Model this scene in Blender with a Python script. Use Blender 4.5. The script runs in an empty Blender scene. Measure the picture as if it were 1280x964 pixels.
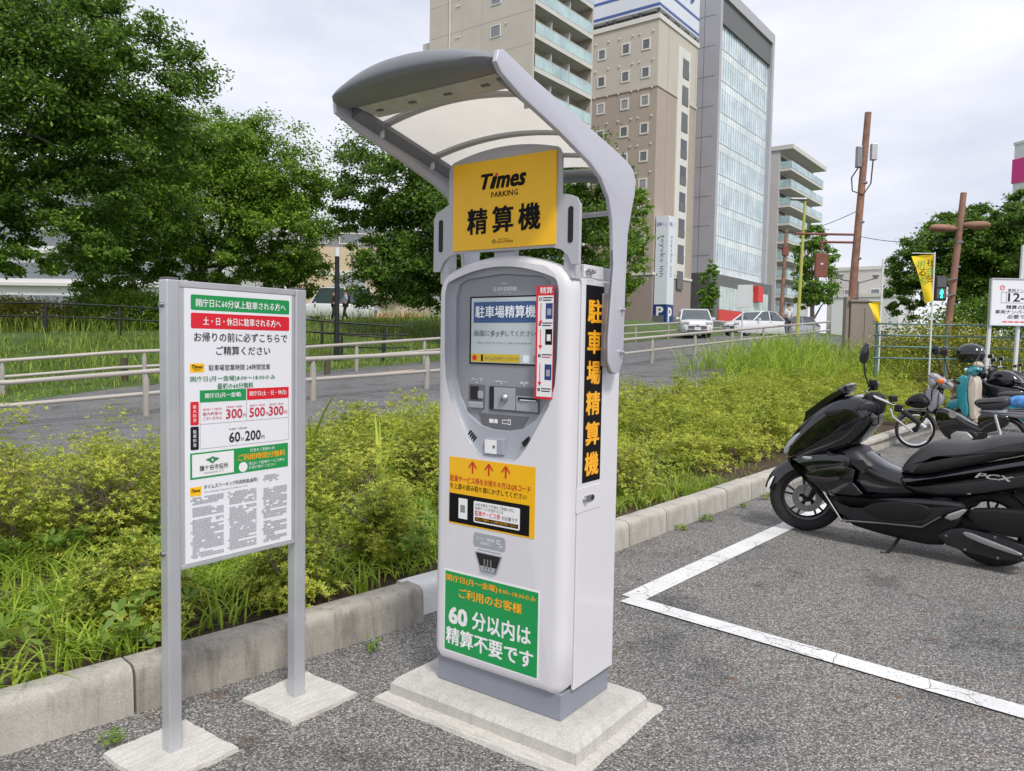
import bpy, bmesh, math, random
import numpy as np
from mathutils import Vector, Matrix
random.seed(7)
RNG = np.random.default_rng(7)
R = math.radians
SC = bpy.context.scene
COL = SC.collection

# ------------------------------------------------------------------ camera
cam_d = bpy.data.cameras.new('camera')
cam = bpy.data.objects.new('camera', cam_d)
COL.objects.link(cam)
cam_d.sensor_fit = 'HORIZONTAL'
cam_d.sensor_width = 36.0
cam_d.lens = 27.0
cam_d.clip_start = 0.05
cam_d.clip_end = 6000.0
cam.matrix_world = (Matrix.Translation((0, 0, 1.5)) @ Matrix.Rotation(R(90 - 3.1), 4, 'X')
                    @ Matrix.Rotation(R(1.0), 4, 'Z'))
SC.camera = cam

# ------------------------------------------------------------------ sky and sun (thin bright overcast)
SUN_EL, SUN_AZ = R(52), R(158)       # azimuth measured clockwise from +Y
world = bpy.data.worlds.new('World')
SC.world = world
world.use_nodes = True
nt = world.node_tree
nt.nodes.clear()
w_out = nt.nodes.new('ShaderNodeOutputWorld')
w_bg = nt.nodes.new('ShaderNodeBackground')
w_sky = nt.nodes.new('ShaderNodeTexSky')
w_sky.sky_type = 'NISHITA'
w_sky.sun_disc = False
w_sky.sun_elevation = SUN_EL
w_sky.sun_rotation = SUN_AZ
w_sky.air_density = 1.2
w_sky.dust_density = 3.0
w_tc = nt.nodes.new('ShaderNodeTexCoord')
w_map = nt.nodes.new('ShaderNodeMapping')
w_map.inputs['Scale'].default_value = (1.0, 1.0, 3.2)
w_n = nt.nodes.new('ShaderNodeTexNoise')
w_n.inputs['Scale'].default_value = 2.6
w_n.inputs['Detail'].default_value = 7.0
w_n.inputs['Roughness'].default_value = 0.55
w_r = nt.nodes.new('ShaderNodeValToRGB')
w_r.color_ramp.elements[0].position = 0.30
w_r.color_ramp.elements[0].color = (6.5, 6.9, 8.3, 1)
w_r.color_ramp.elements[1].position = 0.72
w_r.color_ramp.elements[1].color = (10.4, 10.4, 10.8, 1)
w_mix = nt.nodes.new('ShaderNodeMixRGB')
w_mix.inputs['Fac'].default_value = 0.90
nt.links.new(w_tc.outputs['Generated'], w_map.inputs['Vector'])
nt.links.new(w_map.outputs['Vector'], w_n.inputs['Vector'])
nt.links.new(w_n.outputs['Fac'], w_r.inputs['Fac'])
nt.links.new(w_sky.outputs['Color'], w_mix.inputs['Color1'])
nt.links.new(w_r.outputs['Color'], w_mix.inputs['Color2'])
nt.links.new(w_mix.outputs['Color'], w_bg.inputs['Color'])
w_bg.inputs['Strength'].default_value = 0.062
nt.links.new(w_bg.outputs['Background'], w_out.inputs['Surface'])

sun_d = bpy.data.lights.new('sun', 'SUN')
sun_d.energy = 1.5
sun_d.angle = R(10)
sun_d.color = (1.0, 0.96, 0.9)
sun = bpy.data.objects.new('sun', sun_d)
COL.objects.link(sun)
sun_dir = Vector((math.sin(SUN_AZ) * math.cos(SUN_EL), math.cos(SUN_AZ) * math.cos(SUN_EL), math.sin(SUN_EL)))
sun.rotation_euler = sun_dir.to_track_quat('Z', 'Y').to_euler()

SC.view_settings.view_transform = 'Standard'
SC.view_settings.look = 'None'
SC.view_settings.gamma = 1.0
SC.view_settings.exposure = 0.83
SC.view_settings.use_curve_mapping = False
SC.render.engine = 'CYCLES'
SC.cycles.use_denoising = True
SC.cycles.max_bounces = 8
SC.cycles.transparent_max_bounces = 12

# ------------------------------------------------------------------ materials
def new_mat(name):
    m = bpy.data.materials.new(name)
    m.use_nodes = True
    t = m.node_tree
    b = t.nodes['Principled BSDF']
    return m, t, b

def noise(t, scale, detail=4, rough=0.6, coord='Object', vec=None, stretch=None):
    n = t.nodes.new('ShaderNodeTexNoise')
    n.inputs['Scale'].default_value = scale
    n.inputs['Detail'].default_value = detail
    n.inputs['Roughness'].default_value = rough
    tc = t.nodes.new('ShaderNodeTexCoord')
    if stretch:
        mp = t.nodes.new('ShaderNodeMapping')
        mp.inputs['Scale'].default_value = stretch
        t.links.new(tc.outputs[coord], mp.inputs['Vector'])
        t.links.new(mp.outputs['Vector'], n.inputs['Vector'])
    else:
        t.links.new(tc.outputs[coord], n.inputs['Vector'])
    return n

def ramp(t, src, stops):
    r = t.nodes.new('ShaderNodeValToRGB')
    e = r.color_ramp.elements
    while len(e) < len(stops):
        e.new(0.5)
    for el, (p, c) in zip(e, stops):
        el.position = p
        el.color = (*c, 1) if len(c) == 3 else c
    t.links.new(src, r.inputs['Fac'])
    return r

def mixc(t, fac, a, b, mode='MIX'):
    m = t.nodes.new('ShaderNodeMixRGB')
    m.blend_type = mode
    for k, v in (('Fac', fac), ('Color1', a), ('Color2', b)):
        if isinstance(v, (int, float)):
            m.inputs[k].default_value = v
        elif isinstance(v, tuple):
            m.inputs[k].default_value = (*v, 1)
        else:
            t.links.new(v, m.inputs[k])
    return m.outputs['Color']

def bump(t, b, height, strength=0.3, dist=0.01):
    n = t.nodes.new('ShaderNodeBump')
    n.inputs['Strength'].default_value = strength
    n.inputs['Distance'].default_value = dist
    t.links.new(height, n.inputs['Height'])
    t.links.new(n.outputs['Normal'], b.inputs['Normal'])

MATS = {}
def M(name, col=(0.5, 0.5, 0.5), rough=0.5, metal=0.0, var=0.08, scale=8.0, bmp=0.0, bscale=60.0, coat=0.0, spec=0.5):
    """plain surface with slight mottling, procedural"""
    if name in MATS:
        return MATS[name]
    m, t, b = new_mat(name)
    n = noise(t, scale, 5)
    lo = tuple(c * (1 - var) for c in col)
    hi = tuple(min(1, c * (1 + var)) for c in col)
    r = ramp(t, n.outputs['Fac'], [(0.3, lo), (0.7, hi)])
    t.links.new(r.outputs['Color'], b.inputs['Base Color'])
    rr = ramp(t, n.outputs['Fac'], [(0.3, (max(0, rough - .06),) * 3), (0.7, (min(1, rough + .06),) * 3)])
    t.links.new(rr.outputs['Color'], b.inputs['Roughness'])
    b.inputs['Metallic'].default_value = metal
    b.inputs['Coat Weight'].default_value = coat
    b.inputs['Coat Roughness'].default_value = 0.06
    b.inputs['Specular IOR Level'].default_value = spec
    if bmp:
        n2 = noise(t, bscale, 3)
        bump(t, b, n2.outputs['Fac'], bmp, 0.004)
    MATS[name] = m
    return m

def asphalt_mat(name, dark, light, stain=0.35, fine=135.0):
    m, t, b = new_mat(name)
    tc = t.nodes.new('ShaderNodeTexCoord')
    v = t.nodes.new('ShaderNodeTexVoronoi')
    v.inputs['Scale'].default_value = fine
    t.links.new(tc.outputs['Object'], v.inputs['Vector'])
    sep = t.nodes.new('ShaderNodeSeparateColor')
    t.links.new(v.outputs['Color'], sep.inputs['Color'])
    r = ramp(t, sep.outputs['Red'], [(0.0, dark), (0.55, tuple((a + c) / 2 for a, c in zip(dark, light))), (0.85, light), (1.0, tuple(min(1, c * 1.55) for c in light))])
    big = noise(t, 0.9, 5)
    rb = ramp(t, big.outputs['Fac'], [(0.3, (0.78, 0.78, 0.79)), (0.5, (1.0, 0.99, 0.97)), (0.72, (1.12, 1.09, 1.05))])
    c = mixc(t, 1.0, r.outputs['Color'], rb.outputs['Color'], 'MULTIPLY')
    gap = ramp(t, v.outputs['Distance'], [(0.25, (1, 1, 1)), (0.75, (0.45, 0.45, 0.46))])
    c = mixc(t, 1.0, c, gap.outputs['Color'], 'MULTIPLY')
    st = noise(t, 5.5, 4, 0.6)
    rs = ramp(t, st.outputs['Fac'], [(0.62, (0, 0, 0)), (0.74, (stain,) * 3)])
    fac = t.nodes.new('ShaderNodeRGBToBW')
    t.links.new(rs.outputs['Color'], fac.inputs['Color'])
    c = mixc(t, fac.outputs['Val'], c, (0.15, 0.08, 0.045))
    ob = noise(t, 1.7, 6, 0.65)
    ro = ramp(t, ob.outputs['Fac'], [(0.36, (0.66, 0.66, 0.67)), (0.46, (1, 1, 1)), (0.66, (1, 1, 1)), (0.74, (1.14, 1.12, 1.08))])
    c = mixc(t, 1.0, c, ro.outputs['Color'], 'MULTIPLY')
    t.links.new(c, b.inputs['Base Color'])
    b.inputs['Roughness'].default_value = 0.85
    b.inputs['Specular IOR Level'].default_value = 0.3
    inv = ramp(t, v.outputs['Distance'], [(0.0, (1, 1, 1)), (0.8, (0, 0, 0))])
    bump(t, b, inv.outputs['Color'], 0.6, 0.004)
    return m

def concrete_mat(name, col, dirt=0.5, scale=3.0, brush=False):
    m, t, b = new_mat(name)
    n1 = noise(t, scale, 7, 0.65)
    r1 = ramp(t, n1.outputs['Fac'], [(0.3, tuple(c * (1 - dirt * .55) for c in col)), (0.62, col)])
    n2 = noise(t, 140, 3)
    r2 = ramp(t, n2.outputs['Fac'], [(0.3, (0.8, 0.8, 0.8)), (0.7, (1.1, 1.1, 1.1))])
    c = mixc(t, 1.0, r1.outputs['Color'], r2.outputs['Color'], 'MULTIPLY')
    if brush:
        n3 = noise(t, 9, 4, 0.6, stretch=(1.0, 9.0, 1.0))
        r3 = ramp(t, n3.outputs['Fac'], [(0.3, (0.84, 0.82, 0.79)), (0.6, (1.04, 1.04, 1.04))])
        c = mixc(t, 1.0, c, r3.outputs['Color'], 'MULTIPLY')
    else:                                              # run-off streaks and pits
        n3 = noise(t, 7, 5, 0.7, stretch=(3.0, 3.0, 0.35))
        r3 = ramp(t, n3.outputs['Fac'], [(0.34, (0.55, 0.53, 0.5)), (0.52, (1, 1, 1))])
        c = mixc(t, dirt, c, mixc(t, 1.0, c, r3.outputs['Color'], 'MULTIPLY'))
    t.links.new(c, b.inputs['Base Color'])
    b.inputs['Roughness'].default_value = 0.9
    bump(t, b, n2.outputs['Fac'], 0.5, 0.004)
    return m

def leaf_mat(name, cols, transl=0.35, rough=0.5):
    """cols: list of (pos, rgb) along the per-leaf random value"""
    m, t, b = new_mat(name)
    g = t.nodes.new('ShaderNodeNewGeometry')
    n = noise(t, 1.6, 3)
    mx = t.nodes.new('ShaderNodeMath'); mx.operation = 'MULTIPLY_ADD'
    t.links.new(g.outputs['Random Per Island'], mx.inputs[0])
    mx.inputs[1].default_value = 0.62
    sub = t.nodes.new('ShaderNodeMath'); sub.operation = 'MULTIPLY_ADD'
    t.links.new(n.outputs['Fac'], sub.inputs[0]); sub.inputs[1].default_value = 0.9; sub.inputs[2].default_value = -0.26
    t.links.new(sub.outputs['Value'], mx.inputs[2])
    r = ramp(t, mx.outputs['Value'], cols)
    t.links.new(r.outputs['Color'], b.inputs['Base Color'])
    b.inputs['Roughness'].default_value = rough
    b.inputs['Specular IOR Level'].default_value = 0.35
    tr = t.nodes.new('ShaderNodeBsdfTranslucent')
    t.links.new(r.outputs['Color'], tr.inputs['Color'])
    ms = t.nodes.new('ShaderNodeMixShader')
    ms.inputs['Fac'].default_value = transl
    t.links.new(b.outputs['BSDF'], ms.inputs[1])
    t.links.new(tr.outputs['BSDF'], ms.inputs[2])
    t.links.new(ms.outputs['Shader'], t.nodes['Material Output'].inputs['Surface'])
    MATS[name] = m
    return m

def glass_mat(name, col, rough=0.08, spec=0.8):
    m, t, b = new_mat(name)
    n = noise(t, 0.35, 3)
    r = ramp(t, n.outputs['Fac'], [(0.3, tuple(c * .7 for c in col)), (0.7, tuple(min(1, c * 1.2) for c in col))])
    t.links.new(r.outputs['Color'], b.inputs['Base Color'])
    b.inputs['Roughness'].default_value = rough
    b.inputs['Specular IOR Level'].default_value = spec
    b.inputs['IOR'].default_value = 1.6
    MATS[name] = m
    return m

# ------------------------------------------------------------------ mesh helpers
class MB:
    def __init__(s):
        s.v = []; s.f = []
    def add(s, vs, fs):
        o = len(s.v)
        s.v += [tuple(p) for p in vs]
        s.f += [tuple(i + o for i in f) for f in fs]
        return s
    def box(s, c, d, rz=0.0, rx=0.0, ry=0.0, taper=1.0):
        h = [x / 2 for x in d]
        rot = Matrix.Rotation(rz, 3, 'Z') @ Matrix.Rotation(ry, 3, 'Y') @ Matrix.Rotation(rx, 3, 'X')
        vs = []
        for z in (-1, 1):
            k = taper if z > 0 else 1.0
            for x, y in ((-1, -1), (1, -1), (1, 1), (-1, 1)):
                vs.append(rot @ Vector((x * h[0] * k, y * h[1] * k, z * h[2])) + Vector(c))
        return s.add(vs, [(3, 2, 1, 0), (4, 5, 6, 7), (0, 1, 5, 4), (1, 2, 6, 5), (2, 3, 7, 6), (3, 0, 4, 7)])
    def cbox(s, x0, x1, y0, y1, z0, z1):
        return s.box(((x0 + x1) / 2, (y0 + y1) / 2, (z0 + z1) / 2), (x1 - x0, y1 - y0, z1 - z0))
    def tube(s, pts, r, n=10, caps=True):
        pts = [Vector(p) for p in pts]
        rs = r if isinstance(r, (list, tuple)) else [r] * len(pts)
        vs = []; fs = []
        up = None
        for i, p in enumerate(pts):
            a = pts[max(i - 1, 0)]; b = pts[min(i + 1, len(pts) - 1)]
            d = (b - a)
            d = d.normalized() if d.length > 1e-9 else Vector((0, 0, 1))
            if up is None:
                up = d.orthogonal().normalized()
            up = (up - d * up.dot(d))
            up = up.normalized() if up.length > 1e-6 else d.orthogonal().normalized()
            w = d.cross(up)
            for k in range(n):
                an = 2 * math.pi * k / n
                vs.append(p + (up * math.cos(an) + w * math.sin(an)) * rs[i])
        for i in range(len(pts) - 1):
            for k in range(n):
                k2 = (k + 1) % n
                fs.append((i * n + k, i * n + k2, (i + 1) * n + k2, (i + 1) * n + k))
        if caps:
            fs.append(tuple(range(n - 1, -1, -1)))
            o = (len(pts) - 1) * n
            fs.append(tuple(range(o, o + n)))
        return s.add(vs, fs)
    def cyl(s, p0, p1, r0, r1=None, n=14):
        return s.tube([p0, p1], [r0, r0 if r1 is None else r1], n)
    def loft(s, loops, cap0=True, cap1=True, closed=True):
        n = len(loops[0])
        vs = [p for l in loops for p in l]
        fs = []
        for i in range(len(loops) - 1):
            for k in range(n if closed else n - 1):
                k2 = (k + 1) % n
                fs.append((i * n + k, i * n + k2, (i + 1) * n + k2, (i + 1) * n + k))
        if cap0: fs.append(tuple(range(n - 1, -1, -1)))
        if cap1:
            o = (len(loops) - 1) * n
            fs.append(tuple(range(o, o + n)))
        return s.add(vs, fs)
    def lathe(s, prof, c=(0, 0, 0), axis='Z', n=24, caps=True):
        loops = []
        for r, h in prof:
            l = []
            for k in range(n):
                a = 2 * math.pi * k / n
                x, y = r * math.cos(a), r * math.sin(a)
                p = (x, y, h) if axis == 'Z' else ((x, h, y) if axis == 'Y' else (h, x, y))
                l.append((p[0] + c[0], p[1] + c[1], p[2] + c[2]))
            loops.append(l)
        return s.loft(loops, caps, caps)
    def prism(s, outline, y0, y1):
        """outline in x,z ; extruded along y"""
        return s.loft([[(x, y0, z) for x, z in outline], [(x, y1, z) for x, z in outline]])
    def slab(s, outline, w, inset, off=0.0, k=3):
        """side outline (x,z) given a rounded thickness 2w across y"""
        n = len(outline)
        pts = [Vector((x, z)) for x, z in outline]
        area = sum(pts[i].x * pts[(i + 1) % n].y - pts[(i + 1) % n].x * pts[i].y for i in range(n))
        sg = 1 if area > 0 else -1
        nrm = []
        for i in range(n):
            e1 = (pts[i] - pts[i - 1]); e2 = (pts[(i + 1) % n] - pts[i])
            a = Vector((-e1.y, e1.x)); b = Vector((-e2.y, e2.x))
            a = a.normalized() if a.length > 1e-9 else a
            b = b.normalized() if b.length > 1e-9 else b
            q = (a + b)
            q = q.normalized() if q.length > 1e-6 else a
            nrm.append(q * sg)
        def ring(d, y):
            return [(pts[i].x + nrm[i].x * d, y + off, pts[i].y + nrm[i].y * d) for i in range(n)]
        loops = []
        for i in range(k + 1):
            a = math.pi / 2 * i / k
            loops.append(ring(inset * (1 - math.sin(a)), -w + min(inset, w) * (1 - math.cos(a))))
        for i in range(k, -1, -1):
            a = math.pi / 2 * i / k
            loops.append(ring(inset * (1 - math.sin(a)), w - min(inset, w) * (1 - math.cos(a))))
        return s.loft(loops)
    def grid(s, nx, ny, fn):
        vs = [fn(i, j) for j in range(ny) for i in range(nx)]
        fs = [(j * nx + i, j * nx + i + 1, (j + 1) * nx + i + 1, (j + 1) * nx + i) for j in range(ny - 1) for i in range(nx - 1)]
        return s.add(vs, fs)

def mesh_of(mb, mat, smooth=False):
    me = bpy.data.meshes.new('m')
    me.from_pydata(mb.v, [], mb.f)
    bm = bmesh.new(); bm.from_mesh(me)
    bmesh.ops.recalc_face_normals(bm, faces=bm.faces)
    bm.to_mesh(me); bm.free()
    if mat: me.materials.append(mat)
    if smooth:
        me.polygons.foreach_set('use_smooth', [True] * len(me.polygons))
    return me

def obj(name, mb, mat, parent=None, smooth=False, bevel=0.0, seg=2, label=None, sub=0):
    me = mb if isinstance(mb, bpy.types.Mesh) else mesh_of(mb, mat, smooth)
    o = bpy.data.objects.new(name, me)
    COL.objects.link(o)
    if parent: o.parent = parent
    if sub:
        md = o.modifiers.new('sub', 'SUBSURF'); md.levels = sub; md.render_levels = sub
    if bevel:
        md = o.modifiers.new('bevel', 'BEVEL'); md.width = bevel; md.segments = seg
        md.limit_method = 'ANGLE'; md.angle_limit = R(35)
        md.harden_normals = False
    if smooth and not sub:
        wn = o.modifiers.new('es', 'EDGE_SPLIT') if not bevel else None
        if wn:
            wn.split_angle = R(42)
    if label: o['label'] = label
    return o

def thing(name, label, cat, loc=(0, 0, 0), rz=0.0, group=None):
    o = bpy.data.objects.new(name, None)
    o.empty_display_size = 0.1
    COL.objects.link(o)
    o.location = loc; o.rotation_euler = (0, 0, rz)
    o['label'] = label; o['category'] = cat
    if group: o['group'] = group
    return o

def tag(o, label, cat, group=None):
    o['label'] = label; o['category'] = cat
    if group: o['group'] = group
    return o

def struct(o): o['kind'] = 'structure'; return o
def stuff(o, label=None, cat=None):
    o['kind'] = 'stuff'
    if label: o['label'] = label
    if cat: o['category'] = cat
    return o

def copy_tree(o, parent=None):
    c = o.copy(); COL.objects.link(c); c.parent = parent
    for ch in list(o.children): copy_tree(ch, c)
    return c

# numpy mesh (quads) -> object
def np_mesh(verts, quads, mat, smooth=False):
    me = bpy.data.meshes.new('m')
    nv, nf = len(verts), len(quads); k = quads.shape[1]
    me.vertices.add(nv); me.vertices.foreach_set('co', np.ascontiguousarray(verts, dtype=np.float32).ravel())
    me.loops.add(nf * k); me.loops.foreach_set('vertex_index', np.ascontiguousarray(quads, dtype=np.int32).ravel())
    me.polygons.add(nf)
    me.polygons.foreach_set('loop_start', np.arange(0, nf * k, k, dtype=np.int32))
    me.polygons.foreach_set('loop_total', np.full(nf, k, dtype=np.int32))
    if smooth: me.polygons.foreach_set('use_smooth', np.ones(nf, dtype=bool))
    me.update(calc_edges=True)
    me.materials.append(mat)
    return me

# text: fitted into a rectangle of the local x-z plane (facing -y)
FONT_CURVE = bpy.data.curves.new('lettering', 'FONT')
FONT_OBJ = bpy.data.objects.new('lettering_source', FONT_CURVE)
def text_mesh(body, shear=0.0, res=1):
    FONT_CURVE.body = body; FONT_CURVE.shear = shear; FONT_CURVE.resolution_u = res
    COL.objects.link(FONT_OBJ)
    dg = bpy.context.evaluated_depsgraph_get(); dg.update()
    me = bpy.data.meshes.new_from_object(FONT_OBJ.evaluated_get(dg))
    COL.objects.unlink(FONT_OBJ)
    co = np.empty(len(me.vertices) * 3, dtype=np.float32); me.vertices.foreach_get('co', co)
    me.calc_loop_triangles()
    tr = np.empty(len(me.loop_triangles) * 3, dtype=np.int32); me.loop_triangles.foreach_get('vertices', tr)
    bpy.data.meshes.remove(me)
    return co.reshape(-1, 3), tr.reshape(-1, 3)
def text(parent, body, rect, y, mat, bold=0.012, shear=0.0, name='lettering', ax='y'):
    """rect = x0,z0,x1,z1 in parent's local x-z plane; heavy strokes are overlaid shifted copies"""
    co, tr = text_mesh(body, shear, 2 if (rect[3] - rect[1]) > .03 else 1)
    lo, hi = co.min(0), co.max(0)
    x0, z0, x1, z1 = rect
    sx = (x1 - x0) / max(1e-6, hi[0] - lo[0]); sz = (z1 - z0) / max(1e-6, hi[1] - lo[1])
    X = x0 + (co[:, 0] - lo[0]) * sx; Z = z0 + (co[:, 1] - lo[1]) * sz
    bx, bz = bold * sx, bold * sz
    sh = [(0, 0)] if bold < .003 else ([(-1, 0), (1, 0)] if bold < .014 else [(-.8, -.6), (.8, -.6), (.8, .6), (-.8, .6), (0, 0)])
    V = []; T = []
    for k, (a, b) in enumerate(sh):
        if ax == 'y': V.append(np.stack([X + a * bx, np.full_like(X, y - 3e-5 * k), Z + b * bz], 1))
        else: V.append(np.stack([np.full_like(X, y + 3e-5 * k), X + a * bx, Z + b * bz], 1))
        T.append(tr + k * len(co))
    return obj(name, np_mesh(np.concatenate(V), np.concatenate(T), mat), mat, parent)
def plate(parent, name, x0, z0, x1, z1, y, mat, th=0.0015, r=0.0):
    mb = MB()
    if r > 0:
        out = []
        for cx, cz, a0 in ((x1 - r, z1 - r, 0), (x0 + r, z1 - r, 90), (x0 + r, z0 + r, 180), (x1 - r, z0 + r, 270)):
            for i in range(5):
                a = R(a0 + i * 22.5); out.append((cx + r * math.cos(a), cz + r * math.sin(a)))
        mb.prism(out, y - th, y)
    else:
        mb.cbox(x0, x1, y - th, y, z0, z1)
    return obj(name, mb, mat, parent)

# ------------------------------------------------------------------ layout frame
# KB axis runs along the kerb (39.5 deg right of the view direction), b is the distance behind the kerb face
KD = Vector((math.sin(R(39.5)), math.cos(R(39.5))))
KL = Vector((-KD.y, KD.x))
K0 = Vector((0.779, 5.523))
def sb(s, b): return K0 + KD * s + KL * b
def to_sb(x, y):
    d = Vector((x, y)) - K0
    return d.dot(KD), d.dot(KL)
def sst(x, a, b):
    t = min(1, max(0, (x - a) / (b - a))); return t * t * (3 - 2 * t)
def hgt(x, y):
    s, b = to_sb(x, y)
    if b < 0.05: return 0.0
    ramp_z = float(np.interp(s, [-6, 0, 4, 8, 14, 33, 36], [-.25, -.12, .33, .48, .84, 2.0, 2.16]))
    h = 0.13 + sst(b, 0.3, 6.5) * (ramp_z - 0.13 * sst(b, 1, 6)) + sst(b, 16.5, 27) * 1.25
    return h
# machine / board grid, 36.2 deg
GA = R(36.2)
GK = Vector((math.sin(GA), math.cos(GA))); GN = Vector((math.cos(GA), -math.sin(GA)))
def gp(n, s): return GN * n + GK * s
GROT = -GA
# ================================================================== GROUND
WHITE_PAINT = None
m_asph = asphalt_mat('asphalt', (0.10, 0.097, 0.094), (0.40, 0.39, 0.37), 0.85, 150.0)
m_path = asphalt_mat('path_asphalt', (0.14, 0.14, 0.145), (0.28, 0.28, 0.285), 0.0, 90.0)

def soil_mat():
    m, t, b = new_mat('soil')
    n = noise(t, 26, 8, 0.7)
    r = ramp(t, n.outputs['Fac'], [(0.3, (0.03, 0.018, 0.012)), (0.55, (0.085, 0.05, 0.032)), (0.75, (0.15, 0.10, 0.065))])
    t.links.new(r.outputs['Color'], b.inputs['Base Color']); b.inputs['Roughness'].default_value = 0.95
    bump(t, b, n.outputs['Fac'], 1.0, 0.03)
    return m
m_soil = soil_mat()
def meadow_mat():
    m, t, b = new_mat('meadow_turf')
    n = noise(t, 1.2, 8, 0.7)
    r = ramp(t, n.outputs['Fac'], [(0.3, (0.03, 0.06, 0.012)), (0.55, (0.075, 0.13, 0.025)), (0.75, (0.14, 0.17, 0.05))])
    t.links.new(r.outputs['Color'], b.inputs['Base Color']); b.inputs['Roughness'].default_value = 0.95
    bump(t, b, n.outputs['Fac'], 1.0, 0.05)
    return m
m_meadow = meadow_mat()

mb = MB().add([(-2500, -2500, -0.35), (2500, -2500, -0.35), (2500, 2500, -0.35), (-2500, 2500, -0.35)], [(0, 1, 2, 3)])
struct(obj('ground', mb, m_meadow))
# parking lot asphalt: right of the kerb
pts = [sb(-25, 1.6), sb(-1.5, 1.6), sb(-1.5, 0.12), sb(70, 0.12), sb(70, -60), sb(-25, -60)]
struct(obj('parking_lot', MB().add([(p.x, p.y, 0) for p in pts], [(0, 1, 2, 3, 4, 5)]), m_asph))

def strip(name, b0, b1, s0, s1, mat, ns, nb, dz=0.0, rough=0.0):
    def fn(i, j):
        s = s0 + (s1 - s0) * i / (ns - 1); b = b0 + (b1 - b0) * j / (nb - 1)
        if name == 'planting_bed':
            bs = float(np.interp(s, [-12, -5.6, -3.4, -1.8, 0], [.95, .42, .22, .12, .1])); b = bs + (b1 - bs) * j / (nb - 1)
        p = sb(s, b)
        return (p.x, p.y, hgt(p.x, p.y) + dz + (random.uniform(-rough, rough) if 0 < j < nb - 1 else 0))
    return obj(name, MB().grid(ns, nb, fn), mat, None, True)
struct(strip('planting_bed', 0.1, 4.75, -12, 26, m_soil, 150, 24, 0, 0.012))
struct(strip('path', 4.74, 16.2, -40, 150, m_path, 120, 14, 0.004))
struct(strip('meadow', 16.15, 160, -60, 200, m_meadow, 90, 60, 0.0, 0.0))
struct(strip('verge', 0.1, 4.75, 26, 150, m_meadow, 40, 8, 0.0))

# painted stall lines ------------------------------------------------
def paint_mat():
    m, t, b = new_mat('line_paint')
    v = t.nodes.new('ShaderNodeTexVoronoi'); v.feature = 'DISTANCE_TO_EDGE'; v.inputs['Scale'].default_value = 3.2
    tc = t.nodes.new('ShaderNodeTexCoord')
    nd = noise(t, 6, 4)
    add = mixc(t, 0.10, tc.outputs['Object'], nd.outputs['Color'], 'ADD')
    t.links.new(add, v.inputs['Vector'])
    crack = ramp(t, v.outputs['Distance'], [(0.003, (0.2, 0.2, 0.2)), (0.009, (1, 1, 1))])
    n = noise(t, 75, 5, 0.7)
    wear = ramp(t, n.outputs['Fac'], [(0.34, (0.25, 0.25, 0.25)), (0.43, (1, 1, 1))])
    n2 = noise(t, 2.2, 4)
    tone = ramp(t, n2.outputs['Fac'], [(0.3, (0.60, 0.60, 0.60)), (0.7, (0.78, 0.78, 0.77))])
    c = mixc(t, 1.0, tone.outputs['Color'], crack.outputs['Color'], 'MULTIPLY')
    c = mixc(t, 1.0, c, wear.outputs['Color'], 'MULTIPLY')
    t.links.new(c, b.inputs['Base Color']); b.inputs['Roughness'].default_value = 0.7
    bump(t, b, n.outputs['Fac'], 0.5, 0.003)
    return m
m_paint = paint_mat()
def line(a, b_, w, z=0.004, n=60, jit=0.004):
    a, b_ = Vector(a), Vector(b_)
    d = (b_ - a).normalized(); q = Vector((-d.y, d.x)) * w / 2
    mb = MB(); vs = []; fs = []
    for i in range(n):
        p = a.lerp(b_, i / (n - 1))
        l = p + q * (1 + random.uniform(-jit, jit) * 20 * w); r = p - q * (1 + random.uniform(-jit, jit) * 20 * w)
        vs += [(l.x, l.y, z), (r.x, r.y, z)]
    for i in range(n - 1):
        fs.append((2 * i, 2 * i + 1, 2 * i + 3, 2 * i + 2))
    o = obj('parking_line', mb.add(vs, fs), m_paint)
    return struct(o)
LA = Vector((0.74, 4.50)); LD = Vector((math.sin(R(39.8)), math.cos(R(39.8))))
line(LA, LA + LD * 22, 0.15, 0.004, 160)
line((0.70, 4.47), (3.3, 2.06), 0.135, 0.008, 60)
line(LA + LD * 3.6 + Vector((0.08, -0.05)), LA + LD * 3.6 + Vector((2.3, -2.2)), 0.13, 0.008, 40)

# kerb ---------------------------------------------------------------
m_kerb_old = concrete_mat('kerb_concrete_dirty', (0.41, 0.38, 0.33), 0.75, 2.4)
m_kerb = concrete_mat('kerb_concrete', (0.50, 0.47, 0.42), 0.45, 3.0)
m_kerb_new = concrete_mat('kerb_concrete_new', (0.80, 0.79, 0.77), 0.15, 3.0)
kerb = bpy.data.objects.new('kerb', None); COL.objects.link(kerb); struct(kerb)
def kerb_stone(a, b_, h=0.19, w=0.16, mat=m_kerb, gap=0.011, r=0.035):
    a, b_ = Vector(a), Vector(b_)
    L = (b_ - a).length - gap
    d = (b_ - a).normalized()
    prof = [(0, -0.12), (0.012, h - r * 1.6)]
    for i in range(1, 5):
        an = R(180 - 90 * i / 4); prof.append((0.012 + r * 1.3 + r * 1.3 * math.cos(an), h - r * 1.3 + r * 1.3 * math.sin(an)))
    prof += [(w - 0.01, h), (w, h - 0.01), (w, -0.12)]
    ns = 7
    loops = []
    for i in range(ns):
        x = L * i / (ns - 1)
        loops.append([(x, y, z + random.uniform(-.0015, .0015)) for y, z in prof])
    o = obj('kerb_stone', MB().loft(loops), mat, kerb, True)
    o.location = (a.x, a.y, 0); o.rotation_euler = (0, 0, math.atan2(d.y, d.x))
    return o
KP = [(-3.05, 1.38), (-1.47, 2.985), (-0.44, 4.06)]
kerb_stone((-4.1, 0.3), KP[0], mat=m_kerb)
kerb_stone(KP[0], KP[1], mat=m_kerb)
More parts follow.
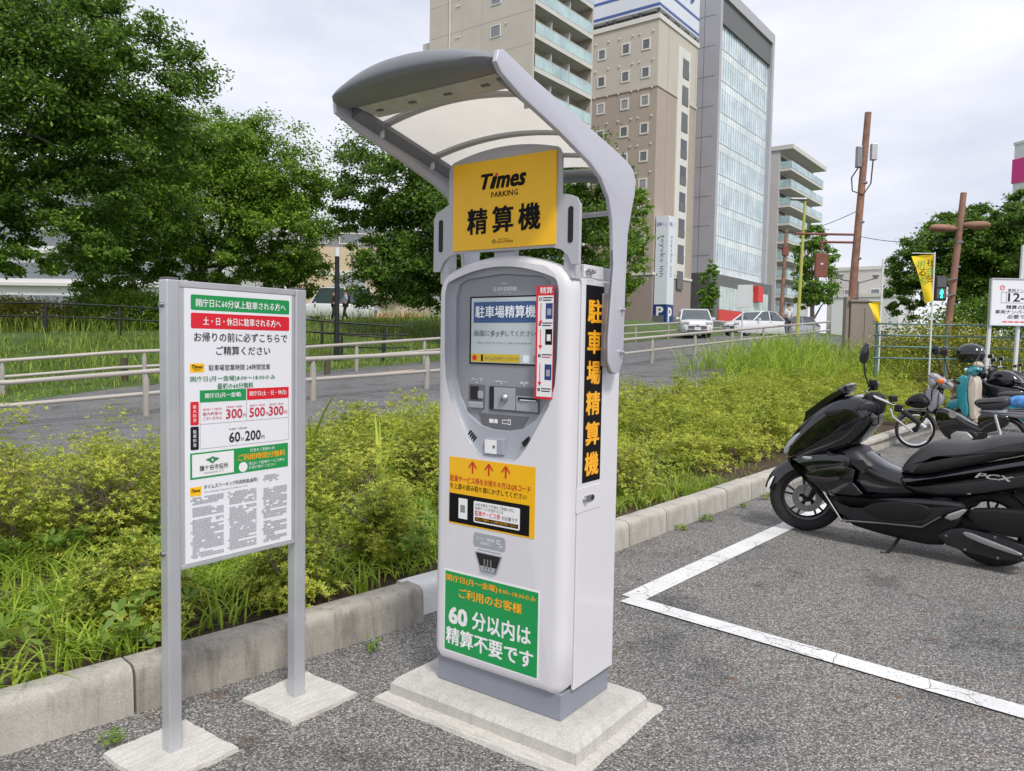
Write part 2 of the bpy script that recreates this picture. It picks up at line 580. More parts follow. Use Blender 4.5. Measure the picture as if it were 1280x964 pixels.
kerb_stone(KP[1], KP[2], mat=m_kerb_old)
kerb_stone((-0.50, 4.11), (0.18, 4.82), h=0.17, w=0.18, mat=m_kerb_new)
a = Vector((0.16, 4.74)); dk = Vector((math.sin(R(38.6)), math.cos(R(38.6))))
ks = 0
while ks < 21:
    kerb_stone(a + dk * ks, a + dk * (ks + 0.598), h=0.19 + random.uniform(-.004, .004), w=0.16, mat=m_kerb)
    ks += 0.6
back_kerb = bpy.data.objects.new('kerb', None); COL.objects.link(back_kerb); struct(back_kerb)
s_ = -9.0
while s_ < 24:
    p0 = sb(s_, 4.74); p1 = sb(s_ + 1.0, 4.74)
    o = obj('kerb_stone', MB().box((0.5, 0, 0), (0.99, 0.12, 0.34)), m_kerb, back_kerb, False, 0.015)
    z0 = hgt(p0.x, p0.y); z1 = hgt(p1.x, p1.y)
    o.location = (p0.x, p0.y, z0 - 0.08); o.rotation_euler = (0, -math.atan2(z1 - z0, 1.0), math.atan2(KD.y, KD.x))
    s_ += 1.0
# buff guide paving along the path
m_buff = M('buff_paving', (0.42, 0.29, 0.17), 0.9, var=0.15, scale=5)
struct(strip('guide_paving', 6.3, 6.62, -30, 3.0, m_buff, 60, 2, 0.009))
m_roadpaint = M('road_paint_ochre', (0.50, 0.33, 0.16), 0.85, var=0.2)
struct(strip('road_marking', 13.9, 14.15, 9.0, 11.2, m_roadpaint, 12, 2, 0.009))
# ================================================================== PAYMENT MACHINE
m_body = M('machine_white', (0.70, 0.69, 0.72), 0.32, var=0.02, scale=3, coat=0.25)
m_body2 = M('machine_side', (0.71, 0.70, 0.73), 0.25, var=0.02, scale=2, coat=0.4)
m_grey = M('machine_grey', (0.27, 0.28, 0.31), 0.45, var=0.03)
m_greyl = M('machine_grey_light', (0.34, 0.36, 0.40), 0.45, var=0.03)
m_greyd = M('machine_grey_dark', (0.13, 0.135, 0.15), 0.5, var=0.03)
m_plinth = M('plinth_grey', (0.24, 0.255, 0.30), 0.42, var=0.06, scale=6)
m_black = M('black_print', (0.006, 0.006, 0.007), 0.6, var=0.1, spec=.15)
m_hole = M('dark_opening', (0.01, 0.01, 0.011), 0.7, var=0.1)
m_yel = M('sign_yellow', (0.95, 0.53, 0.004), 0.42, var=0.02)
m_yel2 = M('sticker_orange', (0.88, 0.47, 0.004), 0.35, var=0.02)
m_grn = M('sign_green', (0.008, 0.30, 0.075), 0.35, var=0.03)
m_red = M('sign_red', (0.70, 0.012, 0.03), 0.38, var=0.03)
m_redtxt = M('red_print', (0.55, 0.03, 0.015), 0.5, var=0.05)
m_wht = M('white_print', (0.82, 0.82, 0.83), 0.45, var=0.01)
m_navy = M('navy_print', (0.015, 0.04, 0.19), 0.4, var=0.05)
m_steel = M('steel', (0.55, 0.55, 0.56), 0.3, 1.0, var=0.06)
m_steel_d = M('steel_dark', (0.28, 0.28, 0.29), 0.4, 1.0, var=0.06)
m_orange_t = M('orange_print', (0.92, 0.42, 0.01), 0.5, var=0.03)
m_grey_t = M('grey_print', (0.24, 0.24, 0.26), 0.5, var=0.05)

def emis(name, col, strength):
    m, t, b = new_mat(name)
    n = noise(t, 3.0, 2)
    r = ramp(t, n.outputs['Fac'], [(0.2, tuple(c * .96 for c in col)), (0.8, col)])
    t.links.new(r.outputs['Color'], b.inputs['Base Color'])
    t.links.new(r.outputs['Color'], b.inputs['Emission Color'])
    b.inputs['Emission Strength'].default_value = strength
    b.inputs['Roughness'].default_value = 0.25
    return m
m_scr = emis('screen_lit', (0.40, 0.45, 0.46), 0.12)
m_scr_navy = emis('screen_navy', (0.03, 0.07, 0.19), 0.12)
m_scr_wht = emis('screen_white', (0.62, 0.66, 0.68), 0.15)
m_scr_yel = emis('screen_yellow', (0.50, 0.36, 0.02), 0.12)
m_scr_txt = emis('screen_text', (0.05, 0.08, 0.09), 0.1)

mp = gp(-1.805, 2.37)
ZB = 0.085
mach = thing('payment_machine', 'white and grey parking payment machine with curved canopy and yellow sign on top', 'payment machine', (mp.x, mp.y, 0), GROT)
XS = 0.015          # traced front coordinates were taken about a slightly different centre

def ray_loop(outline, c, n):
    """resample closed outline by angle around c"""
    out = []
    P = [Vector(p) for p in outline]; C = Vector(c)
    for k in range(n):
        a = 2 * math.pi * (k + 0.5) / n
        d = Vector((math.cos(a), math.sin(a)))
        best = None
        for i in range(len(P)):
            p, q = P[i] - C, P[(i + 1) % len(P)] - C
            e = q - p
            den = d.x * e.y - d.y * e.x
            if abs(den) < 1e-12: continue
            t = (p.x * e.y - p.y * e.x) / den
            u = (p.x * d.y - p.y * d.x) / den
            if t > 0 and -1e-6 <= u <= 1 + 1e-6 and (best is None or t > best): best = t
        out.append((C.x + d.x * best, C.y + d.y * best))
    return out
def arch_outline(hw, z0, zs, zc, rb, rt):
    """rounded box with arched top"""
    o = []
    for i in range(7): a = R(180 + 90 * i / 6); o.append((-hw + rb + rb * math.cos(a), z0 + rb + rb * math.sin(a)))
    for i in range(7): a = R(270 + 90 * i / 6); o.append((hw - rb + rb * math.cos(a), z0 + rb + rb * math.sin(a)))
    for i in range(9): a = R(0 + 62 * i / 8); o.append((hw - rt + rt * math.cos(a), zs + rt * math.sin(a)))
    xl = hw - rt + rt * math.cos(R(62)); zl = zs + rt * math.sin(R(62))
    for i in range(1, 12):
        t = i / 12; x = xl * (1 - 2 * t); o.append((x, zl + (zc - zl) * (1 - (2 * t - 1) ** 2)))
    for i in range(9): a = R(118 + 62 * i / 8); o.append((-hw + rt + rt * math.cos(a), zs + rt * math.sin(a)))
    return o
NL = 180
CB = (0.0, 1.42)
hw = 0.322
outer = ray_loop(arch_outline(hw, 0.178, 1.70, 1.842, 0.035, 0.10), CB, NL)
def inset(loop, d):
    n = len(loop); res = []
    for i in range(n):
        p, a, b = Vector(loop[i]), Vector(loop[i - 1]), Vector(loop[(i + 1) % n])
        e = (b - a).normalized(); res.append((p.x - e.y * d, p.y + e.x * d))
    return res
bez = [(-.300, 1.60), (-.300, 1.70), (-.283, 1.755), (-.235, 1.790), (-.12, 1.808), (0.0, 1.812), (.12, 1.808), (.235, 1.790), (.283, 1.755), (.300, 1.70), (.300, 1.60),
       (.298, 1.45), (.290, 1.35), (.262, 1.27), (.21, 1.19), (.15, 1.10), (.115, 1.062), (.09, 1.048), (-.08, 1.048), (-.11, 1.062), (-.15, 1.10), (-.215, 1.19), (-.262, 1.27), (-.290, 1.35), (-.298, 1.45)]
bez = [(x * 0.915, z) for x, z in bez]
bez_l = ray_loop(bez, CB, NL)
inn = [(-.236, 1.50), (-.236, 1.68), (-.222, 1.735), (-.18, 1.757), (0, 1.772), (.18, 1.757), (.222, 1.735), (.236, 1.68), (.236, 1.50), (.236, 1.36), (.215, 1.285), (.17, 1.215), (.10, 1.172), (.04, 1.160), (-.04, 1.160), (-.10, 1.172), (-.17, 1.215), (-.215, 1.285), (-.236, 1.36)]
inn_l = ray_loop(inn, CB, NL)
def lp(l, y): return [(x, y, z) for x, z in l]
loops = [lp(outer, 0.075), lp(outer, 0.045)]
for i in range(1, 6):
    a = R(18 * i); loops.append(lp(inset(outer, 0.045 * (1 - math.cos(a))), 0.045 - 0.045 * math.sin(a)))
loops.append(lp(bez_l, 0.0))
body = obj('front_shell', MB().loft(loops, False, False), m_body, mach, True)
lipl = inset(bez_l, 0.006)
obj('bezel', MB().loft([lp(bez_l, 0.0), lp(lipl, 0.012), lp([(x * .72 + a * .28, z * .72 + c * .28) for (x, z), (a, c) in zip(lipl, inn_l)], 0.020), lp(inn_l, 0.024), lp(inset(inn_l, .003), 0.036)], False, False), m_greyl, mach, True)
face = obj('control_panel', MB().loft([lp(inset(inn_l, .002), 0.037), lp(inset(inn_l, .004), 0.035)], False, True), m_grey, mach)
# body box behind the shell
D1 = 0.392
ol2 = ray_loop(arch_outline(0.312, 0.182, 1.70, 1.80, 0.012, 0.06), CB, NL)
obj('cabinet', MB().loft([lp(ol2, 0.07), lp(ol2, D1)], True, True), m_body, mach, True)
sp = MB().cbox(0.310, 0.3235, 0.083, D1 - 0.004, 0.186, 1.745)
side = obj('side_door', sp, m_body2, mach, False, 0.004)
obj('side_door', MB().cbox(-0.3235, -0.310, 0.083, D1 - 0.004, 0.186, 1.745), m_body2, mach, False, 0.004)
obj('plinth', MB().cbox(-0.306, 0.308, 0.022, 0.382, ZB, 0.186), m_plinth, mach, False, 0.003)
obj('bracket_plate', MB().cbox(0.3095, 0.3225, 0.095, 0.36, 1.752, 1.80), m_body2, mach, False, 0.002)
for yy in (0.115, 0.14):
    obj('bolt', MB().lathe([(0.0, 0.345), (0.008, 0.343), (0.010, 0.333), (0.010, 0.322)], (0, yy, 1.775), 'X', 12), m_steel, mach, True)

# screen and print on the control panel (front faces look towards -y)
PY = 0.034
fr = obj('screen_frame', MB().cbox(-.168, .176, PY - .004, PY, 1.418, 1.686), m_black, mach, False, 0.002)
scr = obj('screen', MB().cbox(-.158, .170, PY - .0055, PY - .004, 1.424, 1.680), m_scr, mach)
SY = PY - .0065
plate(scr, 'banner', -.146, 1.582, .164, 1.664, SY + .0005, m_scr_navy, .0006)
text(scr, '駐車場精算機', (-.136, 1.602, .155, 1.648), SY - .001, m_scr_wht, 0.02)
text(scr, '画面に', (-.142, 1.529, -.062, 1.551), SY - .001, m_scr_txt, 0.002)
text(scr, 'タッチ', (-.058, 1.527, .010, 1.552), SY - .001, m_scr_txt, 0.02)
text(scr, 'してください', (.014, 1.529, .158, 1.551), SY - .001, m_scr_txt, 0.002)
text(scr, 'Please touch the screen to make your payment.', (-.125, 1.498, .140, 1.507), SY - .001, m_scr_txt, 0.0)
plate(scr, 'banner', -.156, 1.427, .085, 1.459, SY + .0005, m_scr_yel, .0006)
text(scr, 'タイムズのポイントカード', (-.085, 1.434, .078, 1.451), SY - .001, m_scr_txt, 0.006)
mbx = MB().lathe([(0.0, 0), (0.011, 0), (0.011, .0005)], (-.138, SY - .001, 1.443), 'Y', 18)
obj('emblem', mbx, m_red, scr)
plate(scr, 'icon', -.105, 1.430, -.095, 1.456, SY, m_black, .0006)
plate(scr, 'icon', .100, 1.429, .130, 1.457, SY, m_scr_wht, .0006)
plate(scr, 'icon', .148, 1.429, .168, 1.457, SY, m_greyl, .0006)
text(face, 'Times', (-.012, 1.731, .018, 1.739), PY - .001, m_wht, 0.02, 0.2)
text(face, '駐車料金精算機', (-.052, 1.704, .060, 1.722), PY - .001, m_wht, 0.01)
text(face, 'Parking Payment Machine', (-.03, 1.694, .04, 1.699), PY - .001, m_wht, 0.0)
# card reader recess
def recess(name, x0, z0, x1, z1, dep, mat, lip=0.004):
    mb = MB()
    mb.cbox(x0, x1, PY + dep, PY + dep + .002, z0, z1)
    rim = MB()
    for (a, b, c, d) in ((x0 - lip, z0 - lip, x1 + lip, z0), (x0 - lip, z1, x1 + lip, z1 + lip), (x0 - lip, z0, x0, z1), (x1, z0, x1 + lip, z1)):
        rim.cbox(a, c, PY - .004, PY + .001, b, d)
    o = obj(name, mb, mat, mach)
    obj('rim', rim, m_greyl, o)
    return o
rc = obj('card_reader', MB().cbox(-.168, -.088, PY - .003, PY, 1.240, 1.336), m_greyd, mach, False, .003)
obj('card_slot', MB().cbox(-.158, -.118, PY - .006, PY - .003, 1.275, 1.328), m_hole, rc)
obj('card_guide', MB().cbox(-.117, -.092, PY - .010, PY - .003, 1.280, 1.310), m_greyl, rc, False, .002)
obj('ledge', MB().prism([(-.165, 1.240), (-.091, 1.240), (-.091, 1.266), (-.165, 1.266)], PY - .012, PY - .003), m_greyl, rc, False, .004)
mr = obj('cash_recess', MB().cbox(-.064, .176, PY - .003, PY, 1.236, 1.334), m_greyd, mach, False, .003)
obj('recess_shade', MB().cbox(-.061, -.040, PY - .005, PY - .003, 1.242, 1.330), m_hole, mr)  # near-black strip painting in the shade along the recess's left side
obj('cash_plate', MB().cbox(-.038, .066, PY - .006, PY - .003, 1.242, 1.328), m_greyl, mr, False, .002)
obj('note_plate', MB().cbox(.070, .172, PY - .006, PY - .003, 1.242, 1.300), m_greyl, mr, False, .002)
obj('coin_slot', MB().lathe([(0, -.016), (.010, -.016), (.017, -.010), (.020, -.004), (.020, 0)], (.012, PY - .003, 1.288), 'Y', 22), m_steel, mr, True)
obj('coin_slit', MB().cbox(.0105, .0135, PY - .0205, PY - .0185, 1.276, 1.300), m_hole, mr)
obj('note_slot', MB().cbox(.082, .170, PY - .010, PY - .0055, 1.283, 1.296), m_hole, mr)
obj('note_slot_light', MB().cbox(.092, .168, PY - .0115, PY - .010, 1.284, 1.2875), m_wht, mr)
text(face, 'カード', (-.158, 1.350, -.098, 1.362), PY - .001, m_wht, 0.01)
text(face, '硬貨投入口', (-.035, 1.348, .020, 1.356), PY - .001, m_wht, 0.01)
text(face, '紙幣', (.085, 1.346, .125, 1.356), PY - .001, m_wht, 0.01)
for xx in (-.13, -.005, .105):
    obj('pointer', MB().prism([(xx - .005, 1.345), (xx + .005, 1.345), (xx, 1.339)], PY - .0012, PY - .0002), m_wht, face)
# ticket icons below
ip = obj('guide_plate', MB().prism([(-.118, 1.222), (.128, 1.222), (.10, 1.176), (.05, 1.164), (-.05, 1.164), (-.095, 1.176)], PY - .002, PY), m_greyd, mach)
plate(ip, 'icon', -.062, 1.186, -.040, 1.202, PY - .002, m_wht, .0006)
plate(ip, 'icon', -.036, 1.186, -.020, 1.202, PY - .002, m_wht, .0006)
for (a, b, c, d) in ((.002, 1.200, .026, 1.203), (.002, 1.186, .026, 1.189), (.002, 1.186, .005, 1.203), (.030, 1.184, .044, 1.206)):
    plate(ip, 'icon', a, b, c, d, PY - .002, m_wht, .0006)
plate(ip, 'icon', .033, 1.188, .041, 1.202, PY - .0027, m_greyd, .0006)
# lower bezel: reader window and slots
BY = 0.0185
win = obj('code_reader', MB().cbox(-.066, .030, BY - .012, BY + .004, 1.066, 1.128), m_greyl, mach, False, .003)
obj('reader_window', MB().cbox(-.062, -.004, BY - .0135, BY - .012, 1.068, 1.122), m_wht, win)
obj('lens', MB().lathe([(0, 0), (.006, 0), (.006, .001)], (-.016, BY - .0150, 1.096), 'Y', 14), m_greyd, win)
for sx in (-1, 1):
    for i in range(4):
        mbs = MB().box((sx * (.120 + .0085 * i) + .0, BY - .004, 1.118 + .0075 * i), (.0035, .012, .020), ry=R(-32 * sx))
        obj('speaker_slot', mbs, m_hole, mach)
plate(win, 'fine_print', -.05, 1.055, .0, 1.059, BY - .004, m_wht, .0006)

# red edged instruction sticker bent round the right edge of the recess
stx = [(.176, PY - .010), (.216, PY - .012), (.246, PY - .030), (.262, PY - .0385)]
def ribbon(pts, z0, z1, yo):
    mb = MB(); vs = []
    for x, y in pts: vs += [(x, y + yo, z0), (x, y + yo, z1)]
    return mb.add(vs, [(2 * i, 2 * i + 2, 2 * i + 3, 2 * i + 1) for i in range(len(pts) - 1)])
st = obj('instruction_sticker', MB().cbox(.178, .256, -.0035, -.001, 1.297, 1.716), m_red, mach)
plate(st, 'white_field', .187, 1.306, .2545, 1.680, -.0035, m_wht, .0006)
text(st, '精算', (.196, 1.688, .250, 1.711), -.0046, m_wht, 0.02)
for i, zc in enumerate((1.668, 1.575, 1.458, 1.332)):
    obj('numeral_dot', MB().lathe([(0, 0), (.0065, 0), (.0065, .0004)], (.197, -.0046, zc), 'Y', 14), m_black, st)
    text(st, '%d' % (i + 1), (.195, zc - .004, .199, zc + .004), -.0051, m_wht, 0.01)
    for k in range(2 if i < 3 else 2):
        plate(st, 'fine_print', .208, zc + .002 - .009 * k, .252 - .006 * k, zc + .006 - .009 * k, -.0041, m_black if not (i == 2 and k) else m_redtxt, .0004)
for zc, h in ((1.620, .044), (1.525, .040), (1.395, .046)):
    plate(st, 'arrow_shaft', .199, zc - h, .202, zc + h * .75, -.0041, m_red, .0004)
    obj('arrow_head', MB().prism([(.192, zc - h + .012), (.209, zc - h + .012), (.2005, zc - h - .004)], -.0047, -.0041), m_red, st)
    plate(st, 'picture', .222, zc - .026, .252, zc + .032, -.0041, m_navy if zc != 1.525 else m_black, .0005)
    plate(st, 'picture_inset', .229, zc - .012, .246, zc + .012, -.0046, m_wht if zc == 1.525 else m_greyl, .0004)

# orange voucher sticker
ST = -.0012
so = plate(mach, 'voucher_sticker', -.238, .764, .188, 1.038, -.0003, m_yel2, .001)
for ax in (-.116, -.034, .049):
    mbx = MB().cbox(ax - .004, ax + .004, ST - .0012, ST - .0004, .980, 1.020)
    o = obj('arrow', mbx, m_redtxt, so)
    for sgn in (-1, 1):
        obj('arrow_head', MB().box((ax + sgn * .010, ST - .0010, 1.014), (.006, .0008, .032), ry=R(-sgn * 38)), m_redtxt, o)
text(so, '駐車サービス券をお持ちの方はQRコード', (-.232, .936, .168, .964), ST - .0012, m_redtxt, 0.016)
text(so, 'を上部の読み取り部にかざしてください', (-.232, .908, .150, .932), ST - .0012, m_black, 0.012)
sb_ = plate(so, 'photo_panel', -.236, .770, .164, .889, ST, m_black, .0006)
plate(so, 'picture', -.186, .790, -.140, .873, ST - .0008, m_wht, .0005)
plate(so, 'picture', -.176, .816, -.152, .846, ST - .0014, m_grey_t, .0004)
plate(so, 'note', -.107, .786, .120, .872, ST - .0008, m_wht, .0005, .006)
text(so, '60分を超えて庁舎をご利用の方に', (-.098, .852, .095, .866), ST - .0016, m_black, 0.004)
text(so, '駐車サービスを受けるには', (-.098, .838, .040, .850), ST - .0016, m_black, 0.004)
text(so, '駐車サービス券', (-.100, .813, .026, .835), ST - .0016, m_red, 0.02)
text(so, 'が必要です', (.034, .814, .110, .831), ST - .0016, m_black, 0.01)
plate(so, 'strip', -.100, .792, .113, .808, ST - .0013, m_black, .0004)
text(so, '窓口にて駐車サービス券をお受け取りください', (-.094, .795, .107, .806), ST - .0021, m_orange_t, 0.004)
# coin return
tg = plate(mach, 'return_tag', -.106, .690, .052, .746, -.0002, m_greyl, .0012, .012)
text(tg, 'おつり・領収書', (-.090, .718, -.002, .732), -.0022, m_wht, 0.01)
text(tg, '返却口', (-.070, .702, -.020, .714), -.0022, m_wht, 0.01)
for (a, b, c, d) in ((.010, .716, .030, .719), (.010, .728, .030, .731), (.010, .716, .013, .731), (.022, .706, .040, .709)):
    plate(tg, 'icon', a, b, c, d, -.0016, m_wht, .0005)
plate(tg, 'fine_print', -.085, .677, .030, .680, -.0003, m_grey_t, .0004)
cr = obj('coin_return', MB().prism([(-.096, .672), (.040, .672), (.012, .594), (-.066, .594)], -.004, .0), m_greyl, mach, False, .002)
obj('opening', MB().prism([(-.089, .667), (.033, .667), (.007, .599), (-.061, .599)], -.0055, -.004), m_hole, cr)
obj('tray', MB().prism([(-.060, .600), (.006, .600), (.011, .618), (-.065, .618)], -.0085, -.0055), m_greyl, cr)
for xx in (-.044, -.028, -.012):
    obj('grille_bar', MB().cbox(xx - .003, xx + .003, -.0085, -.0055, .606, .648), m_steel, cr)
# green notice
gn = plate(mach, 'green_notice', -.259, .226, .219, .570, -.0003, m_wht, .001)
plate(gn, 'green_field', -.252, .233, .212, .563, -.0014, m_grn, .0006)
GY = -.0028
text(gn, '開庁日(月〜金曜)', (-.245, .520, .018, .551), GY, m_orange_t, 0.016)
text(gn, '8:00~18:00のみ', (.026, .524, .200, .545), GY, m_orange_t, 0.012)
text(gn, 'ご利用のお客様', (-.177, .464, .137, .504), GY, m_orange_t, 0.022)
text(gn, '60', (-.227, .350, -.135, .417), GY, m_wht, 0.05)
text(gn, '分以内は', (-.105, .350, .180, .424), GY, m_wht, 0.03)
text(gn, '精算不要です', (-.242, .262, .193, .332), GY, m_wht, 0.03)
# side lettering strip (on the +x face)
sx0 = 0.3235
def side_text(parent, body, rect, mat, bold, x):
    return text(parent, body, rect, x, mat, bold, ax='x')
ls = obj('side_label', MB().cbox(sx0, sx0 + .0012, .112, .246, .978, 1.726), m_black, mach)
for i, ch in enumerate('駐車場精算機'):
    zt = 1.672 - i * .1165
    side_text(ls, ch, (.130, zt - .086, .228, zt), m_orange_t, 0.04, sx0 + .0018)
lk = obj('lock_plate', MB().cbox(sx0, sx0 + .002, .072, .250, .868, .962), m_body, mach, False, .0015)
hd = obj('handle', MB().loft([[(sx0 + .002, .160 + .042 * math.cos(a), .915 + .017 * math.sin(a) * (1 + .25 * math.cos(2 * a))) for a in [2 * math.pi * k / 28 for k in range(28)]],
                              [(sx0 + .006, .160 + .040 * math.cos(a), .915 + .016 * math.sin(a) * (1 + .25 * math.cos(2 * a))) for a in [2 * math.pi * k / 28 for k in range(28)]]]), m_steel, lk, True)
obj('keyhole', MB().lathe([(0, sx0 + .014), (.010, sx0 + .014), (.012, sx0 + .006)], (0, .130, .915), 'X', 18), m_steel, lk, True)
obj('keyhole', MB().lathe([(0, sx0 + .007), (.010, sx0 + .007), (.010, sx0 + .0055)], (0, .186, .915), 'X', 18), m_hole, lk)

# yellow head sign on its backing plate
bk = [(-.272, 1.845), (-.272, 2.19), (-.262, 2.212)]
for i in range(0, 13):
    t = i / 12; x = -.25 + .50 * t; bk.append((x, 2.222 + .034 * (1 - (2 * t - 1) ** 2)))
bk += [(.262, 2.212), (.272, 2.19), (.272, 2.05), (.322, 2.035), (.345, 2.015), (.345, 1.79), (.315, 1.79), (.29, 1.845), (.25, 1.872), (.20, 1.850), (-.20, 1.850), (-.25, 1.850), (-.30, 1.82), (-.33, 1.79), (-.352, 1.79), (-.352, 2.015), (-.335, 2.035), (-.30, 2.045), (-.272, 2.06), (-.272, 1.90)]
m_plate = M('bracket_grey', (0.46, 0.46, 0.50), 0.4, 0.0, var=0.03, coat=0.1)
bk2 = [(-.352, 1.79), (-.352, 2.005), (-.338, 2.03), (-.300, 2.045), (-.272, 2.06), (-.272, 2.19), (-.262, 2.212)]
for i in range(0, 13):
    t = i / 12; x = -.25 + .50 * t; bk2.append((x, 2.222 + .034 * (1 - (2 * t - 1) ** 2)))
bk2 += [(.262, 2.212), (.272, 2.19), (.272, 2.05), (.315, 2.040), (.338, 2.03), (.350, 2.005), (.350, 1.79), (.318, 1.79), (.300, 1.825), (.270, 1.848), (.230, 1.858), (-.230, 1.858), (-.270, 1.848), (-.300, 1.825), (-.318, 1.79)]
hp = obj('sign_backplate', MB().prism(bk2, .012, .020), m_plate, mach, False, .002)
for sgn in (-1, 1):
    obj('slot', MB().slab([(sgn * .312 + .011 * math.cos(a), 1.935 + (.055 if math.sin(a) > 0 else -.055) + .011 * math.sin(a)) for a in [2 * math.pi * k / 20 for k in range(20)]], .0012, .0003, .0112), m_hole, hp)
hs = plate(mach, 'head_sign', -.243, 1.868, .250, 2.210, .012, m_yel, .006)
HY = .005
text(hs, 'T', (-.098, 2.101, -.045, 2.156), HY, m_black, 0.045, 0.28)
text(hs, 'ı', (-.052, 2.101, -.026, 2.142), HY, m_black, 0.05, 0.28)
obj('letter_dot', MB().prism([(-.034, 2.145), (-.022, 2.145), (-.016, 2.156), (-.028, 2.156)], HY - .0005, HY), m_red, hs)
text(hs, 'mes', (-.024, 2.099, .113, 2.142), HY, m_black, 0.045, 0.28)
text(hs, 'PARKING', (-.049, 2.064, .078, 2.085), HY, m_black, 0.014)
for ch, x0 in zip('精算機', (-.165, -.040, .085)):
    text(hs, ch, (x0, 1.930, x0 + .096, 2.027), HY, m_black, 0.035)
text(hs, '0120-77-8924', (-.020, 1.887, .058, 1.897), HY, m_black, 0.006)
text(hs, 'お問い合わせ', (-.015, 1.899, .040, 1.905), HY, m_black, 0.0)
obj('emblem', MB().lathe([(.005, 0), (.008, 0), (.008, .0004), (.005, .0004)], (-.033, HY, 1.895), 'Y', 14, False), m_black, hs)
# uprights behind the sign
for sgn in (-1, 1):
    obj('upright', MB().cbox(sgn * .30 - .022, sgn * .30 + .022, .022, .075, 1.74, 2.02), m_plate, mach, False, .004)
obj('upright', MB().cbox(-.05, .05, .03, .06, 1.80, 1.90), m_plate, mach, False, .003)
obj('tie_rod', MB().tube([(-.36, .21, 2.00), (.36, .21, 2.00)], .010, 8), m_plate, mach, True)

# canopy -------------------------------------------------------------
m_arm = M('arm_silver', (0.52, 0.52, 0.58), 0.38, 0.15, var=0.02, scale=2, coat=0.15)
m_bar = M('canopy_bar_grey', (0.20, 0.21, 0.225), 0.42, 0.1, var=0.03)
def sheet_mat():
    m, t, b = new_mat('canopy_sheet')
    n = noise(t, 3, 4)
    r = ramp(t, n.outputs['Fac'], [(0.3, (0.80, 0.78, 0.74)), (0.7, (0.86, 0.84, 0.80))])
    t.links.new(r.outputs['Color'], b.inputs['Base Color']); b.inputs['Roughness'].default_value = 0.35
    tr = t.nodes.new('ShaderNodeBsdfTranslucent'); t.links.new(r.outputs['Color'], tr.inputs['Color'])
    ms = t.nodes.new('ShaderNodeMixShader'); ms.inputs['Fac'].default_value = 0.82
    t.links.new(b.outputs['BSDF'], ms.inputs[1]); t.links.new(tr.outputs['BSDF'], ms.inputs[2])
    t.links.new(ms.outputs['Shader'], t.nodes['Material Output'].inputs['Surface'])
    return m
m_sheet = sheet_mat()
armo = [(-.516, 2.376), (-.490, 2.384), (-.33, 2.345), (-.02, 2.282), (.205, 2.236), (.315, 2.210), (.362, 2.188), (.386, 2.150), (.380, 2.10), (.354, 2.02), (.330, 1.93), (.322, 1.75), (.318, 1.50), (.312, 1.44), (.290, 1.400), (.258, 1.390), (.222, 1.402), (.196, 1.44), (.190, 1.50), (.205, 1.66), (.222, 1.81), (.205, 1.97), (.172, 2.05), (.110, 2.112), (.03, 2.150), (-.18, 2.215), (-.385, 2.268), (-.50, 2.312), (-.526, 2.34)]
for sgn in (-1, 1):
    mbx = MB(); mbx.slab([(max(y, -.505) if sgn < 0 else y, z) for y, z in armo], .009, .004)
    mbx.v = [(sgn * .368 + vy, vx, vz) for (vx, vy, vz) in mbx.v]
    arm = obj('canopy_arm', mbx, m_arm, mach, True)
    if sgn > 0:
        for zz in (1.64, 1.475):
            obj('bolt', MB().lathe([(0, .394), (.006, .393), (.009, .386), (.009, .377)], (0, .292, zz), 'X', 12), m_steel, arm, True)
    obj('arm_spacer', MB().cbox(min(sgn * .322, sgn * .36), max(sgn * .322, sgn * .36), .23, .30, 1.42, 1.70), m_plate, mach, False, .004)
# power cable down the inner edge of the arm
cp = [(.372, .212, 1.86), (.374, .214, 1.80), (.374, .200, 1.66), (.374, .186, 1.53), (.374, .187, 1.44), (.374, .204, 1.402), (.374, .225, 1.392)]
obj('cable', MB().tube(cp, .0035, 6), m_greyd, mach, True)
# front bar: fat rounded section, bowed up and forward
loops = []
NB = 33
for i in range(NB):
    t = -1 + 2 * i / (NB - 1); x = -.003 + .362 * t
    bow = 1 - t * t
    e = max(0.0, 1 - abs(t) ** 14) ** .5 * .5 + .5
    yr, zr = -.452, 2.334
    yn = -.535 - .055 * bow
    zt = 2.380 + .046 * bow - (.012 if t < -.9 else 0)
    zb = zr + .004 + .012 * bow
    sec = [(yr, zr), (yr - (yr - yn) * .5, (zr + zb) / 2 - .004), (yn + .020, zb), (yn + .006, zb + .006), (yn, zb + .018), (yn + .004, zb + (zt - zb) * .55), (yn + .018, zt - .014), (yn + .040, zt - .003), (yn + .066, zt), (yr - .01, zt - .004), (yr + .03, zt - .014), (yr + .03, zr + .01)]
    ym, zm = (yr + yn) / 2, (zt + zb) / 2
    loops.append([(x, ym + (q[0] - ym) * (e if q[0] < ym else 1), zm + (q[1] - zm) * e) for q in sec])
bar = obj('front_bar', MB().loft(loops), m_bar, mach, True)
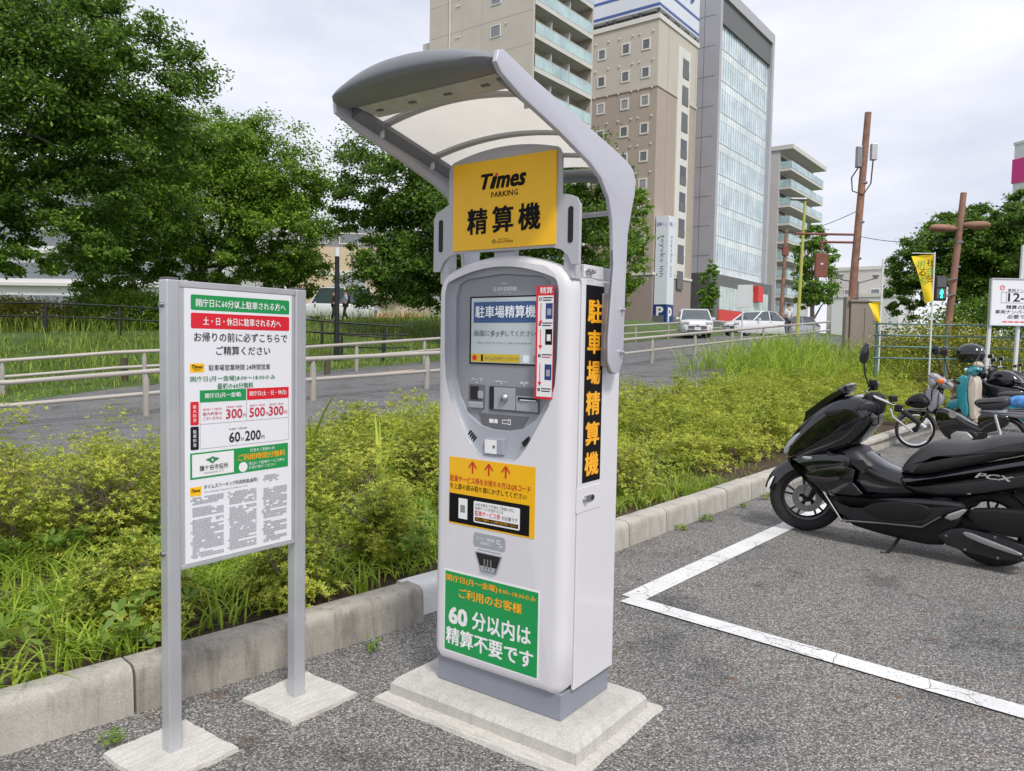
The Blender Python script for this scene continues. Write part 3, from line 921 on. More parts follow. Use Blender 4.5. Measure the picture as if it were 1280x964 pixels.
# light strip under the front of the canopy, sheet and cross ribs
def canz(y, x=0.0):
    b = 1 - (x / .36) ** 2
    return 2.325 + (y + .42) * (2.165 - 2.325) / .72 + .045 * b
def sheet(y0, y1, dz, nx=17, ny=12, xw=.357):
    return MB().grid(nx, ny, lambda i, j: (-xw + 2 * xw * i / (nx - 1), y0 + (y1 - y0) * j / (ny - 1), canz(y0 + (y1 - y0) * j / (ny - 1), -xw + 2 * xw * i / (nx - 1)) + dz))
def thick(mb, th):
    n = len(mb.v); mb.v += [(x, y, z + th) for x, y, z in mb.v[:n]]
    mb.f += [tuple(i + n for i in reversed(f)) for f in mb.f[:]]
    return mb
obj('canopy_sheet', thick(sheet(-.42, .30, .012), .004), m_sheet, mach, True)
m_led = M('lamp_cover', (0.50, 0.49, 0.44), 0.35, var=0.15, scale=20)
le = obj('lamp_cover', MB().loft([[(x, y, z) for (y, z) in ((-.455, 2.332), (-.352, 2.322), (-.352, 2.336), (-.455, 2.346))] for x in (-.30, .32)]), m_led, mach)
for i in range(4):
    xx = -.24 + .16 * i
    obj('lamp', MB().box((xx, -.404, 2.326), (.03, .014, .004)), m_greyd, le)
m_rib = M('canopy_rib', (0.42, 0.42, 0.43), 0.45, var=0.03)
for yy in (-.300, -.02, .17):
    lps = []
    for i in range(13):
        x = -.355 + .71 * i / 12; z = canz(yy, x)
        lps.append([(x, yy - .018, z - .002), (x, yy + .018, z - .002), (x, yy + .018, z + .009), (x, yy - .018, z + .009)])
    rb = obj('canopy_rib', MB().loft(lps), m_rib, mach)
    for sgn in (-1, 1):
        tb = obj('rib_tab', MB().cbox(sgn * .332 - .010, sgn * .332 + .010, yy - .006, yy, canz(yy, .33) - .042, canz(yy, .33) + .0), m_body2, rb, False, .002)
for sgn in (-1, 1):          # inner side rails under the arms
    lps = []
    for i in range(13):
        y = -.43 + .74 * i / 12; z = canz(y, .355)
        lps.append([(sgn * .360, y, z - .020), (sgn * .305, y, z - .006), (sgn * .305, y, z + .010), (sgn * .360, y, z + .020)])
    obj('side_rail', MB().loft(lps), m_bar, mach, True)
obj('rear_rail', MB().tube([(-.358, .30, 2.150), (-.18, .305, 2.178), (0, .307, 2.188), (.18, .305, 2.178), (.358, .30, 2.150)], .026, 12), m_bar, mach, True)

# concrete footing of the machine
m_conc = concrete_mat('pad_concrete', (0.56, 0.54, 0.50), 0.30, 4.0)
m_conc_b = concrete_mat('pad_concrete_rough', (0.60, 0.58, 0.54), 0.25, 6.0, True)
ft = thing('concrete_footing', 'stepped concrete footing under the payment machine', 'footing', (mp.x, mp.y, 0), GROT)
obj('plinth_slab', MB().loft([[(-.47, -.10, 0), (.455, -.10, 0), (.455, .46, 0), (-.47, .46, 0)], [(-.465, -.10, .060), (.45, -.10, .060), (.45, .455, .060), (-.465, .455, .060)], [(-.445, -.078, ZB - .001), (.428, -.078, ZB - .001), (.428, .435, ZB - .001), (-.445, .435, ZB - .001)]]), m_conc, ft)
def rough_pad(w0, w1, d0, d1, z0, z1, seed, jit=.012):
    rr = random.Random(seed); n = 9; jit *= .55
    per = []
    for (ax, ay, bx_, by_) in ((w0, d0, w1, d0), (w1, d0, w1, d1), (w1, d1, w0, d1), (w0, d1, w0, d0)):
        for i in range(n): per.append((ax + (bx_ - ax) * i / n + rr.uniform(-jit, jit), ay + (by_ - ay) * i / n + rr.uniform(-jit, jit)))
    cx, cy = (w0 + w1) / 2, (d0 + d1) / 2
    up = [(cx + (x - cx) * .985, cy + (y - cy) * .985, z1) for x, y in per]
    return MB().loft([[(x, y, z0) for x, y in per], up])
obj('skirt', rough_pad(-.495, .495, -.172, .518, 0.001, .018, 3), m_conc_b, ft)

# ================================================================== NOTICE BOARD
m_alu = M('brushed_aluminium', (0.56, 0.57, 0.60), 0.42, 0.55, var=0.05, scale=5)
m_board = M('board_white', (0.80, 0.81, 0.86), 0.35, var=0.01)
bpos = Vector((-1.218, 2.694))
# the board faces the lot: local +x runs along GK, local -y looks to +GN
brd = thing('notice_board', 'tall white price notice board between two aluminium posts at the kerb', 'sign', (bpos.x, bpos.y, 0), math.atan2(GK.y, GK.x))
for i, (x0, x1) in enumerate(((-.010, .040), (.538, .592))):
    o = obj('post', MB().cbox(x0, x1, -.028, .024, 0.0, 1.705), m_alu, brd, False, .006)
    obj('post_cap', MB().cbox(x0 + .003, x1 - .003, -.025, .021, 1.7055, 1.712), m_greyd, o)
for zz in (1.615, .735):
    obj('bolt', MB().lathe([(0, -.022), (.008, -.021), (.010, -.011)], (0, 0.0, zz), 'X', 10), m_steel_d, brd, True)
pnl = obj('panel', MB().cbox(.0405, .5375, -.022, .004, .668, 1.703), m_alu, brd, False, .003)
obj('rail', MB().cbox(.041, .537, -.026, -.022, 1.680, 1.702), m_alu, brd, False, .002)
obj('rail', MB().cbox(.041, .537, -.026, -.022, .669, .683), m_alu, brd, False, .002)
fc = obj('face', MB().cbox(.058, .520, -.0245, -.022, .686, 1.678), m_board, brd)
FY = -.0262
# horizontal positions were traced on the post plane: rescale into the face
def fx(x): return .058 + (x - .060) * (.462 / .484)
def fp(name, x0, z0, x1, z1, mat, r=0.0, dy=0.0): return plate(fc, name, fx(x0), z0, fx(x1), z1, -.0245 + dy, mat, .0007, r)
def ft_(s, x0, z0, x1, z1, mat, bold=.012, dy=0.0, shear=0): return text(fc, s, (fx(x0), z0, fx(x1), z1), FY + dy, mat, bold, shear)
m_dk = M('dark_print', (0.018, 0.02, 0.028), 0.6, var=0.05, spec=.15)
m_gtx = M('green_print', (0.02, 0.22, 0.075), 0.5, var=0.05)
m_rtx = M('crimson_print', (0.55, 0.02, 0.05), 0.5, var=0.05)
fp('header_green', .086, 1.602, .531, 1.657, m_grn, .006)
ft_('開庁日に60分以上駐車される方へ', .106, 1.614, .512, 1.643, m_wht, .02)
fp('header_red', .086, 1.536, .531, 1.592, m_red, .006)
ft_('土・日・休日に駐車される方へ', .136, 1.549, .488, 1.578, m_wht, .022)
ft_('お帰りの前に必ずこちらで', .098, 1.489, .520, 1.523, m_dk, .012)
ft_('ご精算ください', .190, 1.440, .436, 1.473, m_dk, .012)
fp('logo_tag', .081, 1.378, .140, 1.410, m_yel, .004)
ft_('Times', .088, 1.392, .133, 1.405, m_black, .03, 0, .28)
ft_('PARKING', .096, 1.384, .124, 1.389, m_black, .01)
ft_('駐車場営業時間 24時間営業', .158, 1.383, .436, 1.405, m_dk, .008)
ft_('開庁日(月〜金曜)8:00〜18:00のみ', .082, 1.341, .460, 1.364, m_gtx, .012)
ft_('最初の60分無料', .195, 1.314, .355, 1.336, m_gtx, .016)
fp('table_head_green', .121, 1.268, .323, 1.312, m_grn)
ft_('開庁日(月〜金曜)', .142, 1.280, .300, 1.301, m_wht, .016)
fp('table_head_red', .327, 1.268, .529, 1.312, m_red)
ft_('閉庁日(土・日・休日)', .338, 1.280, .517, 1.301, m_wht, .016)
fp('tab_red', .082, 1.187, .116, 1.272, m_red, .004)
for i, ch in enumerate('最大料金'): ft_(ch, .092, 1.247 - .016 * i, .106, 1.260 - .016 * i, m_wht, .01)
fp('tab_dark', .082, 1.097, .116, 1.182, m_dk, .004)
for i, ch in enumerate('駐車料金'): ft_(ch, .092, 1.157 - .016 * i, .106, 1.170 - .016 * i, m_wht, .01)
for (a, b, c, d) in ((.121, 1.188, .529, 1.1892), (.121, 1.098, .529, 1.0992), (.121, 1.098, .1222, 1.268), (.528, 1.098, .529, 1.268), (.3245, 1.188, .3257, 1.268)):
    fp('table_rule', a, b, c, d, m_grey_t)
ft_('8:00〜18:00', .134, 1.238, .212, 1.246, m_rtx, .006)
ft_('最大料金は', .132, 1.220, .214, 1.232, m_rtx, .008)
ft_('ございません', .132, 1.203, .214, 1.215, m_rtx, .008)
for x0, t1, amt in ((.232, '18:00〜8:00', '300'), (.338, '8:00〜18:00', '500'), (.430, '18:00〜8:00', '300')):
    ft_(t1, x0 + .002, 1.242, x0 + .072, 1.250, m_rtx, .006)
    ft_(amt, x0, 1.202, x0 + .072, 1.237, m_rtx, .02)
    ft_('円', x0 + .076, 1.204, x0 + .090, 1.217, m_rtx, .01)
ft_('0:00〜24:00', .246, 1.158, .326, 1.166, m_dk, .006)
ft_('60', .246, 1.112, .294, 1.149, m_dk, .02)
ft_('分', .298, 1.113, .312, 1.127, m_dk, .01)
ft_('200', .318, 1.112, .390, 1.149, m_dk, .02)
ft_('円', .394, 1.113, .408, 1.127, m_dk, .01)
fp('banner_green', .080, .990, .526, 1.086, m_grn)
fp('city_panel', .088, .997, .266, 1.080, m_wht, 0, -.0006)
for sgn in (-1, 1):
    obj('city_emblem', MB().prism([(fx(.172) + sgn * q[0], 1.055 + q[1]) for q in ((.004, -.006), (.016, -.003), (.028, .003), (.016, .007), (.004, .006))], FY - .0016, FY - .001), m_gtx, fc)
obj('city_emblem', MB().lathe([(.006, 0), (.012, 0), (.012, .0004), (.006, .0004)], (fx(.172), FY - .0014, 1.055), 'Y', 20, False), m_gtx, fc)
ft_('鎌ケ谷市役所', .118, 1.017, .240, 1.038, m_dk, .008, -.0008)
ft_('KAMAGAYA CITY', .136, 1.006, .222, 1.012, m_grey_t, 0, -.0008)
ft_('庁舎をご利用の方', .340, 1.066, .458, 1.079, m_wht, .008)
ft_('ご利用時間分無料', .284, 1.036, .510, 1.061, m_orange_t, .02)
obj('voucher_icon', MB().lathe([(0, 0), (.019, 0), (.019, .0005)], (fx(.308), FY, 1.012), 'Y', 22), m_wht, fc)
ft_('窓口にて駐車サービス券を', .334, 1.015, .508, 1.028, m_wht, .006)
ft_('お受け取りください', .334, 1.000, .464, 1.012, m_wht, .006)
fp('logo_tag', .079, .929, .126, .962, m_yel, .003)
ft_('Times', .084, .943, .120, .955, m_black, .03, 0, .28)
ft_('タイムズパーキング利用約款(抜粋)', .136, .946, .376, .965, m_dk, .008)
ft_('Times Parking Terms and Conditions of Use', .136, .934, .330, .941, m_dk, .0)
# fine print: columns of dashes too small to read in the photograph
fm = MB()
rr = random.Random(5)
def dashes(x0, x1, z1, z0, skip=()):
    z = z1
    while z > z0:
        if rr.random() < .06: z -= .0085
        xe = x1 if rr.random() < .75 else x0 + (x1 - x0) * rr.uniform(.3, .9)
        x = x0 + (.008 if rr.random() < .8 else 0)
        while x < xe:
            w = rr.uniform(.004, .018); e = min(x + w, xe)
            if rr.random() < .93: fm.cbox(fx(x), fx(e), FY, FY + .0006, z - .0022, z + .0022)
            x = e + .0016
        z -= .0072
dashes(.080, .220, .922, .700); dashes(.238, .370, .922, .702); dashes(.396, .520, .915, .704)
dashes(.400, .480, .966, .940)
stuff(obj('fine_print', fm, M('fine_print_grey', (0.42, 0.42, 0.45), 0.5), fc))

# two cast pads round the posts
for nm, (x0, x1, y0, y1), lab in (('concrete_footing', (-.155, .165, -.185, .165), 'small cast concrete pad at the near post of the notice board'),
                                  ('concrete_footing', (.405, .735, -.190, .150), 'small cast concrete pad at the far post of the notice board')):
    o = obj(nm, rough_pad(x0, x1, y0, y1, .0005, .016, int(x0 * 1000), .010), m_conc_b)
    o.location = brd.location; o.rotation_euler = brd.rotation_euler
    tag(o, lab, 'footing', 'cast pads under the notice board')
# ================================================================== HANDRAIL FENCES
m_rail = M('rail_beige', (0.42, 0.39, 0.35), 0.45, 0.0, var=0.06, scale=2)
m_railpost = M('rail_post_beige', (0.34, 0.315, 0.28), 0.5, 0.0, var=0.10, scale=4)
def polyline_fence(name, label, pts, h, hs, spacing, r, rp, mat, pmat, cap=True, phase=0.0):
    """pts: list of (x,y); rails follow the ground"""
    f = thing(name, label, 'fence', (0, 0, 0))
    P = []
    tot = 0
    seglen = []
    for a, b in zip(pts[:-1], pts[1:]):
        seglen.append((Vector(b) - Vector(a)).length)
    tot = sum(seglen)
    def pos(t):
        for (a, b), L in zip(zip(pts[:-1], pts[1:]), seglen):
            if t <= L: return Vector(a).lerp(Vector(b), t / L)
            t -= L
        return Vector(pts[-1])
    n = max(2, int(tot / 1.0) + 1)
    keys = sorted(set([round(tot * i / n, 4) for i in range(n + 1)] + [round(sum(seglen[:i]), 4) for i in range(len(seglen) + 1)]))
    for z in [h] + hs:
        rr = r if z == h else r * .86
        obj('rail', MB().tube([(p.x, p.y, hgt(p.x, p.y) + z) for p in map(pos, keys)], rr, 10), mat, f, True)
    t = phase
    while t < tot:
        p = pos(t); g = hgt(p.x, p.y)
        o = obj('post', MB().tube([(p.x, p.y, g - .2), (p.x, p.y, g + h - .16), (p.x, p.y, g + h - .05), (p.x, p.y, g + h - r * .6)], [rp, rp, rp * .5, rp * .45], 12), pmat, f, True)
        t += spacing
    return f
nf_pts = [sb(-14, 13.8), sb(-6, 13.4), sb(0, 12.3), sb(4.0, 9.6), sb(8, 9.5), sb(14.2, 8.8), sb(18, 8.9), sb(33.5, 8.9)]
polyline_fence('handrail_fence', 'near beige pipe handrail of two rails running behind the azaleas', [(p.x, p.y) for p in nf_pts], .80, [.40], 3.0, .047, .060, m_rail, m_railpost, phase=1.25)
ff_pts = [sb(-14, 18.6), sb(1.5, 17.6), sb(8, 15.2), sb(14, 15.6), sb(27, 16.4), sb(41, 15.6)]
polyline_fence('handrail_fence', 'far beige pipe handrail along the grass side of the path', [(p.x, p.y) for p in ff_pts], .82, [.44], 3.0, .047, .058, m_rail, m_railpost, phase=.5)
m_blackmetal = M('black_metal', (0.02, 0.02, 0.022), 0.45, 0.3, var=0.15)
bf_pts = [(-26, 24.5), (-20, 25.2), (-14, 27), (-8.2, 28.5), (-4.2, 29.3)]
polyline_fence('black_rail_fence', 'low black two-rail fence on the grass below the trees', bf_pts, 1.0, [.55], 2.3, .035, .05, m_blackmetal, m_blackmetal, phase=1.0)
bf2 = [(-8.6, 25.8), (-6.5, 26.2), (-3.6, 26.6)]
polyline_fence('black_rail_fence', 'short black rail by the lamp post at the path edge', bf2, .95, [.5], 1.4, .03, .045, m_blackmetal, m_blackmetal)
# wooden stakes in the grass
m_wood = M('weathered_wood', (0.09, 0.07, 0.05), 0.9, var=0.3, bmp=.5)
for (u, d, lab) in ((-9.9, 19.6, 'short wooden stake in the grass behind the rail, left of the notice board'), (-5.3, 22.0, 'short wooden stake in the grass to the right of the notice board')):
    g = hgt(u, d)
    o = obj('wooden_stake', MB().cyl((u, d, g - .1), (u, d, g + .62), .09, .085, 10), m_wood, None, True)
    tag(o, lab, 'stake')

# ================================================================== VEGETATION GENERATORS
def rand_rot(n, rng, up=0.35):
    """random leaf frames: axis (length dir) a, width dir w"""
    nrm = rng.normal(size=(n, 3)); nrm[:, 2] = np.abs(nrm[:, 2]) + up
    nrm /= np.linalg.norm(nrm, axis=1)[:, None]
    a = rng.normal(size=(n, 3)); a -= nrm * (a * nrm).sum(1)[:, None]
    a /= np.linalg.norm(a, axis=1)[:, None]
    w = np.cross(nrm, a)
    return nrm, a, w
def leaf_quads(P, L, W, rng, up=0.35, frames=None):
    n = len(P)
    nrm, a, w = frames if frames is not None else rand_rot(n, rng, up)
    L = np.broadcast_to(L, (n,))[:, None] * rng.uniform(.7, 1.3, (n, 1)); W = np.broadcast_to(W, (n,))[:, None] * rng.uniform(.8, 1.2, (n, 1))
    v = np.empty((n, 4, 3))
    v[:, 0] = P - a * L * .5
    v[:, 1] = P + w * W * .5 - nrm * L * .06 - a * L * .05
    v[:, 2] = P + a * L * .5 - nrm * L * .12
    v[:, 3] = P - w * W * .5 - nrm * L * .06 - a * L * .05
    return v.reshape(-1, 3), np.arange(n * 4).reshape(-1, 4)

def rosette_leaves(C, Nn, k, L, W, rng):
    """k leaves radiating from every centre C about normal Nn"""
    n = len(C)
    t = rng.normal(size=(n, 3)); t -= Nn * (t * Nn).sum(1)[:, None]; t /= np.linalg.norm(t, axis=1)[:, None]
    bt = np.cross(Nn, t)
    vs = []
    for i in range(k):
        an = 2 * np.pi * i / k + rng.uniform(-.3, .3, n)
        d = t * np.cos(an)[:, None] + bt * np.sin(an)[:, None]
        tilt = rng.uniform(.15, .9, n)[:, None]
        d2 = d + Nn * tilt; d2 /= np.linalg.norm(d2, axis=1)[:, None]
        w = np.cross(d2, Nn); w /= np.linalg.norm(w, axis=1)[:, None]
        l = (L * rng.uniform(.7, 1.25, n))[:, None]; ww = (W * rng.uniform(.8, 1.2, n))[:, None]
        v = np.empty((n, 4, 3))
        v[:, 0] = C; v[:, 1] = C + d2 * l * .55 + w * ww * .5; v[:, 2] = C + d2 * l - Nn * l * .12; v[:, 3] = C + d2 * l * .55 - w * ww * .5
        vs.append(v)
    v = np.stack(vs, 1).reshape(-1, 3)
    return v, np.arange(len(v)).reshape(-1, 4)

def blades(P, H, Wd, rng, lean=0.5, seg=4, az=None):
    """arching grass blades as strips of quads"""
    n = len(P)
    H = np.broadcast_to(H, (n,)) * rng.uniform(.6, 1.3, n); Wd = np.broadcast_to(Wd, (n,)) * rng.uniform(.7, 1.2, n)
    az = rng.uniform(0, 2 * np.pi, n) if az is None else az
    ln = lean * rng.uniform(.3, 1.6, n)
    d = np.stack([np.cos(az), np.sin(az), np.zeros(n)], 1); q = np.stack([-np.sin(az), np.cos(az), np.zeros(n)], 1)
    tw = rng.uniform(-.6, .6, n)[:, None]
    q = q * np.cos(tw) + d * np.sin(tw)
    rows = []
    for i in range(seg + 1):
        t = i / seg
        c = P + d * (ln * H * t * t)[:, None] + np.array([0, 0, 1]) * (H * (t - .38 * np.minimum(ln, 1.4) * t * t * t))[:, None]
        wd = (Wd * (1 - t) ** .7 * (.6 + .8 * min(t * 4, .5)))[:, None] + .0004
        rows.append(c - q * wd * .5); rows.append(c + q * wd * .5)
    v = np.stack(rows, 1)          # n, 2*(seg+1), 3
    m = 2 * (seg + 1)
    base = np.array([[2 * i, 2 * i + 1, 2 * i + 3, 2 * i + 2] for i in range(seg)])
    f = (np.arange(n)[:, None, None] * m + base[None]).reshape(-1, 4)
    return v.reshape(-1, 3), f
def join(*parts):
    V = []; F = []; o = 0
    for v, f in parts:
        V.append(v); F.append(f + o); o += len(v)
    return np.concatenate(V), np.concatenate(F)

m_bark = M('bark', (0.10, 0.08, 0.065), 0.95, var=0.35, scale=14, bmp=.8, bscale=40)
m_bark_pale = M('bark_pale', (0.20, 0.17, 0.14), 0.95, var=0.3, scale=14, bmp=.8, bscale=40)
m_twig = M('twig', (0.12, 0.10, 0.08), 0.95, var=0.4, scale=30)
m_leaf_dark = leaf_mat('foliage_dark', [(0.0, (0.031, 0.068, 0.012)), (0.45, (0.089, 0.178, 0.024)), (0.75, (0.191, 0.327, 0.035)), (1.0, (0.359, 0.498, 0.055))], .42)
m_leaf_mid = leaf_mat('foliage_mid', [(0.0, (0.050, 0.105, 0.014)), (0.45, (0.142, 0.266, 0.028)), (0.75, (0.286, 0.440, 0.040)), (1.0, (0.470, 0.600, 0.068))], .38)
m_leaf_street = leaf_mat('foliage_street', [(0.0, (0.050, 0.105, 0.017)), (0.45, (0.128, 0.270, 0.035)), (0.8, (0.269, 0.446, 0.056)), (1.0, (0.428, 0.586, 0.084))], .35)
m_azalea = leaf_mat('azalea_leaves', [(0.0, (0.065, 0.107, 0.018)), (0.30, (0.218, 0.295, 0.037)), (0.58, (0.422, 0.492, 0.056)), (0.80, (0.612, 0.590, 0.081)), (1.0, (0.620, 0.492, 0.124))], .35, .55)
m_grass = leaf_mat('grass_blades', [(0.0, (0.105, 0.177, 0.017)), (0.45, (0.275, 0.417, 0.035)), (0.8, (0.463, 0.578, 0.062)), (1.0, (0.620, 0.593, 0.159))], .40)
m_mgrass = leaf_mat('meadow_grass', [(0.0, (0.086, 0.136, 0.022)), (0.45, (0.207, 0.301, 0.041)), (0.8, (0.345, 0.428, 0.065)), (1.0, (0.517, 0.459, 0.144))], .35)
m_hedge = leaf_mat('hedge_leaves', [(0.0, (0.073, 0.109, 0.015)), (0.45, (0.273, 0.309, 0.031)), (0.8, (0.510, 0.455, 0.046)), (1.0, (0.620, 0.528, 0.046))], .3)
m_weed = leaf_mat('weed_leaves', [(0.0, (0.070, 0.140, 0.021)), (0.5, (0.182, 0.308, 0.042)), (1.0, (0.364, 0.420, 0.084))], .35)

def tree(name, label, cat_group, base, height, trunk_r, lobes, nclump, nleaf, leaf, mat, bark, seed, crown_bottom=None, flat=.55, limbs=9):
    """lobes: list of (dx,dy,z,rx,ry,rz) ellipsoids in metres, relative to the trunk base"""
    rng = np.random.default_rng(seed)
    rr = random.Random(seed)
    t = thing(name, label, 'tree', (base[0], base[1], base[2]), 0, cat_group)
    # clump centres: near the surface of the lobes, uneven
    vol = np.array([l[3] * l[4] * l[5] for l in lobes]) ** .7
    cnt = np.maximum(1, (nclump * vol / vol.sum()).astype(int))
    C = []; Nn = []; Rr = []
    for l, c in zip(lobes, cnt):
        u = rng.normal(size=(c, 3)); u /= np.linalg.norm(u, axis=1)[:, None]
        rad = rng.uniform(.30, 1.06, c) ** .55
        p = u * rad[:, None] * np.array(l[3:6]) + np.array(l[0:3])
        C.append(p); Nn.append(u); Rr.append(np.full(c, min(l[3:6])))
    C = np.concatenate(C); Nn = np.concatenate(Nn); Rr = np.concatenate(Rr)
    keep = rng.uniform(size=len(C)) < .93
    C, Nn, Rr = C[keep], Nn[keep], Rr[keep]
    cr = (Rr * rng.uniform(.12, .26, len(C)))
    idx = np.repeat(np.arange(len(C)), nleaf)
    off = rng.normal(size=(len(idx), 3)) * .62
    off[:, 2] *= flat
    P = C[idx] + off * cr[idx][:, None]
    out = rng.normal(size=(len(idx), 3)) * .75 + Nn[idx] * .6 + np.array([0, 0, .8])
    out /= np.linalg.norm(out, axis=1)[:, None]
    a = rng.normal(size=(len(idx), 3)); a -= out * (a * out).sum(1)[:, None]; a /= np.linalg.norm(a, axis=1)[:, None]
    v, f = leaf_quads(P, leaf, leaf * .55, rng, frames=(out, a, np.cross(out, a)))
    cb = crown_bottom if crown_bottom is not None else height * .3
    mb = MB()
    k = 7
    tp = [(rr.uniform(-.03, .03) * i, rr.uniform(-.03, .03) * i, (cb + (height - cb) * .45) * i / k) for i in range(k + 1)]
    mb.tube(tp, [trunk_r * (1.25 if i == 0 else 1 - .55 * i / k) for i in range(k + 1)], 10)
    obj('trunk', mb, bark, t, True)
    order = rng.permutation(len(C))[:limbs]
    for i in order:
        z0 = cb * .75 + (tp[-1][2] - cb * .75) * rr.random()
        s_ = Vector((0, 0, z0)); e = Vector(C[i]); mid = s_.lerp(e, .5) + Vector((rr.uniform(-.3, .3), rr.uniform(-.3, .3), rr.uniform(0, .5)))
        obj('limb', MB().tube([s_, s_.lerp(mid, .6), mid, mid.lerp(e, .6), e], [trunk_r * .42, trunk_r * .33, trunk_r * .24, trunk_r * .14, trunk_r * .05], 7), bark, t, True)
    cro = obj('crown', np_mesh(v, f, mat), mat, t)
    return t

# ------------------------------------------------ trees
tree('broadleaf_tree', 'large dark tree with spreading bare limbs at the left edge', 'trees beyond the path', (-19.5, 27.5, hgt(-19.5, 27.5)), 14, .38,
     [(0.5, 0, 8.6, 5.0, 4.5, 4.0), (4.2, -.5, 9.2, 3.6, 3.0, 2.6), (-2.5, 0, 9.5, 4, 4, 3.6), (5.6, .2, 6.9, 2.6, 2.6, 2.0), (2.0, 0, 11.2, 3.4, 3.2, 2.3), (0.5, .5, 5.2, 4.6, 3.5, 1.8), (4.5, 1, 4.8, 3.0, 2.5, 1.6), (6.6, 0, 8.6, 2.2, 2.2, 2.2), (2.5, 0, 3.2, 3.5, 2.5, 1.5), (-1, 0, 3.0, 3.5, 2.5, 1.6)],
     880, 180, .165, m_leaf_dark, m_bark, 11, 3.2, limbs=14)
tree('broadleaf_tree', 'rounded bright green tree behind the notice board', 'trees beyond the path', (-14.5, 36, hgt(-14.5, 36)), 11, .30,
     [(0, 0, 6.2, 4.2, 3.8, 3.4), (2.6, 0, 7.2, 3.0, 2.6, 2.4), (-2.8, .2, 7.0, 3.2, 3, 2.6), (3.6, 0, 4.3, 2.6, 2.6, 2.3), (0.2, 0, 8.3, 2.8, 2.6, 1.7), (-3.6, 0, 4.2, 3.2, 2.8, 2.0), (4.4, 0, 2.4, 1.4, 1.4, 1.4), (1, 0, 3.0, 3.6, 3, 1.4), (-4.5, 0, 2.6, 2.4, 2, 1.6), (4.0, 0, 6.0, 2.2, 2.2, 1.8)],
     880, 180, .16, m_leaf_mid, m_bark, 12, 1.6)
tree('broadleaf_tree', 'wide dark-leaved tree behind the machine canopy', 'trees beyond the path', (-1.6, 33, hgt(-1.6, 33)), 11, .36,
     [(0.4, 0, 6.0, 4.2, 3.6, 3.2), (-3.6, 0, 7.3, 2.6, 2.4, 2.2), (-4.9, 0, 6.0, 1.9, 1.8, 1.3), (3.4, 0, 6.6, 3.0, 2.8, 2.6), (0.4, 0, 8.0, 3.4, 3, 2.0), (-2.9, 0, 3.3, 2.4, 2.2, 1.6), (0.5, 0, 3.0, 3.6, 3, 1.7), (5.2, 0, 5.0, 1.7, 2, 2.6), (-3.3, 0, 3.0, 2.5, 2.4, 1.7), (-1.6, 0, 4.4, 2.4, 2.4, 2.2)],
     900, 170, .155, m_leaf_dark, m_bark, 13, 1.5)
tree('street_tree', 'slender street tree beside the vertical hotel sign', 'street trees', (6.2, 44, hgt(6.2, 44)), 9.5, .16,
     [(0, 0, 6.3, 1.5, 1.5, 1.9), (0.1, 0, 4.2, 1.6, 1.6, 1.7), (-.4, 0, 2.6, 1.3, 1.3, 1.2), (0.6, 0, 7.4, .9, 1, 1.0)], 170, 70, .20, m_leaf_mid, m_bark, 14, 1.0, limbs=5)
tree('street_tree', 'small clipped columnar tree in front of the grey shop front', 'street trees', (15.4, 61, hgt(15.4, 61)), 5.2, .10,
     [(0, 0, 3.4, .72, .72, 1.9), (0, 0, 2.2, .75, .75, 1.2)], 130, 60, .17, m_leaf_street, m_bark, 15, .9, limbs=3)
tree('street_tree', 'dense oval street tree beside the yellow-green lamp post', 'street trees', (20.2, 52, hgt(20.2, 52)), 8.4, .18,
     [(0, 0, 5.6, 1.35, 1.3, 1.9), (0.1, 0, 3.9, 1.6, 1.5, 1.5), (0, 0, 2.9, 1.2, 1.2, .9), (-.1, 0, 6.8, .8, .8, .9)], 200, 70, .20, m_leaf_street, m_bark_pale, 16, 1.5, limbs=5)
tree('broadleaf_tree', 'tall-stemmed tree with a leafy left side behind the yellow banner', 'trees at the right', (18.3, 32, .9), 7.6, .17,
     [(0, 0, 5.0, 2.0, 1.8, 1.3), (-1.6, 0, 4.0, 1.2, 1.2, 1.3), (-2.0, 0, 2.9, .8, .9, 1.0), (1.4, 0, 4.6, 1.6, 1.6, 1.3), (0.6, 0, 5.7, 1.4, 1.4, .9), (1.6, 0, 3.2, 1.3, 1.3, 1.2)], 480, 140, .135, m_leaf_dark, m_bark, 17, 2.6, limbs=9)
tree('broadleaf_tree', 'big layered tree at the right edge above the number sign', 'trees at the right', (21.2, 30.5, .9), 8.6, .22,
     [(0, 0, 4.4, 2.8, 2.4, 1.9), (-.9, 0, 6.0, 1.9, 1.8, 1.2), (1.4, 0, 5.4, 2.2, 2.2, 1.7), (-1.6, 0, 2.6, 1.9, 1.6, 1.3), (1.2, 0, 2.3, 2.4, 2, 1.3), (-2.4, 0, 4.0, 1.2, 1.2, .9), (2.6, 0, 4.0, 2.2, 2, 2.2), (0, 0, 6.6, 1.6, 1.5, .9)], 700, 150, .14, m_leaf_dark, m_bark, 18, 1.2, limbs=10)
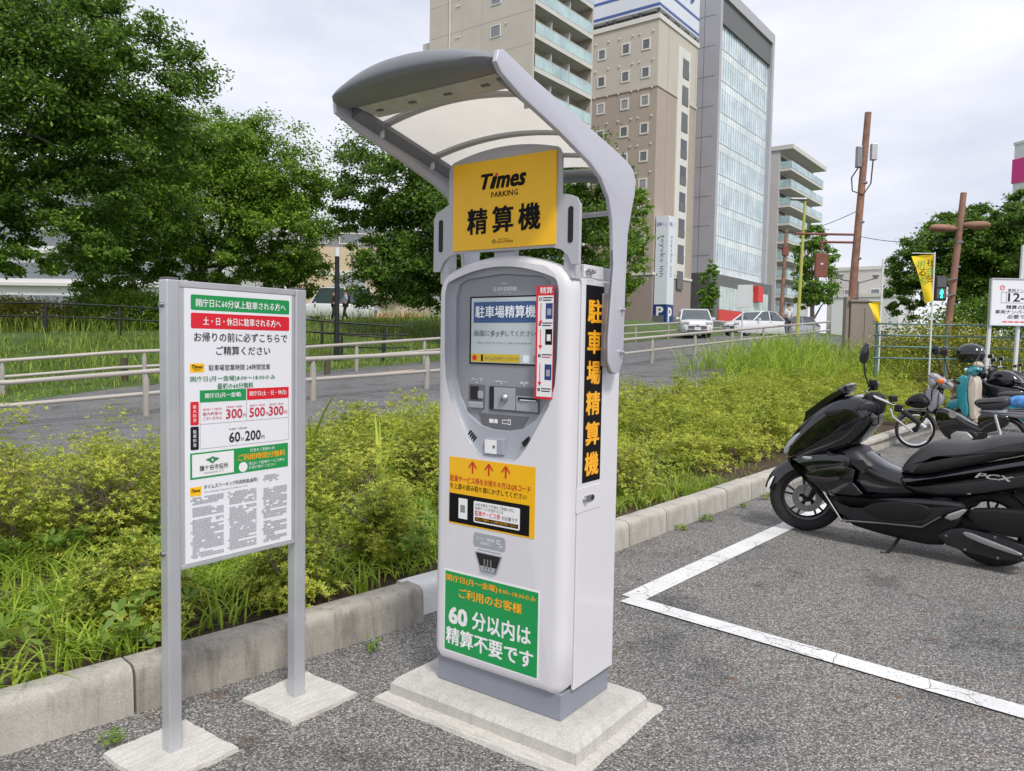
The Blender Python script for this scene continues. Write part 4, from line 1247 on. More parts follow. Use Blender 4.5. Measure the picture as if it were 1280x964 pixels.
# background shrubs under the left trees
def shrub(name, label, c, rx, ry, rz, n, leaf, mat, seed, group=None, flowers=None):
    rng = np.random.default_rng(seed)
    t = thing(name, label, 'shrub', (c[0], c[1], c[2]), 0, group)
    u = rng.normal(size=(n, 3)); u[:, 2] = np.abs(u[:, 2]) * 1.1; u /= np.linalg.norm(u, axis=1)[:, None]
    bumps = 1 + .14 * np.sin(u[:, 0] * 9 + seed) * np.cos(u[:, 1] * 8) + .08 * rng.normal(size=n)
    P = u * np.array([rx, ry, rz]) * (bumps * rng.uniform(.55, 1.0, n) ** .3)[:, None]
    v, f = leaf_quads(P, leaf, leaf * .55, rng, .5)
    obj('foliage', np_mesh(v, f, mat), mat, t)
    rr = random.Random(seed)
    for k in range(4):
        obj('stem', MB().tube([(0, 0, -.1), (rr.uniform(-.3, .3) * rx, rr.uniform(-.3, .3) * ry, rz * .4), (rr.uniform(-.6, .6) * rx, rr.uniform(-.5, .5) * ry, rz * .8)], [.03, .02, .008], 5), m_twig, t, True)
    if flowers is not None:
        q = rng.permutation(n)[:flowers]
        v, f = leaf_quads(P[q] * 1.03, .09, .08, rng, .8)
        stuff(obj('flowers', np_mesh(v, f, m_flower), m_flower, t))
    return t
m_flower = M('yellow_flowers', (0.60, 0.36, 0.02), 0.6, var=.2)
shrub('clipped_shrub', 'yellow-topped shrub at the left edge beyond the black fence', (-19.5, 30.5, hgt(-19.5, 30.5)), 2.6, 1.2, 1.25, 7000, .12, m_hedge, 41, 'shrubs beyond the black fence', 120)
shrub('clipped_shrub', 'mounded green shrub with orange-yellow flowers left of the notice board', (-15.2, 30.5, hgt(-15.2, 30.5)), 2.3, 1.2, 1.45, 7000, .12, m_leaf_mid, 42, 'shrubs beyond the black fence', 160)
shrub('clipped_shrub', 'dark shrub partly hidden behind the top of the notice board', (-11.6, 31.5, hgt(-11.6, 31.5)), 2.6, 1.2, 1.35, 7000, .13, m_leaf_dark, 43, 'shrubs beyond the black fence')
for i_, (x_, lab_) in enumerate(((-24.0, 'dark shrub mass at the far left under the large tree'), (-17.4, 'dark undergrowth between the two left trees'))):
    shrub('dark_shrub', lab_, (x_, 33.5 + i_, hgt(x_, 33.5 + i_)), 3.2 if i_ < 2 else 1.6, 1.2, 1.7 if i_ < 2 else 1.1, 8000, .15, m_leaf_dark, 50 + i_, 'dark shrubs below the trees')
shrub('clipped_hedge', 'long clipped yellow-green hedge behind the green fence', (13.2, 23.5, .55), 3.0, .7, 1.75, 12000, .08, m_hedge, 44, 'hedges behind the green fence')
shrub('clipped_hedge', 'clipped yellow-green hedge below the number sign at right edge', (17.6, 24.0, .5), 1.7, .8, 1.75, 8000, .08, m_hedge, 45, 'hedges behind the green fence')
shrub('dark_shrub', 'dark leafy undergrowth below the right-hand trees', (18.2, 27.5, .5), 5.0, 1.2, 2.9, 15000, .14, m_leaf_dark, 46)

# ------------------------------------------------ azaleas in the bed
def azalea_domes(cells, rng, dens, leafL=.026, k=5):
    """cells: list of (x,y,ground z,rx,h). returns leaf mesh arrays"""
    Cs = []; Ns = []
    for (x, y, g, r, h) in cells:
        n = max(20, int(dens * r * (r + h)))
        ns = max(6, n // 13)
        u = rng.normal(size=(ns, 3)); u[:, 2] = np.abs(u[:, 2]) * 1.15 + .05; u /= np.linalg.norm(u, axis=1)[:, None]
        ph = rng.uniform(0, 6.28, 4)
        bump_ = 1 + .13 * np.sin(u[:, 0] * 7 + ph[0]) + .13 * np.sin(u[:, 1] * 7 + ph[1]) + .09 * np.sin(u[:, 2] * 11 + ph[2])
        rad = bump_ * (1 - np.abs(rng.normal(size=ns)) * .13)
        pc = u * rad[:, None] * np.array([r, r, h]) + np.array([x, y, g + .02])
        idx = np.repeat(np.arange(ns), 13)
        p = pc[idx] + rng.normal(size=(len(idx), 3)) * np.array([.062, .062, .030]) * (r / .35)
        nn = u[idx] * np.array([.7, .7, 1.0]) + np.array([0, 0, .8]) + rng.normal(size=(len(idx), 3)) * .28
        nn /= np.linalg.norm(nn, axis=1)[:, None]
        Cs.append(p); Ns.append(nn)
    return rosette_leaves(np.concatenate(Cs), np.concatenate(Ns), k, leafL, leafL * .42, rng)
def twigs(mb, x, y, g, r, h, n, rr, rad=.006):
    for i in range(n):
        a = rr.uniform(0, 6.28); q = rr.uniform(.2, .9)
        e = Vector((x + r * q * math.cos(a), y + r * q * math.sin(a), g + h * rr.uniform(.6, .95)))
        b_ = Vector((x + rr.uniform(-.06, .06), y + rr.uniform(-.06, .06), g - .02))
        m1 = b_.lerp(e, .45) + Vector((rr.uniform(-.05, .05), rr.uniform(-.05, .05), .04))
        mb.tube([b_, m1, e], [rad, rad * .7, rad * .3], 5)
        for j in range(2):
            t0 = m1.lerp(e, rr.uniform(.1, .6)); e2 = t0 + Vector((rr.uniform(-.5, .5) * r, rr.uniform(-.5, .5) * r, rr.uniform(.1, .35) * h))
            mb.tube([t0, e2], [rad * .5, rad * .2], 4)
m_twig_az = M('azalea_twig', (0.24, 0.20, 0.16), 0.95, var=.4, scale=40)
rng = np.random.default_rng(101); rr = random.Random(101)
def named_azalea(label, x, y, r, h, dens, seed, nt=16, k=5):
    rg = np.random.default_rng(seed); rq = random.Random(seed)
    g = hgt(x, y)
    t = thing('azalea_bush', label, 'bush', (x, y, g), 0, 'azalea bushes near the notice board')
    cells = [(0, 0, 0, r, h)]
    for i in range(4):
        a = rq.uniform(0, 6.28); cells.append((r * .55 * math.cos(a), r * .55 * math.sin(a), h * rq.uniform(.0, .25), r * .6, h * rq.uniform(.65, .8)))
    v, f = azalea_domes(cells, rg, dens, .027, k)
    obj('foliage', np_mesh(v, f, m_azalea), m_azalea, t)
    mb = MB(); twigs(mb, 0, 0, 0, r, h, nt, rq)
    stuff(obj('stems', mb, m_twig_az, t, True))
named_azalea('low rounded azalea bush by the kerb left of the near sign post', -1.80, 3.62, .25, .36, 5600, 201)
named_azalea('azalea bush below the lower edge of the notice board', -1.12, 3.98, .24, .42, 3800, 202)
named_azalea('bronze-tinted azalea bush just right of the far sign post', -.83, 4.72, .27, .50, 3600, 203)
named_azalea('leggy azalea bush with bare grey stems at the left', -2.75, 5.0, .42, .62, 1500, 204, 40)
named_azalea('leggy azalea bush behind the notice board panel', -1.75, 5.2, .42, .66, 1700, 205, 34)
cells = []
def fill(s0, s1, b0, b1, step, hmin, hmax, skip=0.08, rs=(.30, .44)):
    s = s0
    while s < s1:
        b = b0
        while b < b1:
            if rr.random() > skip:
                p = sb(s + rr.uniform(-.15, .15), b + rr.uniform(-.15, .15)); g = hgt(p.x, p.y)
                cells.append((p.x, p.y, g, rr.uniform(*rs), rr.uniform(hmin, hmax)))
            b += step
        s += step
fill(-9, -1.6, 2.6, 4.7, .55, .54, .80, .10)        # left back row
fill(-1.6, 2.5, 1.7, 4.7, .52, .50, .72, .06)       # behind the machine
fill(0.9, 16.5, .85, 3.9, .60, .30, .60, .07, (.30, .42))       # clipped mass right of the machine
near = [c for c in cells if c[1] < 8]; far = [c for c in cells if c[1] >= 8]
v1 = azalea_domes(near, rng, 2500, .031, 5)
v2 = azalea_domes(far, rng, 1700, .042, 4)
v, f = join(v1, v2)
hd_ = obj('azalea_hedge', np_mesh(v, f, m_azalea), m_azalea)
stuff(hd_, 'clipped yellow-green azalea planting filling the kerbed bed', 'hedge')
mb = MB()
for c in near:
    twigs(mb, c[0], c[1], c[2], c[3], c[4] * .97, 11, rr, .0055)
stuff(obj('azalea_twigs', mb, m_twig_az, None, True), 'brown twigs inside the azalea planting', 'twigs')

# grass ------------------------------------------------------------
def scatter_sb(n, s0, s1, b0, b1, rng, clump=0.0):
    S = rng.uniform(s0, s1, n); B = rng.uniform(b0, b1, n)
    if clump:
        k = max(1, n // 14); cs = rng.uniform(s0, s1, k); cb = rng.uniform(b0, b1, k); i = rng.integers(0, k, n)
        S = cs[i] + rng.normal(size=n) * clump; B = np.clip(cb[i] + rng.normal(size=n) * clump, b0, b1)
    X = K0.x + KD.x * S + KL.x * B; Y = K0.y + KD.y * S + KL.y * B
    Z = np.array([hgt(x, y) for x, y in zip(X, Y)])
    return np.stack([X, Y, Z], 1)
parts = []
parts.append(blades(scatter_sb(3200, -5.2, -2.2, .36, 1.5, rng, .07), .17, .015, rng, 1.15, 5))
parts.append(blades(scatter_sb(2600, -5.5, -1.0, 1.3, 2.8, rng, .09), .24, .013, rng, 1.0, 5))
parts.append(blades(scatter_sb(3000, -2.6, .8, .32, 1.9, rng, .07), .17, .014, rng, 1.1, 5))
parts.append(blades(scatter_sb(900, .8, 2.6, .22, 1.0, rng, .06), .15, .009, rng, .9))
parts.append(blades(scatter_sb(260, 2.6, 9, .22, .7, rng, .05), .10, .008, rng, .9))
parts.append(blades(scatter_sb(700, 1, 14, .8, 3.8, rng, .10), .62, .011, rng, .35))
v, f = join(*parts)
stuff(obj('bed_grass', np_mesh(v, f, m_grass), m_grass), 'bright green grass growing between azaleas and kerb', 'grass')
# broad weeds in the left bed
C = scatter_sb(520, -5, .6, .4, 2.2, rng, .08); C[:, 2] += rng.uniform(.05, .22, len(C))
Nn = rng.normal(size=C.shape) * .35 + np.array([0, 0, 1]); Nn /= np.linalg.norm(Nn, axis=1)[:, None]
v, f = rosette_leaves(C, Nn, 6, .075, .030, rng)
stuff(obj('broadleaf_weeds', np_mesh(v, f, m_weed), m_weed), 'low broad-leaved weeds among the bed grass', 'weeds')
# tall reeds
P = scatter_sb(3000, 13.2, 23, 2.4, 6.6, rng, .16); P2 = scatter_sb(700, 10.0, 13.5, 3.4, 4.6, rng, .14)
v, f = join(blades(P, 1.0, .024, rng, .95, 6), blades(P2, .5, .018, rng, .9, 5))
stuff(obj('tall_grass', np_mesh(v, f, m_grass), m_grass), 'tall arching grass at the far end of the bed', 'grass')
rq = np.random.default_rng(77)
for i, (x, y, lab) in enumerate(((-1.72, 6.6, 'tall broad reed with curved leaves right of the notice board'), (-1.05, 6.2, 'single upright reed shoot left of the machine'))):
    n = 9 if i == 0 else 4
    P = np.tile(np.array([[x, y, hgt(x, y)]]), (n, 1)) + rq.normal(size=(n, 3)) * np.array([.05, .05, 0])
    v, f = blades(P, 1.05 if i == 0 else .98, .045, rq, .35, 7)
    tag(obj('reed_plant', np_mesh(v, f, m_grass), m_grass), lab, 'plant')
# meadow beyond the path
P = np.concatenate([scatter_sb(16000, -6, 22, 16.3, 24, rng, .25), scatter_sb(9000, -12, 30, 22, 34, rng, .3)])
v, f = blades(P, .22, .030, rng, .9, 2)
P3 = scatter_sb(3500, -8, 30, 19, 30, rng, .3)
v3, f3 = blades(P3, .75, .03, rng, .5, 3)
stuff(obj('meadow_grass', np_mesh(*join((v, f), (v3, f3)), m_mgrass), m_mgrass), 'rough meadow grass on the bank beyond the path', 'grass')
# weeds in the joint along the kerb foot
vs = []
for (s, b) in [(-3.55, -.02), (-2.35, -.05), (-1.45, -.03), (-.75, -.05), (-.45, -.06), (.95, -.02), (1.35, -.02), (1.45, -.02), (2.15, -.02), (2.7, -.02), (2.85, -.02), (4.0, 0), (5.6, 0)]:
    p = sb(s, b - .03); n = 26
    C = np.tile(np.array([[p.x, p.y, .012]]), (n, 1)) + rng.normal(size=(n, 3)) * np.array([.022, .022, .018]); C[:, 2] = np.abs(C[:, 2] - .012) + .012
    Nn = rng.normal(size=C.shape) * .5 + np.array([0, 0, 1]); Nn /= np.linalg.norm(Nn, axis=1)[:, None]
    vs.append(rosette_leaves(C, Nn, 4, .021, .008, rng))
stuff(obj('kerb_weeds', np_mesh(*join(*vs), m_weed), m_weed), 'small weeds sprouting at the foot of the kerb', 'weeds')
# fallen leaves on the lot
P = np.stack([rng.uniform(-1.6, 4.5, 160), rng.uniform(2.2, 7.5, 160), np.full(160, .006)], 1)
P = P[[i for i in range(160) if to_sb(P[i, 0], P[i, 1])[1] < -.05 and (P[i,0]**2+ (P[i,1]-3)**2 > .5)]]
v, f = leaf_quads(P, .022, .012, rng, 3.0)
m_dead = M('dead_leaves', (0.20, 0.11, 0.05), .9, var=.4, scale=60)
stuff(obj('leaf_litter', np_mesh(v, f, m_dead), m_dead), 'brown leaf litter scattered on the asphalt', 'leaves')
# ================================================================== MOTORCYCLES
m_gloss = M('gloss_black', (0.003, 0.003, 0.006), 0.06, 0.0, var=.15, coat=.8)
m_matte = M('matte_black_plastic', (0.011, 0.011, 0.012), 0.5, var=.12, spec=.3, bmp=.12, bscale=300)
m_matte2 = M('dark_grey_plastic', (0.024, 0.024, 0.027), 0.42, var=.12, spec=.35, bmp=.12, bscale=300)
m_seat = M('seat_vinyl', (0.045, 0.043, 0.046), 0.48, var=.10, bmp=.25, bscale=220)
m_tyre = M('tyre_rubber', (0.020, 0.020, 0.021), 0.85, var=.15)
m_smoke = M('smoked_screen', (0.008, 0.008, 0.010), 0.05, var=.05, coat=1.0)
m_chrome = M('chrome', (0.80, 0.80, 0.80), 0.10, 1.0, var=.03)
m_alloy = M('alloy', (0.50, 0.50, 0.51), 0.32, .9, var=.06)
m_lens = glass_mat('clear_lens', (0.42, 0.44, 0.47), .06, .9)
m_amber = M('amber_lens', (0.75, 0.15, 0.015), 0.2, var=.05, coat=.5)
m_teal = M('teal_paint', (0.02, 0.26, 0.31), 0.25, var=.04, coat=.6)
m_cream = M('cream_plastic', (0.55, 0.48, 0.40), 0.45, var=.05)
m_greyshield = M('grey_shield', (0.34, 0.34, 0.38), 0.45, var=.05)
m_bluebag = M('blue_bag', (0.08, 0.25, 0.60), 0.6, var=.45, scale=14)
DROT = math.atan2(-.714, .70)

def wheel(parent, c, r, wt, yaw=0.0, spokes=5, spoked=False, disc=True, rim_mat=None):
    """c local centre, axle along y (yawed)"""
    rim_mat = rim_mat or m_alloy
    w = obj('wheel', MB().lathe([(r * .60, -wt * .30), (r * .66, -wt * .36), (r * .68, -wt * .30), (r * .68, wt * .30), (r * .66, wt * .36), (r * .60, wt * .30)], (0, 0, 0), 'Y', 36, False) if not spoked else
            MB().lathe([(r * .80, -wt * .34), (r * .86, -wt * .40), (r * .84, 0), (r * .86, wt * .40), (r * .80, wt * .34)], (0, 0, 0), 'Y', 40, False), rim_mat, parent, True)
    w.location = c; w.rotation_euler = (0, 0, yaw)
    ri = .66 if not spoked else .84
    prof = []
    for i in range(11):
        a = R(-150 + 300 * i / 10)
        prof.append((r - wt * .5 + wt * .5 * math.cos(a) * 1.0, wt * .5 * math.sin(a)))
    prof = [(r * ri, -wt * .36)] + [p for p in prof if p[0] > r * ri] + [(r * ri, wt * .36)]
    obj('tyre', MB().lathe(prof, (0, 0, 0), 'Y', 44, False), m_tyre, w, True)
    obj('hub', MB().lathe([(0, -wt * .55), (.035, -wt * .55), (.04, -wt * .3), (.04, wt * .3), (.035, wt * .55), (0, wt * .55)], (0, 0, 0), 'Y', 20), m_matte, w, True)
    if not spoked:
        for k in range(spokes):
            a = 2 * math.pi * k / spokes + .3
            d = Vector((math.cos(a), 0, math.sin(a))); q = Vector((-math.sin(a), 0, math.cos(a)))
            for sg in (-.35, .35):
                p0 = d * .035 + q * .012; p1 = d * r * .63 + q * sg * .10
                obj('spoke', MB().tube([p0, p1], [.012, .009], 6), rim_mat, w, True)
        if disc:
            obj('brake_disc', MB().lathe([(r * .22, -wt * .62), (r * .40, -wt * .62), (r * .40, -wt * .56), (r * .22, -wt * .56)], (0, 0, 0), 'Y', 30, False), m_steel_d, w)
    else:
        mb = MB()
        for k in range(28):
            a = 2 * math.pi * k / 28; b = a + (.35 if k % 2 else -.35)
            mb.tube([(.03 * math.cos(a), wt * .25 * (1 if k % 4 < 2 else -1), .03 * math.sin(a)), (r * .82 * math.cos(b), 0, r * .82 * math.sin(b))], .0016, 4)
        stuff(obj('spokes', mb, m_steel, w))
    return w
def slab_part(parent, name, outline, w, inset, mat, off=0.0, k=3, sub=0):
    return obj(name, MB().slab(outline, w, inset, off, k), mat, parent, True)
def arc_fender(parent, c, r0, r1, a0, a1, w, mat, n=14, yaw=0):
    loops = []
    for i in range(n):
        a = R(a0 + (a1 - a0) * i / (n - 1)); rr_ = r1
        loop = []
        for k in range(9):
            b = -1 + 2 * k / 8
            loop.append((rr_ * math.cos(a) - (abs(b) ** 3) * (r1 - r0) * math.cos(a), b * w, rr_ * math.sin(a) - (abs(b) ** 3) * (r1 - r0) * math.sin(a)))
        for k in range(8, -1, -1):
            b = -1 + 2 * k / 8; q = rr_ - .008
            loop.append((q * math.cos(a) - (abs(b) ** 3) * (r1 - r0) * math.cos(a), b * w * .96, q * math.sin(a) - (abs(b) ** 3) * (r1 - r0) * math.sin(a)))
        loops.append(loop)
    o = obj('fender', MB().loft(loops), mat, parent, True)
    o.location = c; o.rotation_euler = (0, 0, yaw)
    return o
def smooth_closed(pts, it=2):
    for _ in range(it):
        q = []
        n = len(pts)
        for i in range(n):
            a, b = Vector(pts[i]), Vector(pts[(i + 1) % n])
            q.append(tuple(a.lerp(b, .25))); q.append(tuple(a.lerp(b, .75)))
        pts = q
    return pts
SMC = smooth_closed

# ---- big black scooter in the foreground
sc = thing('scooter', 'large glossy black scooter with its front wheel on the stall line', 'scooter', (2.461, 6.294, 0), DROT)
sc.rotation_euler = (R(3.5), 0, DROT)
YAW = R(28)
m_rimd = M('dark_rim', (0.07, 0.07, 0.075), .3, .8, var=.1)
fwx = wheel(sc, (0.0, 0, .29), .29, .105, YAW, 5, rim_mat=m_rimd)
wheel(sc, (1.335, 0, .29), .29, .125, 0, 5, disc=False, rim_mat=m_rimd)
fd = arc_fender(sc, (0.0, 0, .29), .26, .335, 168, 42, .075, m_gloss, 16, YAW)
tr_ = obj('fender_white_arc', MB().tube([(.315 * math.cos(R(a)), -.074, .315 * math.sin(R(a)) - .004) for a in (170, 164, 158, 152, 146)], [.004, .011, .013, .010, .004], 8), m_wht, sc, True)  # thin white arc along the lower front edge of the fender
tr_.location = (0, 0, .29); tr_.rotation_euler = (0, 0, YAW)
for s_ in (-1, 1):
    q = Matrix.Rotation(YAW, 3, 'Z') @ Vector((.02, s_ * .075, 0))
    obj('fork', MB().tube([(q.x, q.y, .30), (q.x + .14, q.y * .9, .62)], [.024, .026], 10), m_matte, sc, True)
slab_part(sc, 'front_cowl', SMC([(-.145, .69), (-.10, .79), (.0, .915), (.13, 1.04), (.27, 1.13), (.38, 1.155), (.47, 1.14), (.55, 1.05), (.565, .96), (.50, .86), (.42, .77), (.28, .70), (.12, .64), (-.03, .56), (-.10, .58)], 1), .170, .095, m_gloss, 0, 5)
slab_part(sc, 'windscreen', SMC([(-.03, .895), (.14, 1.085), (.27, 1.20), (.352, 1.252), (.345, 1.165), (.26, 1.12), (.10, .99)], 1), .125, .05, m_smoke, 0, 4)
for s_ in (-1, 1):
    slab_part(sc, 'headlight', SMC([(-.138, .655), (-.115, .73), (-.03, .83), (.10, .90), (.02, .80), (-.05, .715), (-.10, .650)], 1), .045, .02, m_lens, s_ * .118)
    slab_part(sc, 'meter_visor', SMC([(.20, 1.03), (.38, 1.075), (.35, 1.02), (.24, .985)], 1), .02, .012, m_matte2, s_ * .165)
    slab_part(sc, 'turn_signal', SMC([(.03, .655), (.12, .66), (.115, .635), (.05, .63)], 1), .012, .006, m_lens, s_ * .168)
slab_part(sc, 'leg_shield', SMC([(-.13, .62), (-.05, .55), (.05, .505), (.22, .365), (.365, .155), (.42, .17), (.34, .38), (.30, .52), (.44, .60), (.42, .72), (.15, .70), (-.05, .64)], 1), .180, .065, m_gloss, 0, 4)
slab_part(sc, 'shield_panel', SMC([(.13, .69), (.30, .72), (.43, .775), (.52, .69), (.60, .635), (.55, .58), (.36, .57), (.2, .62)], 1), .165, .10, m_matte2, 0, 4)
slab_part(sc, 'centre_tunnel', SMC([(.36, .74), (.47, .735), (.60, .645), (.76, .602), (.95, .60), (1.0, .45), (.7, .36), (.40, .34), (.30, .50)], 1), .135, .08, m_gloss, 0, 4)
slab_part(sc, 'under_cowl', SMC([(.345, .155), (.70, .105), (1.04, .095), (1.10, .17), (1.22, .33), (1.05, .44), (.6, .40), (.38, .30)], 1), .165, .07, m_matte, 0, 4)
for s_ in (-1, 1):
    slab_part(sc, 'floor_step', SMC([(.24, .42), (.375, .19), (.70, .225), (.95, .245), (1.07, .345), (1.25, .46), (1.02, .46), (.62, .40), (.48, .33), (.35, .36)], 1), .05, .028, m_matte2, s_ * .165)
    slab_part(sc, 'step_pad', SMC([(.51, .315), (.655, .392), (.90, .425), (1.02, .395), (.95, .295), (.68, .25)], 1), .012, .008, m_matte, s_ * .215)
    slab_part(sc, 'passenger_step', SMC([(1.07, .352), (1.26, .456), (1.16, .325)], 1), .02, .010, m_alloy, s_ * .205)
    obj('edge_trim', MB().tube([(.23, s_ * .212, .40), (.375, s_ * .215, .198), (.70, s_ * .216, .232), (.95, s_ * .216, .252), (1.07, s_ * .214, .35)], .007, 6), m_steel_d, sc, True)
slab_part(sc, 'seat', SMC([(.745, .60), (.78, .69), (.87, .79), (.96, .855), (1.08, .868), (1.22, .870), (1.34, .925), (1.50, .957), (1.68, .965), (1.78, .94), (1.70, .87), (1.45, .80), (1.17, .69), (.90, .595)], 1), .155, .095, m_seat, 0, 5)
slab_part(sc, 'rear_cowl', SMC([(.74, .595), (.92, .60), (1.17, .69), (1.48, .795), (1.75, .88), (1.93, .90), (1.90, .80), (1.66, .64), (1.38, .535), (1.10, .46), (.82, .46)], 1), .182, .07, m_gloss, 0, 5)
slab_part(sc, 'tail_light', SMC([(1.86, .86), (1.95, .895), (1.96, .85), (1.88, .81)], 1), .12, .03, m_red, 0, 3)
obj('grab_rail', MB().tube([(1.55, -.16, .90), (1.75, -.17, .96), (1.95, -.12, .98), (1.99, 0, .98), (1.95, .12, .98), (1.75, .17, .96), (1.55, .16, .90)], .018, 10), m_matte, sc, True)
slab_part(sc, 'air_box', SMC([(1.20, .42), (1.45, .47), (1.80, .47), (1.78, .33), (1.50, .27), (1.28, .30)], 1), .035, .025, m_matte, -.165)
slab_part(sc, 'transmission_cover', [(1.04, .20), (1.10, .25), (1.20, .285), (1.40, .275), (1.56, .235), (1.62, .19), (1.58, .125), (1.42, .10), (1.24, .115), (1.10, .14)], .035, .012, m_matte2, -.150)
for q_ in ((1.10, .21), (1.22, .135), (1.42, .118), (1.57, .15), (1.40, .258)):
    obj('bolt', MB().lathe([(0, -.192), (.010, -.190), (.010, -.182)], (q_[0], 0, q_[1]), 'Y', 10), m_steel_d, sc)
for k_ in range(5):
    obj('cooling_slot', MB().box((1.28 + .035 * k_, -.186, .185 - .004 * k_), (.012, .006, .06), ry=R(20)), m_hole, sc)
for s_ in (-1, 1):
    slab_part(sc, 'side_fairing', [(.06, .515), (.20, .575), (.36, .625), (.46, .60), (.44, .50), (.52, .42), (.40, .36), (.30, .36), (.215, .385)], .012, .008, m_gloss, s_ * .178)
    slab_part(sc, 'tail_panel', [(.98, .545), (1.20, .60), (1.50, .69), (1.80, .80), (1.84, .775), (1.56, .63), (1.28, .545), (1.04, .50)], .010, .007, m_matte2, s_ * .180)
obj('brake_hose', MB().tube([(.60, -.20, 1.07), (.50, -.16, .98), (.30, -.10, .80), (.10, -.10, .60), (.04, -.085, .34)], .006, 6), m_matte, sc, True)
obj('cable', MB().tube([(.62, -.18, 1.06), (.60, -.12, .96), (.52, -.06, .92)], .005, 6), m_matte, sc, True)
obj('caliper', MB().box((.05, -.075, .36), (.05, .04, .10), ry=R(25)), m_steel_d, sc, False, .008)
slab_part(sc, 'cover_strip', SMC([(1.22, .272), (1.36, .235), (1.56, .185), (1.56, .155), (1.34, .195), (1.20, .240)], 1), .008, .005, m_alloy, -.190)
slab_part(sc, 'engine', SMC([(1.0, .36), (1.3, .36), (1.42, .28), (1.3, .12), (1.05, .12)], 1), .12, .05, m_matte, 0)
slab_part(sc, 'muffler', SMC([(1.10, .22), (1.60, .42), (1.68, .38), (1.62, .26), (1.15, .13)], 1), .055, .04, m_matte2, .20)
arc_fender(sc, (1.335, 0, .29), .28, .34, 62, -10, .07, m_matte, 12)
text(sc, 'PCX', (1.27, .655, 1.50, .690), -.1925, m_chrome, .03, .35, name='emblem')
# steering
st_ = obj('handlebar', MB().tube([(.22, -.34, -.13), (.09, -.20, .0), (-.02, -.10, .05), (-.02, .10, .07), (.06, .20, .10), (.14, .34, .11)], .012, 10), m_chrome, sc, True)
st_.location = (.52, 0, 1.10); st_.rotation_euler = (0, 0, R(40))
for s_ in (-1, 1):
    g0, g1, g2 = (Vector((.12, -.235, -.035)), Vector((.21, -.33, -.12)), Vector((.235, -.357, -.145))) if s_ < 0 else (Vector((.08, .225, .103)), Vector((.135, .33, .110)), Vector((.155, .37, .112)))
    obj('grip', MB().tube([g0, g1], .019, 12), m_matte, st_, True)
    obj('bar_end', MB().tube([g1 + (g2 - g1) * .1, g2], .017, 12), m_alloy, st_, True)
    lv = Vector((-.055, 0, -.035))
    obj('brake_lever', MB().tube([g0.lerp(g1, -.4) + lv * .6, g0 + lv * 1.2, g1 + lv * 1.0 + Vector((0, 0, -.02))], [.009, .009, .006], 8), m_alloy, st_, True)
    obj('switch_box', MB().box(g0.lerp(g1, -.22), (.055, .05, .055), rz=R(-40 * -s_)), m_matte, st_, False, .010)
    obj('master_cylinder', MB().box(g0.lerp(g1, -.55) + Vector((0, 0, .04)), (.05, .05, .045)), m_matte, st_, False, .008)
ms_ = obj('mirror_stalk', MB().tube([(0.02, .16, .10), (-.01, .17, .20), (-.01, .20, .30)], .006, 8), m_matte, st_, True)
obj('mirror', MB().slab(SMC([(-.050, .31), (-.035, .40), (.01, .465), (.030, .42), (.025, .32), (-.01, .275)], 1), .014, .012, .20), m_gloss, st_, True)
obj('steering_cover', MB().slab(SMC([(-.08, .0), (-.05, .08), (.06, .08), (.09, 0), (.05, -.10), (-.06, -.10)], 1), .075, .05, 0), m_matte, st_, True)
ky = obj('meter', MB().slab(SMC([(-.17, -.03), (-.10, .035), (.0, .02), (.03, -.05), (-.12, -.08)], 1), .10, .03, 0), m_matte2, st_, True)
obj('side_stand', MB().tube([(.775, -.10, .14), (.74, -.20, .045), (.715, -.245, .010), (.68, -.25, .012)], [.012, .011, .012, .014], 8), m_matte, sc, True)

# ---- small step-through motorcycle with a front bag
cb = thing('step_through_motorcycle', 'small black step-through motorcycle with orange indicators and a black front bag', 'motorcycle', (6.25, 11.835, 0), DROT)
cb.rotation_euler = (R(3), 0, DROT)
Y2 = R(30)
wheel(cb, (0, 0, .285), .285, .065, Y2, spoked=True, rim_mat=m_chrome)
wheel(cb, (1.19, 0, .285), .285, .07, 0, spoked=True, rim_mat=m_chrome)
arc_fender(cb, (0, 0, .285), .28, .32, 150, 20, .05, m_gloss, 12, Y2)
arc_fender(cb, (1.19, 0, .285), .29, .33, 150, -5, .06, m_gloss, 14)
for s_ in (-1, 1):
    q = Matrix.Rotation(Y2, 3, 'Z') @ Vector((0.01, s_ * .06, 0))
    obj('fork', MB().tube([(q.x, q.y, .285), (q.x + .22, q.y, .70)], .020, 8), m_gloss, cb, True)
slab_part(cb, 'front_bag', SMC([(-.15, .68), (-.06, .80), (.08, .875), (.22, .80), (.25, .69), (.08, .615)], 1), .16, .09, m_matte, -.02, 4)
obj('bag_rack', MB().box((.05, 0, .60), (.30, .22, .02)), m_steel_d, cb)
slab_part(cb, 'leg_shield', SMC([(.15, .88), (.26, .99), (.40, .84), (.34, .68), (.22, .56)], 1), .10, .012, m_greyshield, 0, 2)
slab_part(cb, 'frame', SMC([(.28, .60), (.38, .67), (.57, .59), (.80, .45), (1.0, .40), (1.0, .25), (.81, .20), (.48, .18), (.33, .36)], 1), .10, .05, m_gloss, 0, 4)
slab_part(cb, 'engine', SMC([(.46, .20), (.50, .36), (.80, .38), (.92, .30), (.88, .15), (.6, .13)], 1), .13, .05, m_matte, 0)
slab_part(cb, 'side_cover', SMC([(.87, .62), (1.10, .65), (1.30, .60), (1.22, .42), (1.0, .33), (.87, .36)], 1), .11, .04, m_gloss, 0)
slab_part(cb, 'rear_body', SMC([(.86, .66), (1.10, .69), (1.50, .70), (1.62, .64), (1.45, .58), (1.10, .60), (.90, .60)], 1), .10, .04, m_greyshield, 0)
